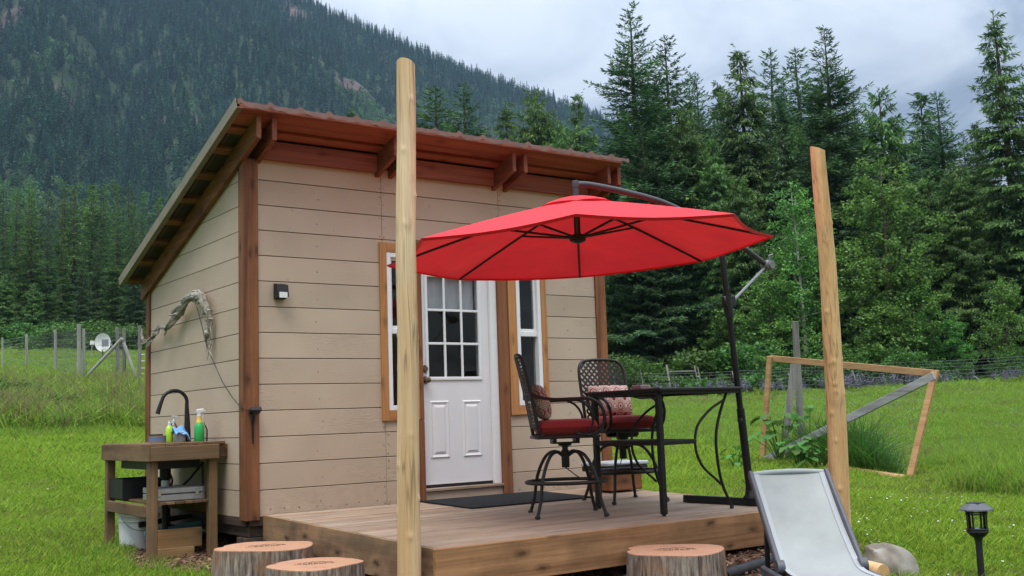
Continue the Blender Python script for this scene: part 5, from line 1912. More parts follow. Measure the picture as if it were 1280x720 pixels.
MB().lathe([(0.012, 0.1395), (0.012, 0.158), (0.006, 0.162), (0.006, 0.175)], (-0.352, 0.72, ZT_), 12).build('cap', M['white_plastic'], sp_)
pu = thing('pump_bottle', 'clear pump bottle standing behind the blue cloth', 'bottle', (-0.292, 0.80, ZT_))
MB().lathe([(0.0, 0.001), (0.032, 0.001), (0.033, 0.008), (0.033, 0.12), (0.020, 0.145), (0.012, 0.155), (0.0, 0.156)], (-0.292, 0.80, ZT_), 18, cap=False).build('body', M['lamp_glass'], pu, smooth=True)
m = MB().lathe([(0.014, 0.1565), (0.014, 0.175), (0.005, 0.178), (0.005, 0.205)], (-0.292, 0.80, ZT_), 12)
m.beam((-0.305, 0.80, ZT_+0.209), (-0.258, 0.79, ZT_+0.207), 0.012, 0.010, bev=0.002)
m.build('pump', M['white_plastic'], pu)
cu = thing('cup', 'grey round cup in front of the faucet', 'cup', (-0.285, 0.66, ZT_))
MB().lathe([(0.0, 0.001), (0.044, 0.001), (0.046, 0.005), (0.047, 0.078), (0.043, 0.078), (0.042, 0.008), (0.0, 0.008)], (-0.285, 0.66, ZT_), 20, cap=False).build('shell', M['tin_grey'], cu, smooth=True)
# cloth draped on the cup
vs, fs = [], []
n_ = 22
for i in range(n_+1):
    for j in range(n_+1):
        a, b = (i/n_-0.5)*2, (j/n_-0.5)*2
        d_ = math.hypot(a, b)
        z = 0.118 - 0.052*d_**1.7 + 0.016*math.sin(4*a+1.5*b) + 0.012*math.cos(6*b-2*a) - 0.03*a
        vs.append((-0.285 + a*0.066*(1-0.12*b*b) + 0.006*math.sin(5*b), 0.655 + b*0.055, ZT_ + z))
for i in range(n_):
    for j in range(n_):
        q = i*(n_+1)+j
        fs.append((q, q+1, q+n_+2, q+n_+1))
o = MB().add(vs, fs).build('cloth', M['cloth_blue'], None, smooth=True)
base_at(o, (-0.285, 0.655, ZT_+0.08))
sm = o.modifiers.new('thick', 'SOLIDIFY')
sm.thickness = 0.003
tag(o, 'crumpled light blue cloth lying over the grey cup', 'cloth')
ti = thing('tape_roll', 'round tin with a blue band on the sink table edge', 'tin', (-0.478, 0.62, ZT_))
MB().lathe([(0.0, 0.001), (0.066, 0.001), (0.066, 0.020), (0.0, 0.0201)], (-0.478, 0.62, ZT_), 26, cap=False).build('base', M['tin_brown'], ti)
MB().lathe([(0.0, 0.0203), (0.0655, 0.0203), (0.0655, 0.044), (0.0, 0.0441)], (-0.478, 0.62, ZT_), 26, cap=False).build('band', M['tin_blue'], ti)
MB().lathe([(0.0, 0.0443), (0.066, 0.0443), (0.066, 0.058), (0.0, 0.0581)], (-0.478, 0.62, ZT_), 26, cap=False).build('rim', M['tin_brown'], ti)
MB().lathe([(0.0, 0.0583), (0.052, 0.0583), (0.05, 0.070), (0.0, 0.0701)], (-0.485, 0.63, ZT_), 22, cap=False).build('lid', M['black_plastic'], ti)
ti.name = 'round_tin'

# ------------------------------------------------------------------ garden lamp, rock, log
lp = at_depth(1221, 650, 6.5)
LX, LY = lp[0], lp[1]
lz0 = float(gz(LX, LY))
la = thing('garden_lamp', 'black solar garden path lamp with flat hat on the lawn', 'lamp', (LX, LY, lz0))
zt_ = at_depth(1221, 629, 6.5)[2]
MB().lathe([(0.0, 0.0), (0.052, 0.0), (0.056, -0.003), (0.099, -0.034), (0.101, -0.041), (0.064, -0.039), (0.0, -0.039)], (LX, LY, zt_), 8, cap=False).build('hat', M['lounge_frame'], la)
MB().box((LX-0.042, LY-0.042, zt_+0.0006), (LX+0.042, LY+0.042, zt_+0.0035)).build('solar_cell', M['black_plastic'], la)
m = MB()
for k in range(8):
    a = k*math.pi/4 + 0.2
    m.beam((LX+0.061*math.cos(a), LY+0.061*math.sin(a), zt_-0.039), (LX+0.057*math.cos(a), LY+0.057*math.sin(a), zt_-0.165), 0.006, 0.004, up=(math.cos(a), math.sin(a), 0.01))
for z in (-0.052, -0.064, -0.152):
    m.tube([(LX+0.061*math.cos(a), LY+0.061*math.sin(a), zt_+z) for a in np.linspace(0, 2*math.pi, 24, endpoint=False)], 0.004, 6, closed=True)
m.build('cage', M['black_plastic'], la)
MB().lathe([(0.052, -0.042), (0.050, -0.160)], (LX, LY, zt_), 20, cap=False).build('glass', M['lamp_glass'], la, smooth=True)
MB().lathe([(0.0, -0.160), (0.048, -0.160), (0.03, -0.148), (0.0, -0.144)], (LX, LY, zt_), 16, cap=False).build('reflector', M['chrome'], la)
m = MB().lathe([(0.062, -0.160), (0.063, -0.170), (0.045, -0.192), (0.026, -0.204), (0.021, -0.225)], (LX, LY, zt_), 18)
m.build('collar', M['black_plastic'], la, smooth=True)
MB().tube([(LX, LY, zt_-0.20), (LX, LY, lz0-0.05)], 0.0195, 14).build('post', M['black_plastic'], la, smooth=True)

rp = at_depth(1114, 711, 6.75)
n_ = 26
vs, fs = [], []
for i in range(n_+1):
    th_ = math.pi*i/n_
    for k in range(n_*2):
        ph_ = math.pi*k/n_
        d_ = np.array((math.sin(th_)*math.cos(ph_), math.sin(th_)*math.sin(ph_), math.cos(th_)))
        nz = 0.10*math.sin(3.1*d_[0]+1+2*d_[1]) + 0.07*math.sin(5*d_[1]-2*d_[2]) + 0.05*math.sin(7*d_[2]+4*d_[0]) + 0.02*math.sin(15*d_[0]+9*d_[2]) + 0.015*math.sin(21*d_[1]+11*d_[0])
        p = d_*(1+nz)
        p = np.sign(p)*np.abs(p)**0.9
        vs.append(rp + np.array((0.175*p[0]*0.81+0.13*p[1]*0.55, -0.175*p[0]*0.55+0.13*p[1]*0.81, 0.165*p[2]-0.055*p[0])) + np.array((0, 0, -0.02)))
for i in range(n_):
    for k in range(n_*2):
        a, b = i*n_*2+k, i*n_*2+(k+1) % (n_*2)
        fs.append((a, b, b+n_*2, a+n_*2))
o = MB().add(vs, fs).build('boulder', M['rock'], None, smooth=True)
base_at(o, (rp[0], rp[1], float(gz(rp[0], rp[1]))))
tag(o, 'rounded pale grey boulder on the lawn by the lounger', 'rock')
a, b = at_depth(1060, 709, 6.75), at_depth(1104, 717, 6.5)
o = MB().tube([a, a*0.5+b*0.5+np.array((0, 0, 0.006)), b], [0.055, 0.058, 0.056], 16).build('log', M['pole_orange_z'], None, smooth=True)
base_at(o, a)
tag(o, 'short peeled log lying between lounger and boulder', 'log')

# ------------------------------------------------------------------ leaning gate panel in the meadow
GA = dict(TL=at_depth(962, 448, 16.0), BL=at_depth(953, 578, 16.0), TR=at_depth(1168, 467, 13.6), BR=at_depth(1135, 606, 13.3))
gp = thing('gate_panel', 'leaning wooden gate frame with wire mesh at the meadow edge', 'gate', tuple(GA['BR']))
def rail(a, b, name, mat, wd=0.09, th=0.04, up=(1, 0, 0)):
    MB().beam(a, b, wd, th, up=up, bev=0.005, ext=0.03).build(name, mat, gp)
pn = unit(np.cross(GA['TR']-GA['TL'], GA['BL']-GA['TL']))
rail(GA['TL'], GA['BL'], 'stile', M['panel_wood'], up=pn)
rail(GA['TR'], GA['BR'], 'stile', M['panel_wood'], up=pn)
rail(GA['TL'] + pn*0.042, GA['TR'] + pn*0.042, 'top_rail', M['panel_wood'], up=pn)
rail(GA['TR'] - pn*0.044 + np.array((0, 0, -0.04)), GA['BL'] - pn*0.044, 'diagonal_brace', M['grey_rail'], 0.105, 0.03, up=pn)
MB().tube([GA['BR'] + np.array((-0.05, 0, 0.04)), (GA['BR']+GA['BL'])/2 + np.array((-0.08, 0, 0.05)), GA['BL'] + np.array((0, 0, -0.02))], [0.085, 0.08, 0.075], 12).build('bottom_log', M['panel_wood'], gp)
m = MB()
for i in range(1, 24):
    s = i/24
    m.tube([GA['TL']+(GA['TR']-GA['TL'])*s, GA['BL']+(GA['BR']-GA['BL'])*s], 0.0011, 3)
for i in range(1, 12):
    s = i/12
    m.tube([GA['TL']+(GA['BL']-GA['TL'])*s, GA['TR']+(GA['BR']-GA['TR'])*s], 0.0011, 3)
m.build('wire_mesh', M['grey_metal'], gp)['kind'] = 'stuff'
pa, pbt = at_depth(994, 402, 16.6), at_depth(1003, 575, 16.6)
o = MB().tube([pbt + np.array((0, 0, -0.3)), (pa+pbt)/2, pa], [0.058, 0.055, 0.048], 12).build('old_post', M['grey_wood'], None, smooth=True)
base_at(o, pbt)
tag(o, 'upright grey weathered post behind the gate panel', 'post')
pa, pbt = at_depth(993, 452, 16.3), at_depth(977, 575, 16.2)
o = MB().beam(pbt + np.array((0, 0, -0.1)), pa, 0.10, 0.035, up=FWD, bev=0.006).build('leaning_plank', M['grey_wood'], None)
base_at(o, pbt)
tag(o, 'grey plank leaning on the old post at the gate panel', 'plank')

# ------------------------------------------------------------------ trees
def trunk_mesh(name, H, r0, mat, parent, bend=0.0, seed=0, limbs=()):
    rg = np.random.default_rng(seed)
    pts, rs_ = [], []
    ph = rg.random(2)*6.28
    for i in range(9):
        s = i/8
        pts.append((bend*math.sin(s*3+ph[0])*s, bend*math.cos(s*2.4+ph[1])*s, H*s))
        rs_.append(r0*(1-s)**0.8 + 0.015)
    rs_[0] *= 1.25
    m = MB().tube(pts, rs_, 8)
    for pth, ra in limbs:
        m.tube(pth, ra, 5)
    return m.build(name, mat, parent, False, True)


def conifer(seed, H, R, style, base=0.04, mat='fir'):
    """one conifer: tapered trunk, whorled branches carrying many small needle sprays"""
    rg = np.random.default_rng(seed)
    root = thing('conifer', None, None)
    B, Dd, Ln, Wd, Nn = [], [], [], [], []
    limbs = []
    t = base
    lv = 0
    while t < 0.985:
        z = H*t
        prof = (1-t)**(0.86 if style != 'column' else 0.68)
        if t < base+0.10:
            prof *= 0.55 + 0.45*(t-base)/0.10
        nb = {'fir': 6, 'sparse': 6, 'hemlock': 6, 'column': 7, 'trunky': 6}[style]
        if t > 0.85:
            nb = max(3, nb-2)
        a0 = rg.random()*6.28
        lev = rg.uniform(0.78, 1.12)
        for k in range(nb):
            az = a0 + 2*math.pi*k/nb + rg.normal(0, 0.28)
            L = R*prof*lev*rg.uniform(0.62, 1.15) + 0.10
            if style == 'sparse' and rg.random() < 0.12:
                continue
            if rg.random() < 0.05:
                L *= 1.25
            up0 = {'fir': 0.10 + 0.55*t*t, 'sparse': 0.10+0.3*t, 'hemlock': 0.22+0.3*t, 'column': 0.30+0.4*t, 'trunky': 0.0+0.5*t*t}[style] + rg.normal(0, 0.06)
            dr = {'fir': 0.26, 'sparse': 0.42, 'hemlock': 0.58, 'column': 0.42, 'trunky': 0.32}[style]*(1-0.6*t)
            tipup = 0.10 if style in ('fir', 'trunky') else 0.0
            zz = z + rg.normal(0, 0.12)
            ca, sa = math.cos(az), math.sin(az)
            K = max(6, int(L/0.062))
            s = (np.arange(K)+rg.random(K)*0.8)/K
            s = 0.12 + 0.88*np.clip(s, 0, 1)
            rad_ = s*L
            hz = zz + L*(up0*s - dr*s*s + tipup*s**4)
            slope = up0 - 2*dr*s + 4*tipup*s**3
            bx = np.stack([rad_*ca, rad_*sa, hz], 1)
            if L > 1.2:
                ss = np.array((0.0, 0.35, 0.7))
                limbs.append(([(q*L*ca, q*L*sa, zz + L*(up0*q-dr*q*q)) for q in ss], [0.02+0.012*L, 0.012+0.006*L, 0.006]))
            for side in (-1, 1):
                tl = np.clip((0.22 + 0.36*L*(1-s))*rg.uniform(0.6, 1.25, K), 0.16, 1.05)*min(1.0, max(0.42, L/1.1))
                ang = az + side*np.radians(rg.uniform(32, 72, K))
                dd = np.stack([np.cos(ang), np.sin(ang), slope*0.7 + rg.normal(-0.10 if style != 'hemlock' else -0.30, 0.16, K)], 1)
                dd = unit(dd)
                nseg = np.maximum(1, (tl/0.13).astype(int))
                for j in range(int(nseg.max())):
                    ok = nseg > j
                    kk = int(ok.sum())
                    st_ = bx[ok] + dd[ok]*(tl[ok]/nseg[ok]*j)[:, None]*0.9
                    st_[:, 2] -= (0.07 if style in ('hemlock', 'column', 'sparse') else 0.03)*j
                    d2 = unit(dd[ok] + rg.normal(0, 0.30, (kk, 3)) + np.array([0, 0, -0.12*j if style != 'fir' else -0.03*j]))
                    B.append(st_)
                    Dd.append(d2)
                    Ln.append(rg.uniform(0.17, 0.32, kk))
                    Wd.append(rg.uniform(0.040, 0.075, kk))
                    Nn.append(unit(np.stack([rg.normal(0, 0.95, kk), rg.normal(0, 0.95, kk), np.ones(kk)], 1)))
                if style in ('hemlock', 'column', 'sparse'):
                    hang = rg.random(K) < 0.9
                    kk = int(hang.sum())
                    B.append(bx[hang] + dd[hang]*(tl[hang]*rg.random(kk))[:, None])
                    Dd.append(unit(np.stack([0.5*ca + rg.normal(0, 0.3, kk), 0.5*sa + rg.normal(0, 0.3, kk), -np.ones(kk)], 1)))
                    Ln.append(rg.uniform(0.20, 0.42, kk))
                    Wd.append(rg.uniform(0.045, 0.085, kk))
                    Nn.append(unit(np.stack([np.full(kk, ca), np.full(kk, sa), np.zeros(kk)], 1) + rg.normal(0, 0.35, (kk, 3))))
            # end tuft
            B.append(bx[-2:])
            Dd.append(unit(np.array([[ca, sa, slope[-1]], [ca, sa, slope[-1]+0.3]])))
            Ln.append(np.array([0.34, 0.30]))
            Wd.append(np.array([0.07, 0.07]))
            Nn.append(np.array([[0., 0, 1], [sa, -ca, 0.2]]))
        lv += 1
        t += {'fir': 0.36, 'sparse': 0.42, 'hemlock': 0.36, 'column': 0.36, 'trunky': 0.42}[style]*rg.uniform(0.75, 1.25)/H
    # leader
    n_ = 16
    q = rg.random(n_)
    lead = np.array([0.0, 0.0, 0.0]) if style not in ('hemlock',) else np.array([0.55, 0.15, -0.10])
    B.append(np.stack([lead[0]*q**2, lead[1]*q**2, H*(0.955 + 0.045*q) + lead[2]*q**2], 1))
    az = rg.random(n_)*6.28
    Dd.append(unit(np.stack([np.cos(az)*0.5 + lead[0]*q*2, np.sin(az)*0.5, 0.55*np.ones(n_) - (0.5*q if style == 'hemlock' else 0)], 1)))
    Ln.append(0.36 - 0.18*q)
    Wd.append(np.full(n_, 0.06))
    Nn.append(unit(rg.normal(0, 1, (n_, 3))))
    trunk_mesh('trunk', H*0.985, 0.011*H, M['trunk_bark'], root, 0.05, seed, limbs)
    Q = cards(np.concatenate(B), np.concatenate(Dd), np.concatenate(Ln), np.concatenate(Wd), np.concatenate(Nn))
    quads_mesh('crown', Q, M[mat], root)
    return root


def broadleaf(seed, H, R, mat='broadleaf', bark='trunk_bark', base=0.15, dens=1.0, leaf=0.19, slim=False):
    rg = np.random.default_rng(seed)
    root = thing('broadleaf_tree', None, None)
    limbs, centers = [], []
    nl = int(16 + H*1.1)
    for k in range(nl):
        t = base + (0.97-base)*(k+rg.random()*0.6)/nl
        az = k*2.4 + rg.normal(0, 0.4)
        prof = math.sin(math.pi*min(1, max(0.05, (t-base*0.4)/(1.03-base*0.4)))**0.8)**0.7
        L = R*prof*rg.uniform(0.6, 1.12)
        z0 = H*t*0.92
        p = np.array((0, 0, z0))
        d_ = unit(np.array((math.cos(az), math.sin(az), rg.uniform(0.15, 0.7))))
        path = [p, p + d_*L*0.5, p + d_*L*0.9 + np.array((0, 0, 0.08*L))]
        limbs.append((path, [0.02+0.012*L, 0.012+0.005*L, 0.006]))
        for j in range(int(4 + L*2.2)):
            s = rg.uniform(0.35, 1.08)
            c = p + d_*L*s + rg.normal(0, 0.28 + 0.10*L, 3)
            centers.append((c, rg.uniform(0.30, 0.62)))
    centers.append((np.array((0, 0, H*0.96)), 0.4))
    B, Nn, Dd, Ln = [], [], [], []
    for c, sg in centers:
        n_ = int(46*dens*sg/0.45)
        o_ = unit(rg.normal(0, 1, (n_, 3)))*sg*(rg.random((n_, 1))**0.4)*np.array([1, 1, 0.75])
        B.append(c + o_)
        Nn.append(unit(o_ + rg.normal(0, 0.35, (n_, 3)) + np.array([0, 0, 0.35])))
        Dd.append(unit(rg.normal(0, 1, (n_, 3)) + np.array([0, 0, -0.35])))
        Ln.append(rg.uniform(0.7, 1.2, n_)*leaf)
    B, Nn, Dd, Ln = map(np.concatenate, (B, Nn, Dd, Ln))
    trunk_mesh('trunk', H*0.93, 0.010*H, M[bark], root, 0.12, seed, limbs)
    quads_mesh('crown', cards(B, Dd, Ln, Ln*0.72, Nn), M[mat], root)
    return root


def bush(seed, H, R, mat='bush_leaf', leaf=0.11, n=3600):
    rg = np.random.default_rng(seed)
    root = thing('bush', None, None)
    nc = 26
    C_ = np.stack([rg.normal(0, R*0.42, nc), rg.normal(0, R*0.42, nc), H*(0.12 + 0.72*rg.random(nc))], 1)
    C_[:, 2] *= np.clip(1.15 - (np.hypot(C_[:, 0], C_[:, 1])/R)**2*0.6, 0.25, 1)
    B = C_[rg.integers(0, nc, n)] + unit(rg.normal(0, 1, (n, 3)))*(rg.random((n, 1))**0.45)*np.array([R*0.30, R*0.30, H*0.16])
    B[:, 2] = np.maximum(B[:, 2], 0.02)
    Nn = unit(rg.normal(0, 0.6, (n, 3)) + np.array([0, 0, 0.8]))
    Dd = unit(rg.normal(0, 1, (n, 3)) + np.array([0, 0, 0.2]))
    L = rg.uniform(0.7, 1.3, n)*leaf
    m = MB()
    for c in C_:
        m.tube([(c[0]*0.1, c[1]*0.1, 0), c*np.array([0.6, 0.6, 0.6]), c], [0.016, 0.010, 0.004], 4)
    m.build('stems', M['trunk_bark'], root, False)
    quads_mesh('foliage', cards(B, Dd, L, L*0.7, Nn), M[mat], root)
    return root


PROTO = dict(
    fir_a=(conifer(1, 22, 4.7, 'fir'), 22), fir_b=(conifer(2, 20, 3.9, 'fir'), 20), fir_c=(conifer(3, 22, 3.4, 'sparse', 0.10, 'cedar'), 22),
    hem_a=(conifer(4, 20, 4.0, 'hemlock', mat='cedar'), 20), hem_b=(conifer(5, 18, 3.5, 'hemlock', mat='fir'), 18),
    ced_a=(conifer(6, 18, 3.9, 'column', mat='cedar'), 18), ced_b=(conifer(7, 15, 2.9, 'column', mat='cedar'), 15),
    tru_a=(conifer(8, 20, 2.7, 'trunky', 0.24), 20), tru_b=(conifer(9, 18, 2.4, 'trunky', 0.20, 'cedar'), 18),
    bro_a=(broadleaf(10, 13, 3.1), 13), bro_b=(broadleaf(11, 10, 2.6, base=0.05), 10), bir=(broadleaf(12, 14, 1.9, bark='birch_bark', base=0.3, dens=0.6), 14),
    bus_a=(bush(13, 2.2, 1.8), 2.2), bus_b=(bush(14, 1.5, 1.5), 1.5))
used_proto = set()
rt = random.Random(21)


def plant(kind, px, depth, tipy=None, height=None, label='', cat='tree', group=None, wide=1.0, rz=None):
    root, H0 = PROTO[kind]
    if kind in used_proto:
        o = copy_tree(root)
    else:
        o = root
        used_proto.add(kind)
    if tipy is not None:
        tp = at_depth(px, tipy, depth)
        g_ = np.array([tp[0], tp[1], float(gz(tp[0], tp[1]))])
        height = tp[2] - g_[2]
    else:
        g_ = on_ground(px, depth)
    s = height/H0
    o.location = (g_[0], g_[1], g_[2]-0.08)
    o.scale = (s*wide, s*wide, s)
    o.rotation_euler = (rt.uniform(-.015, .015), rt.uniform(-.015, .015), rt.uniform(0, 6.28) if rz is None else rz)
    tag(o, label, cat, group)
    return o


GR = 'tall conifers standing out on the forest skyline'
for kind, px, depth, tip, wide, lab in (
        ('fir_a', 783, 61, 6, 1.3, 'tallest dark fir rising just beyond the cabin roof corner'),
        ('fir_b', 835, 66, 42, 1.3, 'fir close beside the tallest fir, a little lower'),
        ('hem_a', 926, 63, 54, 1.3, 'drooping hemlock with a bent top right of the tallest fir'),
        ('fir_b', 955, 68, 62, 1.3, 'slim fir just beside the bent-topped hemlock'),
        ('fir_b', 1000, 71, 58, 1.5, 'dark fir half hidden by the second tallest fir'),
        ('fir_a', 1034, 61, 32, 1.3, 'dark open-branched fir directly above the leaning orange pole'),
        ('ced_b', 1094, 65, 110, 1.25, 'light rounded cedar between the orange pole fir and the pair of firs'),
        ('hem_b', 1146, 74, 112, 1.4, 'paler one of the pair of firs on the low part of the skyline'),
        ('fir_b', 1174, 64, 114, 1.5, 'darker one of the pair of firs on the low part of the skyline'),
        ('fir_c', 1246, 57, 8, 1.45, 'very tall sparse conifer with drooping sprays near the picture edge'),
        ('fir_b', 546, 76, 109, 2.0, 'small green fir showing above the roof next to the pale pole'),
        ('fir_a', 578, 73, 105, 1.6, 'dark fir above the roof, second right of the pale pole'),
        ('fir_c', 636, 86, 122, 1.5, 'thin sparse conifer above the middle of the roof'),
        ('ced_a', 672, 74, 110, 1.15, 'full green cedar above the roof left of the drooping tip'),
        ('hem_a', 722, 69, 112, 1.0, 'hemlock with a drooping tip above the right end of the roof'),
        ('hem_b', 440, 100, 134, 0.8, 'lone conifer tip peeping over the roof left of the pale pole')):
    plant(kind, px, depth, tip, None, lab, 'tree', GR, wide)
GF = 'conifers filling the forest edge behind the meadow'
LF = 'dark green conifer in the dense forest edge behind the meadow'
for kind, px, depth, tip, wide in (
        ('ced_a', 700, 66, 150, 1.0), ('ced_a', 752, 60, 190, 1.1), ('hem_a', 770, 66, 150, 1.0), ('fir_a', 806, 58, 150, 1.1), ('ced_a', 852, 60, 130, 1.15), ('hem_a', 893, 58, 165, 1.15),
        ('fir_b', 870, 72, 90, 1.1), ('ced_a', 925, 56, 215, 1.1), ('hem_b', 975, 60, 150, 1.2), ('ced_a', 1000, 63, 150, 1.0), ('fir_a', 1058, 66, 105, 0.9), ('hem_a', 1120, 60, 190, 1.1),
        ('hem_a', 1155, 58, 205, 1.1), ('ced_a', 1190, 56, 200, 1.15), ('hem_b', 1215, 62, 150, 1.2), ('fir_a', 1270, 55, 190, 1.1), ('ced_a', 1300, 60, 120, 1.2), ('fir_b', 1335, 62, 60, 1.1),
        ('hem_a', 1390, 58, 100, 1.1), ('fir_a', 1440, 62, 40, 1.0), ('fir_b', 905, 76, 110, 1.2), ('fir_b', 1075, 78, 150, 1.2), ('fir_b', 1225, 76, 170, 1.2), ('hem_b', 820, 76, 130, 1.3),
        ('hem_b', 812, 84, 100, 1.2), ('fir_a', 862, 86, 92, 1.0), ('hem_b', 900, 84, 100, 1.2), ('fir_a', 975, 84, 95, 1.0), ('hem_a', 1015, 86, 100, 1.2), ('fir_a', 1065, 84, 120, 1.0), ('hem_a', 1120, 84, 150, 1.2), ('fir_a', 1200, 86, 165, 1.0), ('hem_b', 745, 78, 165, 1.2), ('fir_b', 612, 80, 165, 1.2), ('ced_a', 560, 82, 160, 1.2), ('fir_b', 655, 78, 160, 1.2), ('hem_b', 690, 82, 155, 1.2), ('fir_a', 1500, 62, 60, 1.0)):
    sp_n = {'f': 'dark fir', 'h': 'drooping hemlock', 'c': 'green cedar'}[kind[0]]
    where = next(w_ for lim, w_ in ((600, 'above the roof just right of the pale pole'), (680, 'above the middle of the cabin roof'), (760, 'above the right end of the cabin roof'), (830, 'behind the right side of the parasol'),
                                    (880, 'above the parasol mast'), (945, 'behind the parasol crank'), (1030, 'left of the orange pole'), (1085, 'right of the orange pole'), (1160, 'behind the gate panel corner'),
                                    (1222, 'left of the very tall sparse conifer'), (1285, 'under the very tall sparse conifer'), (9999, 'at the right end of the forest')) if px < lim)
    plant(kind, px, depth, tip, None, '%s in the %s forest edge %s' % (sp_n, 'front' if depth < 64 else 'rear', where), 'tree', GF, wide)
GB = 'broadleaf trees along the forest edge'
for kind, px, depth, tip, wide, lab in (
        ('bro_a', 1096, 54, 188, 1.05, 'large bright green broadleaf tree right of the leaning orange pole'),
        ('bro_b', 1068, 52, 300, 1.2, 'light green broadleaf tree behind the top of the gate panel'),
        ('bro_b', 1140, 53, 345, 1.2, 'low broadleaf tree right behind the gate panel corner'),
        ('bir', 992, 53, 215, 1.0, 'thin broadleaf tree with a pale trunk left of the orange pole'),
        ('bro_b', 958, 52, 330, 1.2, 'broadleaf tree behind the parasol crank'),
        ('bro_a', 1012, 55, 262, 0.9, 'broadleaf tree just left of the orange pole'),
        ('bro_b', 1250, 50, 340, 1.0, 'leafy young tree at the picture edge behind the garden lamp'),
        ('bro_b', 1190, 52, 390, 1.1, 'small broadleaf tree between the gate panel and the picture edge'),
        ('bro_b', 910, 54, 380, 1.2, 'small broadleaf tree behind the parasol mast')):
    plant(kind, px, depth, tip, None, lab, 'tree', GB, wide)
GU = 'bushes at the foot of the forest'
for i in range(20):
    px = 765 + i*33 + rt.uniform(-9, 9)
    plant(rt.choice(('bus_a', 'bus_b')), px, rt.uniform(48.5, 52.5), None, rt.uniform(0.8, 2.6), 'leafy bush at the foot of the forest %s' % next(w_ for lim, w_ in ((850, 'behind the black chairs'), (945, 'behind the parasol mast'), (1045, 'left of the orange pole'), (1165, 'behind the gate panel'), (1250, 'right of the gate panel'), (9999, 'at the right picture edge')) if px < lim), 'bush', GU, rt.uniform(0.9, 1.3))
# forest belt beyond the meadow on the sink-table side
GL = 'trees of the forest belt beyond the posts'
for row, (d0, d1, step, y0, y1) in enumerate(((94, 102, 19, 238, 300), (104, 114, 18, 222, 262), (116, 132, 18, 214, 245))):
    px = -110 + row*6
    while px < 240:
        kd = rt.choice(('tru_a', 'tru_b', 'tru_a', 'tru_b', 'hem_a' if row else 'tru_b'))
        plant(kd, px, rt.uniform(d0, d1), rt.uniform(y0, y1) + (8 if px > 150 else 0), None, '%s of the forest belt, %s' % (('bare-trunked conifer in front row', 'dark conifer in middle row', 'conifer tip in back row')[row],
              next(w_ for lim, w_ in ((0, 'at the left picture edge'), (50, 'above the small far posts'), (112, 'above the tall pale posts'), (145, 'above the white dish'), (188, 'above the braced grey posts'), (999, 'beside the cabin eave')) if px < lim)), 'tree', GL, rt.uniform(0.95, 1.3))
        px += step*rt.uniform(0.7, 1.3)
for i, (px_, d_, h_) in enumerate(((18, 27.5, 0.75), (78, 25.5, 0.6), (-25, 28.5, 0.8), (60, 30.0, 0.6))):
    plant('bus_b', px_, d_, None, h_, ('low dark weed clump in the uncut strip at the picture edge', 'low leafy clump in the uncut strip below the pale posts', 'dark weed clump just outside the left picture edge', 'small leafy clump farther back in the uncut strip')[i], 'bush', 'weed clumps in the uncut strip', 1.3)
plant('ced_b', 8, 84, 340, None, 'yellow-green young cedar at the near edge of the forest belt', 'tree', GL, 1.3)
plant('ced_b', 42, 90, 352, None, 'second young cedar at the near edge of the forest belt', 'tree', GL, 1.2)
for i in range(13):
    px = -60 + i*21 + rt.uniform(-6, 6)
    plant(rt.choice(('bus_a', 'bus_b')), px, rt.uniform(72, 80), None, rt.uniform(1.3, 2.2), 'green bush before the forest belt %s' % next(w_ for lim, w_ in ((0, 'past the left picture edge'), (60, 'behind the small far posts'), (110, 'behind the tall pale posts'), (150, 'behind the white dish'), (9999, 'beside the cabin wall')) if px < lim), 'bush', 'bushes before the forest belt', 1.5)
for k, (root, H0) in PROTO.items():
    if k not in used_proto:
        for ch in list(root.children):
            bpy.data.objects.remove(ch)
        bpy.data.objects.remove(root)

# ------------------------------------------------------------------ fences, dish, sign
def ground_px(x, y):
    """where the sight line of a photo point meets the ground"""
    v = ray(x, y)
    lo, hi = 3.0, 200.0
    f_ = lambda D_: (CAM[2] + v[2]*D_) - float(gz(CAM[0]+v[0]*D_, CAM[1]+v[1]*D_))
    ds = np.linspace(6, 130, 600)
    for a, b in zip(ds[:-1], ds[1:]):
        if f_(a) > 0 >= f_(b):
            return CAM + v*b, b
    return CAM + v*60, 60


def post_at(par, x, ytop, ybot, wpx, mat, depth=None, xb=None):
    g_, d_ = ground_px(x if xb is None else xb, ybot)
    if depth:
        d_ = depth
        g_ = on_ground(x, depth)
    top = at_depth(x, ytop, d_)
    r_ = wpx*d_/FPX/2
    MB().tube([g_ + np.array((0, 0, -0.25)), (g_+top)/2 + np.array((0.01, 0, 0)), top], [r_*1.05, r_, r_*0.9], 8).build('post', mat, par)
    return g_, top, d_


fl = thing('wire_fence', 'wire mesh fence on pale round posts in the meadow left of the cabin', 'fence', tuple(on_ground(97, 44)))
Lp = [post_at(fl, *a) for a in ((3, 422, 462, 2.6, M['pale_post']), (33, 418, 459, 3.4, M['pale_post']), (69, 412, 465, 3.6, M['pale_post']), (98.5, 405.5, 477, 5.2, M['pale_post']), (104.5, 411, 476, 3.8, M['pale_post']),
                                (146.5, 410, 472, 4.2, M['grey_wood']), (155, 410.5, 477, 4.6, M['grey_wood']), (174.5, 407, 478, 4.6, M['grey_wood']))]
m = MB()
MB().tube([at_depth(103, 476, Lp[3][2]-0.1), at_depth(152.5, 423, Lp[6][2]-0.15)], 0.055, 8).build('brace', M['pale_post'], fl)
MB().tube([at_depth(154.5, 428, Lp[6][2]-0.12), at_depth(170, 473, Lp[7][2]-0.15)], 0.062, 8).build('brace', M['pale_post'], fl)
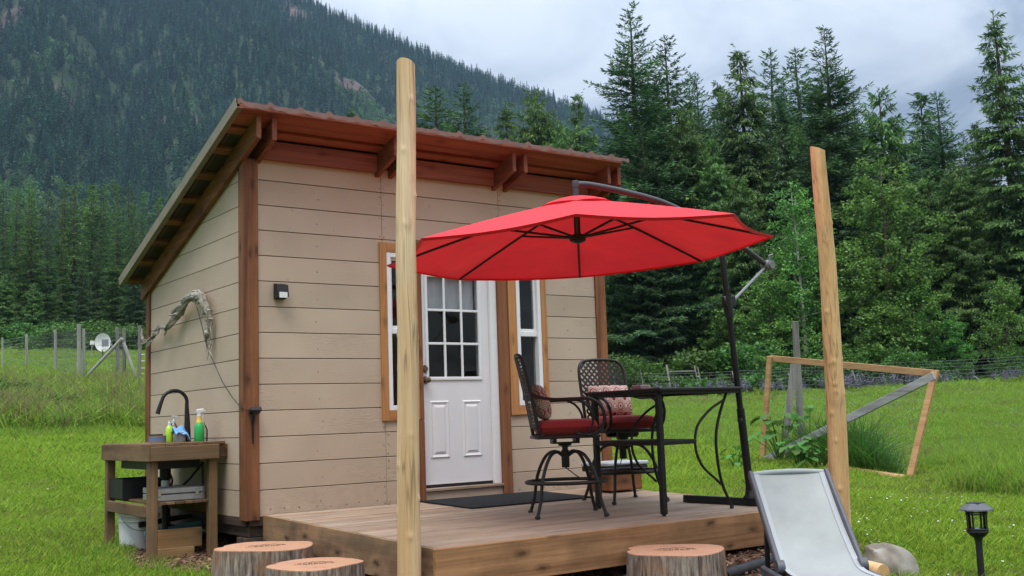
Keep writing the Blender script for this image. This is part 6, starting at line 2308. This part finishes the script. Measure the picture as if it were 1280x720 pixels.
for i in range(len(Lp)-1):
    ga, ta, _ = Lp[i]
    gb, tb2, _ = Lp[i+1]
    for s in np.linspace(0.06, 0.92, 11):
        m.tube([ga+(ta-ga)*s, gb+(tb2-gb)*s], 0.004, 3, cap=False)
    nv = int(np.linalg.norm(gb-ga)/0.15)
    for k in range(1, nv):
        q = k/nv
        m.tube([(ga+(ta-ga)*0.06)*(1-q)+(gb+(tb2-gb)*0.06)*q, (ga+(ta-ga)*0.92)*(1-q)+(gb+(tb2-gb)*0.92)*q], 0.0025, 3, cap=False)
m.build('wire_mesh', M['grey_metal'], fl)['kind'] = 'stuff'
# small white insulators on the post by the cabin
m = MB()
for y in (443, 451, 460, 467):
    p = at_depth(177.8, y, Lp[7][2]-0.1)
    m.beam(p - RGT*0.03, p + RGT*0.08, 0.03, 0.025)
m.build('insulator', M['white_paint'], fl)

fr = thing('far_wire_fence', 'grey wire fence along the foot of the forest behind the meadow', 'fence', tuple(on_ground(900, 48)))
fr.name = 'wire_fence'
prevp = None
m = MB()
for i, (px, yt, wpx) in enumerate(((730, 462, 1.6), (766, 464, 1.6), (800, 462, 1.6), (833, 456, 2.6), (868, 457, 1.6), (872, 459, 1.5), (915, 464, 1.6), (953, 479, 2.0), (985, 466, 1.6), (1030, 466, 1.8), (1065, 463, 2.0), (1113, 463, 2.0), (1172, 464, 2.0), (1218, 470, 1.6), (1268, 468, 1.8), (1320, 468, 1.8), (1380, 468, 1.8))):
    g_, t_, d_ = post_at(fr, px, yt, 480, wpx, M['grey_wood'], depth=47.6)
    tw = g_ + np.array((0, 0, 1.05))
    if prevp is not None:
        for s in (0.12, 0.3, 0.45, 0.6, 0.75, 0.88, 1.0):
            m.tube([prevp[0]+(prevp[1]-prevp[0])*s, g_+(tw-g_)*s], 0.006, 3, cap=False)
        nv = int(np.linalg.norm(g_-prevp[0])/0.3)
        for k in range(1, nv):
            q = k/nv
            m.tube([prevp[0]*(1-q)+g_*q, prevp[1]*(1-q)+tw*q], 0.004, 3, cap=False)
    prevp = (g_, tw)
m.build('wire_mesh', M['grey_metal'], fr)['kind'] = 'stuff'
MB().beam(at_depth(836, 464.5, 47.4), at_depth(869, 463.5, 47.4), 0.06, 0.06).build('rail', M['grey_wood'], fr)

dp = at_depth(128.5, 428, 58)
gdp = on_ground(128.5, 58)
di = thing('satellite_dish', 'white round dish with a grey box before it in the far meadow', 'dish', (dp[0], dp[1], gdp[2]))
fd = unit(np.array([CAM[0]-dp[0], CAM[1]-dp[1], 0.0]))
sd_ = np.array((-fd[1], fd[0], 0))
vs, fs = [], []
for i, s in enumerate(np.linspace(0, 1, 7)):
    for k in range(24):
        a = 2*math.pi*k/24
        vs.append(dp + (sd_*math.cos(a)*0.41 + np.array((0, 0, 1))*math.sin(a)*0.50)*s - fd*0.12*(1-s*s) + fd*0.04)
for i in range(6):
    for k in range(24):
        fs.append((i*24+k, i*24+(k+1) % 24, (i+1)*24+(k+1) % 24, (i+1)*24+k))
o = MB().add(vs, fs).build('reflector', M['white_paint'], di, smooth=True)
MB().obox(dp + fd*0.42 - np.array((0, 0, 0.06)) + sd_*0.12, fd, sd_, (0, 0, 1), (0.08, 0.17, 0.19), 0.01).build('box', M['grey_box'], di)
MB().obox(dp + fd*0.42 - np.array((0, 0, 0.36)) + sd_*0.10, fd, sd_, (0, 0, 1), (0.08, 0.16, 0.09), 0.01).build('foot', M['white_paint'], di)
m = MB().tube([np.array((dp[0], dp[1], gdp[2]-0.1)), dp - fd*0.08], 0.05, 8)
m.tube([dp + fd*0.35 - np.array((0, 0, 0.45)), np.array((dp[0], dp[1], gdp[2]))], 0.03, 6)
m.tube([dp + sd_*0.36*1, dp + sd_*0.62 + fd*0.2 + np.array((0, 0, -0.5))], 0.03, 6)
m.build('stand', M['grey_box'], di)
sp0, gs = at_depth(115.2, 428.5, 58.5), on_ground(115.2, 58.5)
sg = thing('sign', 'small blank white sign on a stake beside the dish', 'sign', tuple(gs))
MB().obox(sp0, fd, sd_, (0, 0, 1), (0.01, 0.11, 0.11), 0.004).build('board', M['white_paint'], sg)
MB().tube([gs + np.array((0, 0, -0.1)), sp0 - fd*0.03], 0.025, 6).build('stake', M['grey_wood'], sg)

# ------------------------------------------------------------------ grass, weeds, flowers, chips
def tuft(seed, n, h0, h1, spread, wd, lean, mat, curl=0.25):
    rg = np.random.default_rng(seed)
    az = rg.random(n)*6.28
    r_ = spread*np.sqrt(rg.random(n))
    b = np.stack([r_*np.cos(az), r_*np.sin(az), np.zeros(n)], 1)
    la = rg.normal(0, lean, n)
    laz = rg.random(n)*6.28
    d = unit(np.stack([np.sin(la)*np.cos(laz), np.sin(la)*np.sin(laz), np.cos(la)], 1))
    L = rg.uniform(h0, h1, n)
    nr = unit(np.stack([np.cos(laz+1.2), np.sin(laz+1.2), 0.1*np.ones(n)], 1))
    s = unit(np.cross(d, nr))
    w_ = (wd*rg.uniform(0.7, 1.3, n))[:, None]
    mid = b + d*(L*0.5)[:, None]
    bend = np.stack([np.cos(laz), np.sin(laz), np.zeros(n)], 1)*(L*curl*rg.random(n))[:, None]
    tip = b + d*L[:, None] + bend - np.array([0, 0, 1.0])*(L*curl*0.35)[:, None]*rg.random((n, 1))
    Q1 = np.stack([b - s*w_*0.4, b + s*w_*0.4, mid + s*w_/2, mid - s*w_/2], 1)
    Q2 = np.stack([mid - s*w_/2, mid + s*w_/2, tip + s*w_*0.06, tip - s*w_*0.06], 1)
    Q = np.stack([Q1, Q2], 1).reshape(-1, 4, 3)
    return quads_mesh('source_tuft', Q, M[mat])


def in_mulch(x, y):
    k = np.zeros(len(x), bool)
    for cx_, cy_, rx, ry, _ in MULCH:
        k |= ((x-cx_)/rx)**2 + ((y-cy_)/ry)**2 < 0.92
    return k


def meadow_mask(x, y):
    """tall grass beyond the mown lawn"""
    bx = np.interp(y, [-6, -2.6, 0.1, 3.1, 8, 13], [4.8, 6.9, 9.15, 10.0, 10.7, 11.0]) + 0.35*np.sin(y*1.3) + 0.2*np.sin(y*3.1+1)
    by = 13.0 + 0.5*np.sin(x*0.9) + 0.3*np.sin(x*2.3)
    return (x > bx) | (y > by)


def frustum_pts(n, d0, d1, power, p0=-150, p1=1430, seed=0):
    rg = np.random.default_rng(seed)
    px = rg.uniform(p0, p1, n)
    u_ = rg.random(n)
    if power == 0:
        dep = d0*(d1/d0)**u_
    else:
        dep = (d0**power + u_*(d1**power-d0**power))**(1/power)
    x = CAM[0] + (FWD[0] + (px-640)/FPX*RGT[0])*dep
    y = CAM[1] + (FWD[1] + (px-640)/FPX*RGT[1])*dep
    return x, y, dep, px, rg


def behind_house(x, y):
    return (x > -0.3) & (x < W+0.1) & (y > -0.1) & (y < D+0.1)


src = [tuft(30+i, 13, 0.035, 0.085, 0.06, 0.0075, 0.55, 'lawn_blade', 0.5) for i in range(4)] + [tuft(40, 10, 0.05, 0.12, 0.07, 0.008, 0.5, 'lawn_blade', 0.6), tuft(41, 9, 0.03, 0.07, 0.06, 0.007, 0.7, 'dry_blade', 0.4)]
x, y, dep, px, rg = frustum_pts(210000, 6.5, 25, 1.1, seed=1)
k = ~meadow_mask(x, y) & ~in_mulch(x, y) & ~behind_house(x, y)
x, y, dep = x[k], y[k], dep[k]
n = len(x)
pick = rg.integers(0, 4, n)
pick = np.where(rg.random(n) < 0.10, 4, pick)
dryf = fbm(x*0.8, y*0.8+40, 51)
pick = np.where(rg.random(n) < 0.035 + 0.30*(dryf > 0.55), 5, pick)
sz = rg.uniform(0.75, 1.3, n)*(0.40 + 1.25*fbm(x*1.3+9, y*1.3, 61))*np.clip(dep/11, 1, 1.7)
scatter('lawn_grass', np.stack([x, y, gz(x, y)], 1), pick, np.stack([0.1*rg.standard_normal(n), 0.1*rg.standard_normal(n), rg.random(n)*6.28], 1), np.stack([sz, sz, sz], 1), src, 'short mown green lawn round the cabin', 'grass')

src = [tuft(50+i, 16, 0.20, 0.50, 0.12, 0.011, 0.28, 'meadow_blade', 0.45) for i in range(4)] + [tuft(55, 12, 0.25, 0.55, 0.14, 0.009, 0.35, 'dry_blade', 0.5)]
x, y, dep, px, rg = frustum_pts(130000, 9.5, 62, 0.35, seed=2)
x2, y2, dep2, px2, _ = frustum_pts(26000, 60, 125, 1.0, -150, 330, seed=5)
x, y, dep, px = np.concatenate([x, x2]), np.concatenate([y, y2]), np.concatenate([dep, dep2]), np.concatenate([px, px2])
k = meadow_mask(x, y) & ~((px > 300) & (px < 720) & (dep < 40)) & ~((px > 200) & (dep > 56))
soil = (((x-6.8)/4.6)**2 + ((y-28.3)/1.5)**2 < 0.9)
k &= ~(soil & (rg.random(len(x)) < 0.75))
x, y, dep, px = x[k], y[k], dep[k], px[k]
n = len(x)
pick = np.where(rg.random(n) < 0.06 + 0.25*(fbm(x*0.35, y*0.35+7, 71) > 0.58), 4, rg.integers(0, 4, n))
right = px > 600
edge = np.clip((fbm(x*0.5, y*0.5, 81)-0.25)*2.2, 0.45, 1.5)
sz = rg.uniform(0.7, 1.15, n)*edge
sz *= np.where(right, np.where(dep < 17.5, 0.66, 0.5), np.where(dep < 34, 1.15, 0.62))
sz *= np.where(right & (dep > 39) & (dep < 44.5) & (px > 1030), 1.5, 1.0)
wdn = sz*np.clip(dep/16, 1, 3.2)
scatter('meadow_grass', np.stack([x, y, gz(x, y)], 1), pick, np.stack([0.08*rg.standard_normal(n), 0.08*rg.standard_normal(n), rg.random(n)*6.28], 1), np.stack([wdn, wdn, sz], 1), src, 'tall uncut meadow grass beyond the lawn', 'grass')

# thick rank grass around the gate panel
rg = np.random.default_rng(3)
n = 620
uu_ = rg.uniform(0.40, 0.97, n)**0.8
away = unit(np.array([FWD[0], FWD[1], 0.0]))
ln_ = GA['BL'] + (GA['BR']-GA['BL'])*uu_[:, None]
ln_ = ln_ + away*(0.15 + 1.7*rg.random(n)**1.2)[:, None]
x, y = ln_[:, 0], ln_[:, 1]
src = [tuft(60+i, 22, 0.40, 0.80, 0.15, 0.014, 0.34, 'rank_blade', 0.6) for i in range(3)]
sz = rg.uniform(0.35, 1.0, n)*(0.6 + 0.6*np.sin(uu_*9+1)**2)
scatter('rank_grass', np.stack([x, y, gz(x, y)], 1), rg.integers(0, 3, n), np.stack([0.16*rg.standard_normal(n), 0.16*rg.standard_normal(n), rg.random(n)*6.28], 1), np.stack([sz, sz, sz], 1), src, 'thick dark tall grass growing through the gate panel', 'grass')


# shaggy taller grass and seed heads in the uncut strip before the fence, and unmown tufts round the sink table
x, y, dep, px, rg = frustum_pts(2600, 21, 33, 1.0, -120, 215, seed=31)
k = meadow_mask(x, y) & (fbm(x*0.45, y*0.45, 33) > 0.40)
x, y = x[k], y[k]
n1_ = len(x)
rg2 = np.random.default_rng(34)
xa, ya = rg2.uniform(-1.15, 0.2, 260), rg2.uniform(-0.6, 1.9, 260)
ring_ = np.zeros(260, bool)
for cx_, cy_, rx, ry, _ in MULCH[:1]:
    q_ = ((xa-cx_)/rx)**2 + ((ya-cy_)/ry)**2
    ring_ |= (q_ > 0.86) & (q_ < 1.25)
xa, ya = xa[ring_], ya[ring_]
x, y = np.concatenate([x, xa]), np.concatenate([y, ya])
n = len(x)
src = [tuft(80+i, 18, 0.35, 0.80, 0.16, 0.012, 0.28, 'meadow_blade', 0.5) for i in range(3)] + [tuft(85, 14, 0.5, 0.9, 0.15, 0.009, 0.22, 'dry_blade', 0.3)]
pick = np.where(rg.random(n) < 0.28, 3, rg.integers(0, 3, n))
pick[n1_:] = rg.integers(0, 3, n-n1_)
sz = rg.uniform(0.55, 1.15, n)
sz[n1_:] *= 0.28
wd_ = sz.copy()
wd_[:n1_] *= 1.7
scatter('shaggy_grass', np.stack([x, y, gz(x, y)], 1), pick, np.stack([0.1*rg.standard_normal(n), 0.1*rg.standard_normal(n), rg.random(n)*6.28], 1), np.stack([wd_, wd_, sz], 1), src, 'shaggy tall grass with dry seed stems before the post fence', 'grass')

# lupines in front of the far fence
def lupine(seed):
    rg = np.random.default_rng(seed)
    n = 46
    t_ = rg.random(n)
    az = rg.random(n)*6.28
    st_ = rg.integers(0, 3, n)
    off = np.array([[0, 0], [0.12, 0.05], [-0.08, 0.1]])[st_]
    b = np.stack([off[:, 0], off[:, 1], 0.35 + 0.45*t_], 1)
    d = unit(np.stack([np.cos(az), np.sin(az), 0.4*np.ones(n)], 1))
    return quads_mesh('source_lupine', cards(b, d, np.full(n, 0.11)*(1.2-t_*0.7), np.full(n, 0.07), unit(rg.normal(0, 1, (n, 3)))), M['lupine'])


src = [lupine(70+i) for i in range(3)] + [tuft(74, 14, 0.25, 0.6, 0.15, 0.03, 0.4, 'meadow_blade')]
rg = np.random.default_rng(8)
n = 380
px = rg.uniform(780, 1430, n)
dep = rg.uniform(43.5, 47.0, n)
x = CAM[0] + (FWD[0] + (px-640)/FPX*RGT[0])*dep
y = CAM[1] + (FWD[1] + (px-640)/FPX*RGT[1])*dep
k = rg.random(n) < np.where(fbm(px/60, dep*0, 91) > 0.42, 1.0, 0.35)
x, y = x[k], y[k]
n = len(x)
sz = rg.uniform(0.5, 0.95, n)
scatter('lupine_flowers', np.stack([x, y, gz(x, y)], 1), np.where(rg.random(n) < 0.3, 3, rg.integers(0, 3, n)), np.stack([0.1*rg.standard_normal(n), 0.1*rg.standard_normal(n), rg.random(n)*6.28], 1), np.stack([sz, sz, sz], 1), src,
        'band of dusky purple lupines along the far fence', 'flowers')


# white clover and daisies
def daisy(seed):
    rg = np.random.default_rng(seed)
    n = 9
    az = np.arange(n)*2*np.pi/n
    b = np.zeros((n, 3)) + np.array([0, 0, 0.075])
    d = unit(np.stack([np.cos(az), np.sin(az), 0.35*np.ones(n)], 1))
    return quads_mesh('source_daisy', cards(b, d, np.full(n, 0.010), np.full(n, 0.007), unit(np.stack([0*az, 0*az, np.ones(n)], 1) + 0.2*rg.normal(0, 1, (n, 3)))), M['petal'])


src = [daisy(1)]
x, y, dep, px, rg = frustum_pts(420, 6.8, 11.5, 1.0, 1040, 1420, seed=9)
x2, y2, dep2, px2, _ = frustum_pts(160, 8, 24, 1.0, -150, 190, seed=10)
x, y = np.concatenate([x, x2]), np.concatenate([y, y2])
cl_m = fbm(x*1.1, y*1.1, 99)
k = ~in_mulch(x, y) & (cl_m > 0.45)
x, y = x[k], y[k]
n = len(x)
sz = rg.uniform(0.6, 1.2, n)
scatter('clover_flowers', np.stack([x, y, gz(x, y)], 1), np.zeros(n), np.stack([0.4*rg.standard_normal(n), 0.4*rg.standard_normal(n), rg.random(n)*6.28], 1), np.stack([sz, sz, sz], 1), src, 'small white clover flowers dotted over the lawn', 'flowers')


# wood chips
def chip(seed):
    rg = np.random.default_rng(seed)
    L_, w_, h_ = rg.uniform(0.03, 0.075), rg.uniform(0.010, 0.024), rg.uniform(0.003, 0.007)
    m = MB().obox((0, 0, 0), (1, 0, 0), (0, 1, 0), (0, 0, 1), (L_, w_, h_))
    o = m.build('source_chip', M['chip_mat'], None)
    return o


cm, t, o_ = new_mat('chip_mat')
oi = nd(t, 'ShaderNodeObjectInfo')
cc = ramp(t, oi.outputs['Random'], [(0, (0.05, 0.027, 0.015)), (0.4, (0.115, 0.06, 0.032)), (0.75, (0.20, 0.11, 0.06)), (1.0, (0.33, 0.21, 0.13))])
principled(t, o_, **{'Base Color': cc, 'Roughness': 0.9})
src = [chip(i) for i in range(5)]
rg = np.random.default_rng(12)
n = 42000
x, y = rg.uniform(-1.0, 4.3, n), rg.uniform(-3.8, 2.2, n)
k = in_mulch(x, y) & ~((x > 0.3) & (x < 3.5) & (y > 0.3))
x, y = x[k], y[k]
n = len(x)
scatter('wood_chips', np.stack([x, y, gz(x, y) + 0.006 + 0.012*rg.random(n)], 1), rg.integers(0, 5, n), np.stack([0.3*rg.standard_normal(n), 0.3*rg.standard_normal(n), rg.random(n)*6.28], 1), np.stack([rg.uniform(0.4, 0.85, n)]*3, 1), src, 'brown wood chips strewn round the cabin base and deck', 'wood chips')


# broad-leaved weeds at the gate panel
def weed(px, depth, n, h, lsz, label, seed):
    rg = np.random.default_rng(seed)
    g_ = on_ground(px, depth)
    t = thing('weed_plant', label, 'plant', tuple(g_), group='broad-leaved weeds at the gate panel')
    m = MB()
    for i in range(n):
        az = i*2.4 + rg.normal(0, 0.3)
        s = rg.uniform(0.25, 1.0)
        tip = np.array((math.cos(az)*h*0.45*(1.2-s*0.6), math.sin(az)*h*0.45*(1.2-s*0.6), h*s*0.85+0.05))
        m.tube([(0, 0, 0), tip*np.array([0.5, 0.5, 0.7]), tip], [0.008, 0.006, 0.004], 5)
        d_ = unit(np.array((math.cos(az), math.sin(az), -0.25+rg.normal(0, 0.15))))
        sd2 = unit(np.cross(d_, (0, 0, 1)))
        up2 = np.cross(sd2, d_)
        L_ = lsz*rg.uniform(0.7, 1.2)
        vs, fs = [], []
        prof_ = [(0, 0.0), (0.08, 0.55), (0.25, 0.82), (0.45, 0.9), (0.65, 0.7), (0.85, 0.36), (1.0, 0.0)]
        for q, w_ in prof_:
            for sgn in (-1, 0, 1):
                vs.append(tip + d_*L_*q + sd2*sgn*w_*L_*0.45 + up2*(0.09*L_*abs(sgn)*w_ - 0.18*L_*q*q + 0.02*L_*math.sin(q*14+sgn)))
        for a in range(6):
            for b in range(2):
                fs.append((a*3+b, a*3+b+1, a*3+b+4, a*3+b+3))
        MB().add(vs, fs).build('leaf', M['weed_leaf'], t, False, True)
    m.build('stem', M['weed_leaf'], t, False)


leafmat('weed_leaf', [(0.06, 0.17, 0.03), (0.10, 0.25, 0.045)], 0.35, treevar=0.3, huev=0.02)
weed(962, 15.7, 26, 0.85, 0.21, 'large-leaved green weed at the left end of the gate panel', 1)
weed(1000, 16.9, 24, 1.0, 0.22, 'tall broad-leaved weed behind the old grey post', 2)
weed(985, 14.8, 24, 0.5, 0.16, 'low bright weed growing before the gate panel diagonal', 3)
weed(1012, 14.6, 20, 0.5, 0.15, 'small leafy weed between the diagonal and the orange pole', 4)
weed(908, 15.3, 12, 0.35, 0.15, 'single low weed on the lawn beyond the curved table leg', 5)

# ------------------------------------------------------------------ haze
m = MB().box((-1900, -60, -60), (2600, 2700, 1150))
o = m.build('haze', None, None)
hm, t, out_ = new_mat('haze_air')
vol = nd(t, 'ShaderNodeVolumePrincipled', ins={'Color': (0.48, 0.71, 1.0, 1), 'Density': 0.000105, 'Anisotropy': 0.1})
t.links.new(vol.outputs[0], out_.inputs['Volume'])
o.data.materials.append(hm)
tag(o, 'thin bluish haze in the valley air', 'haze', kind='stuff')
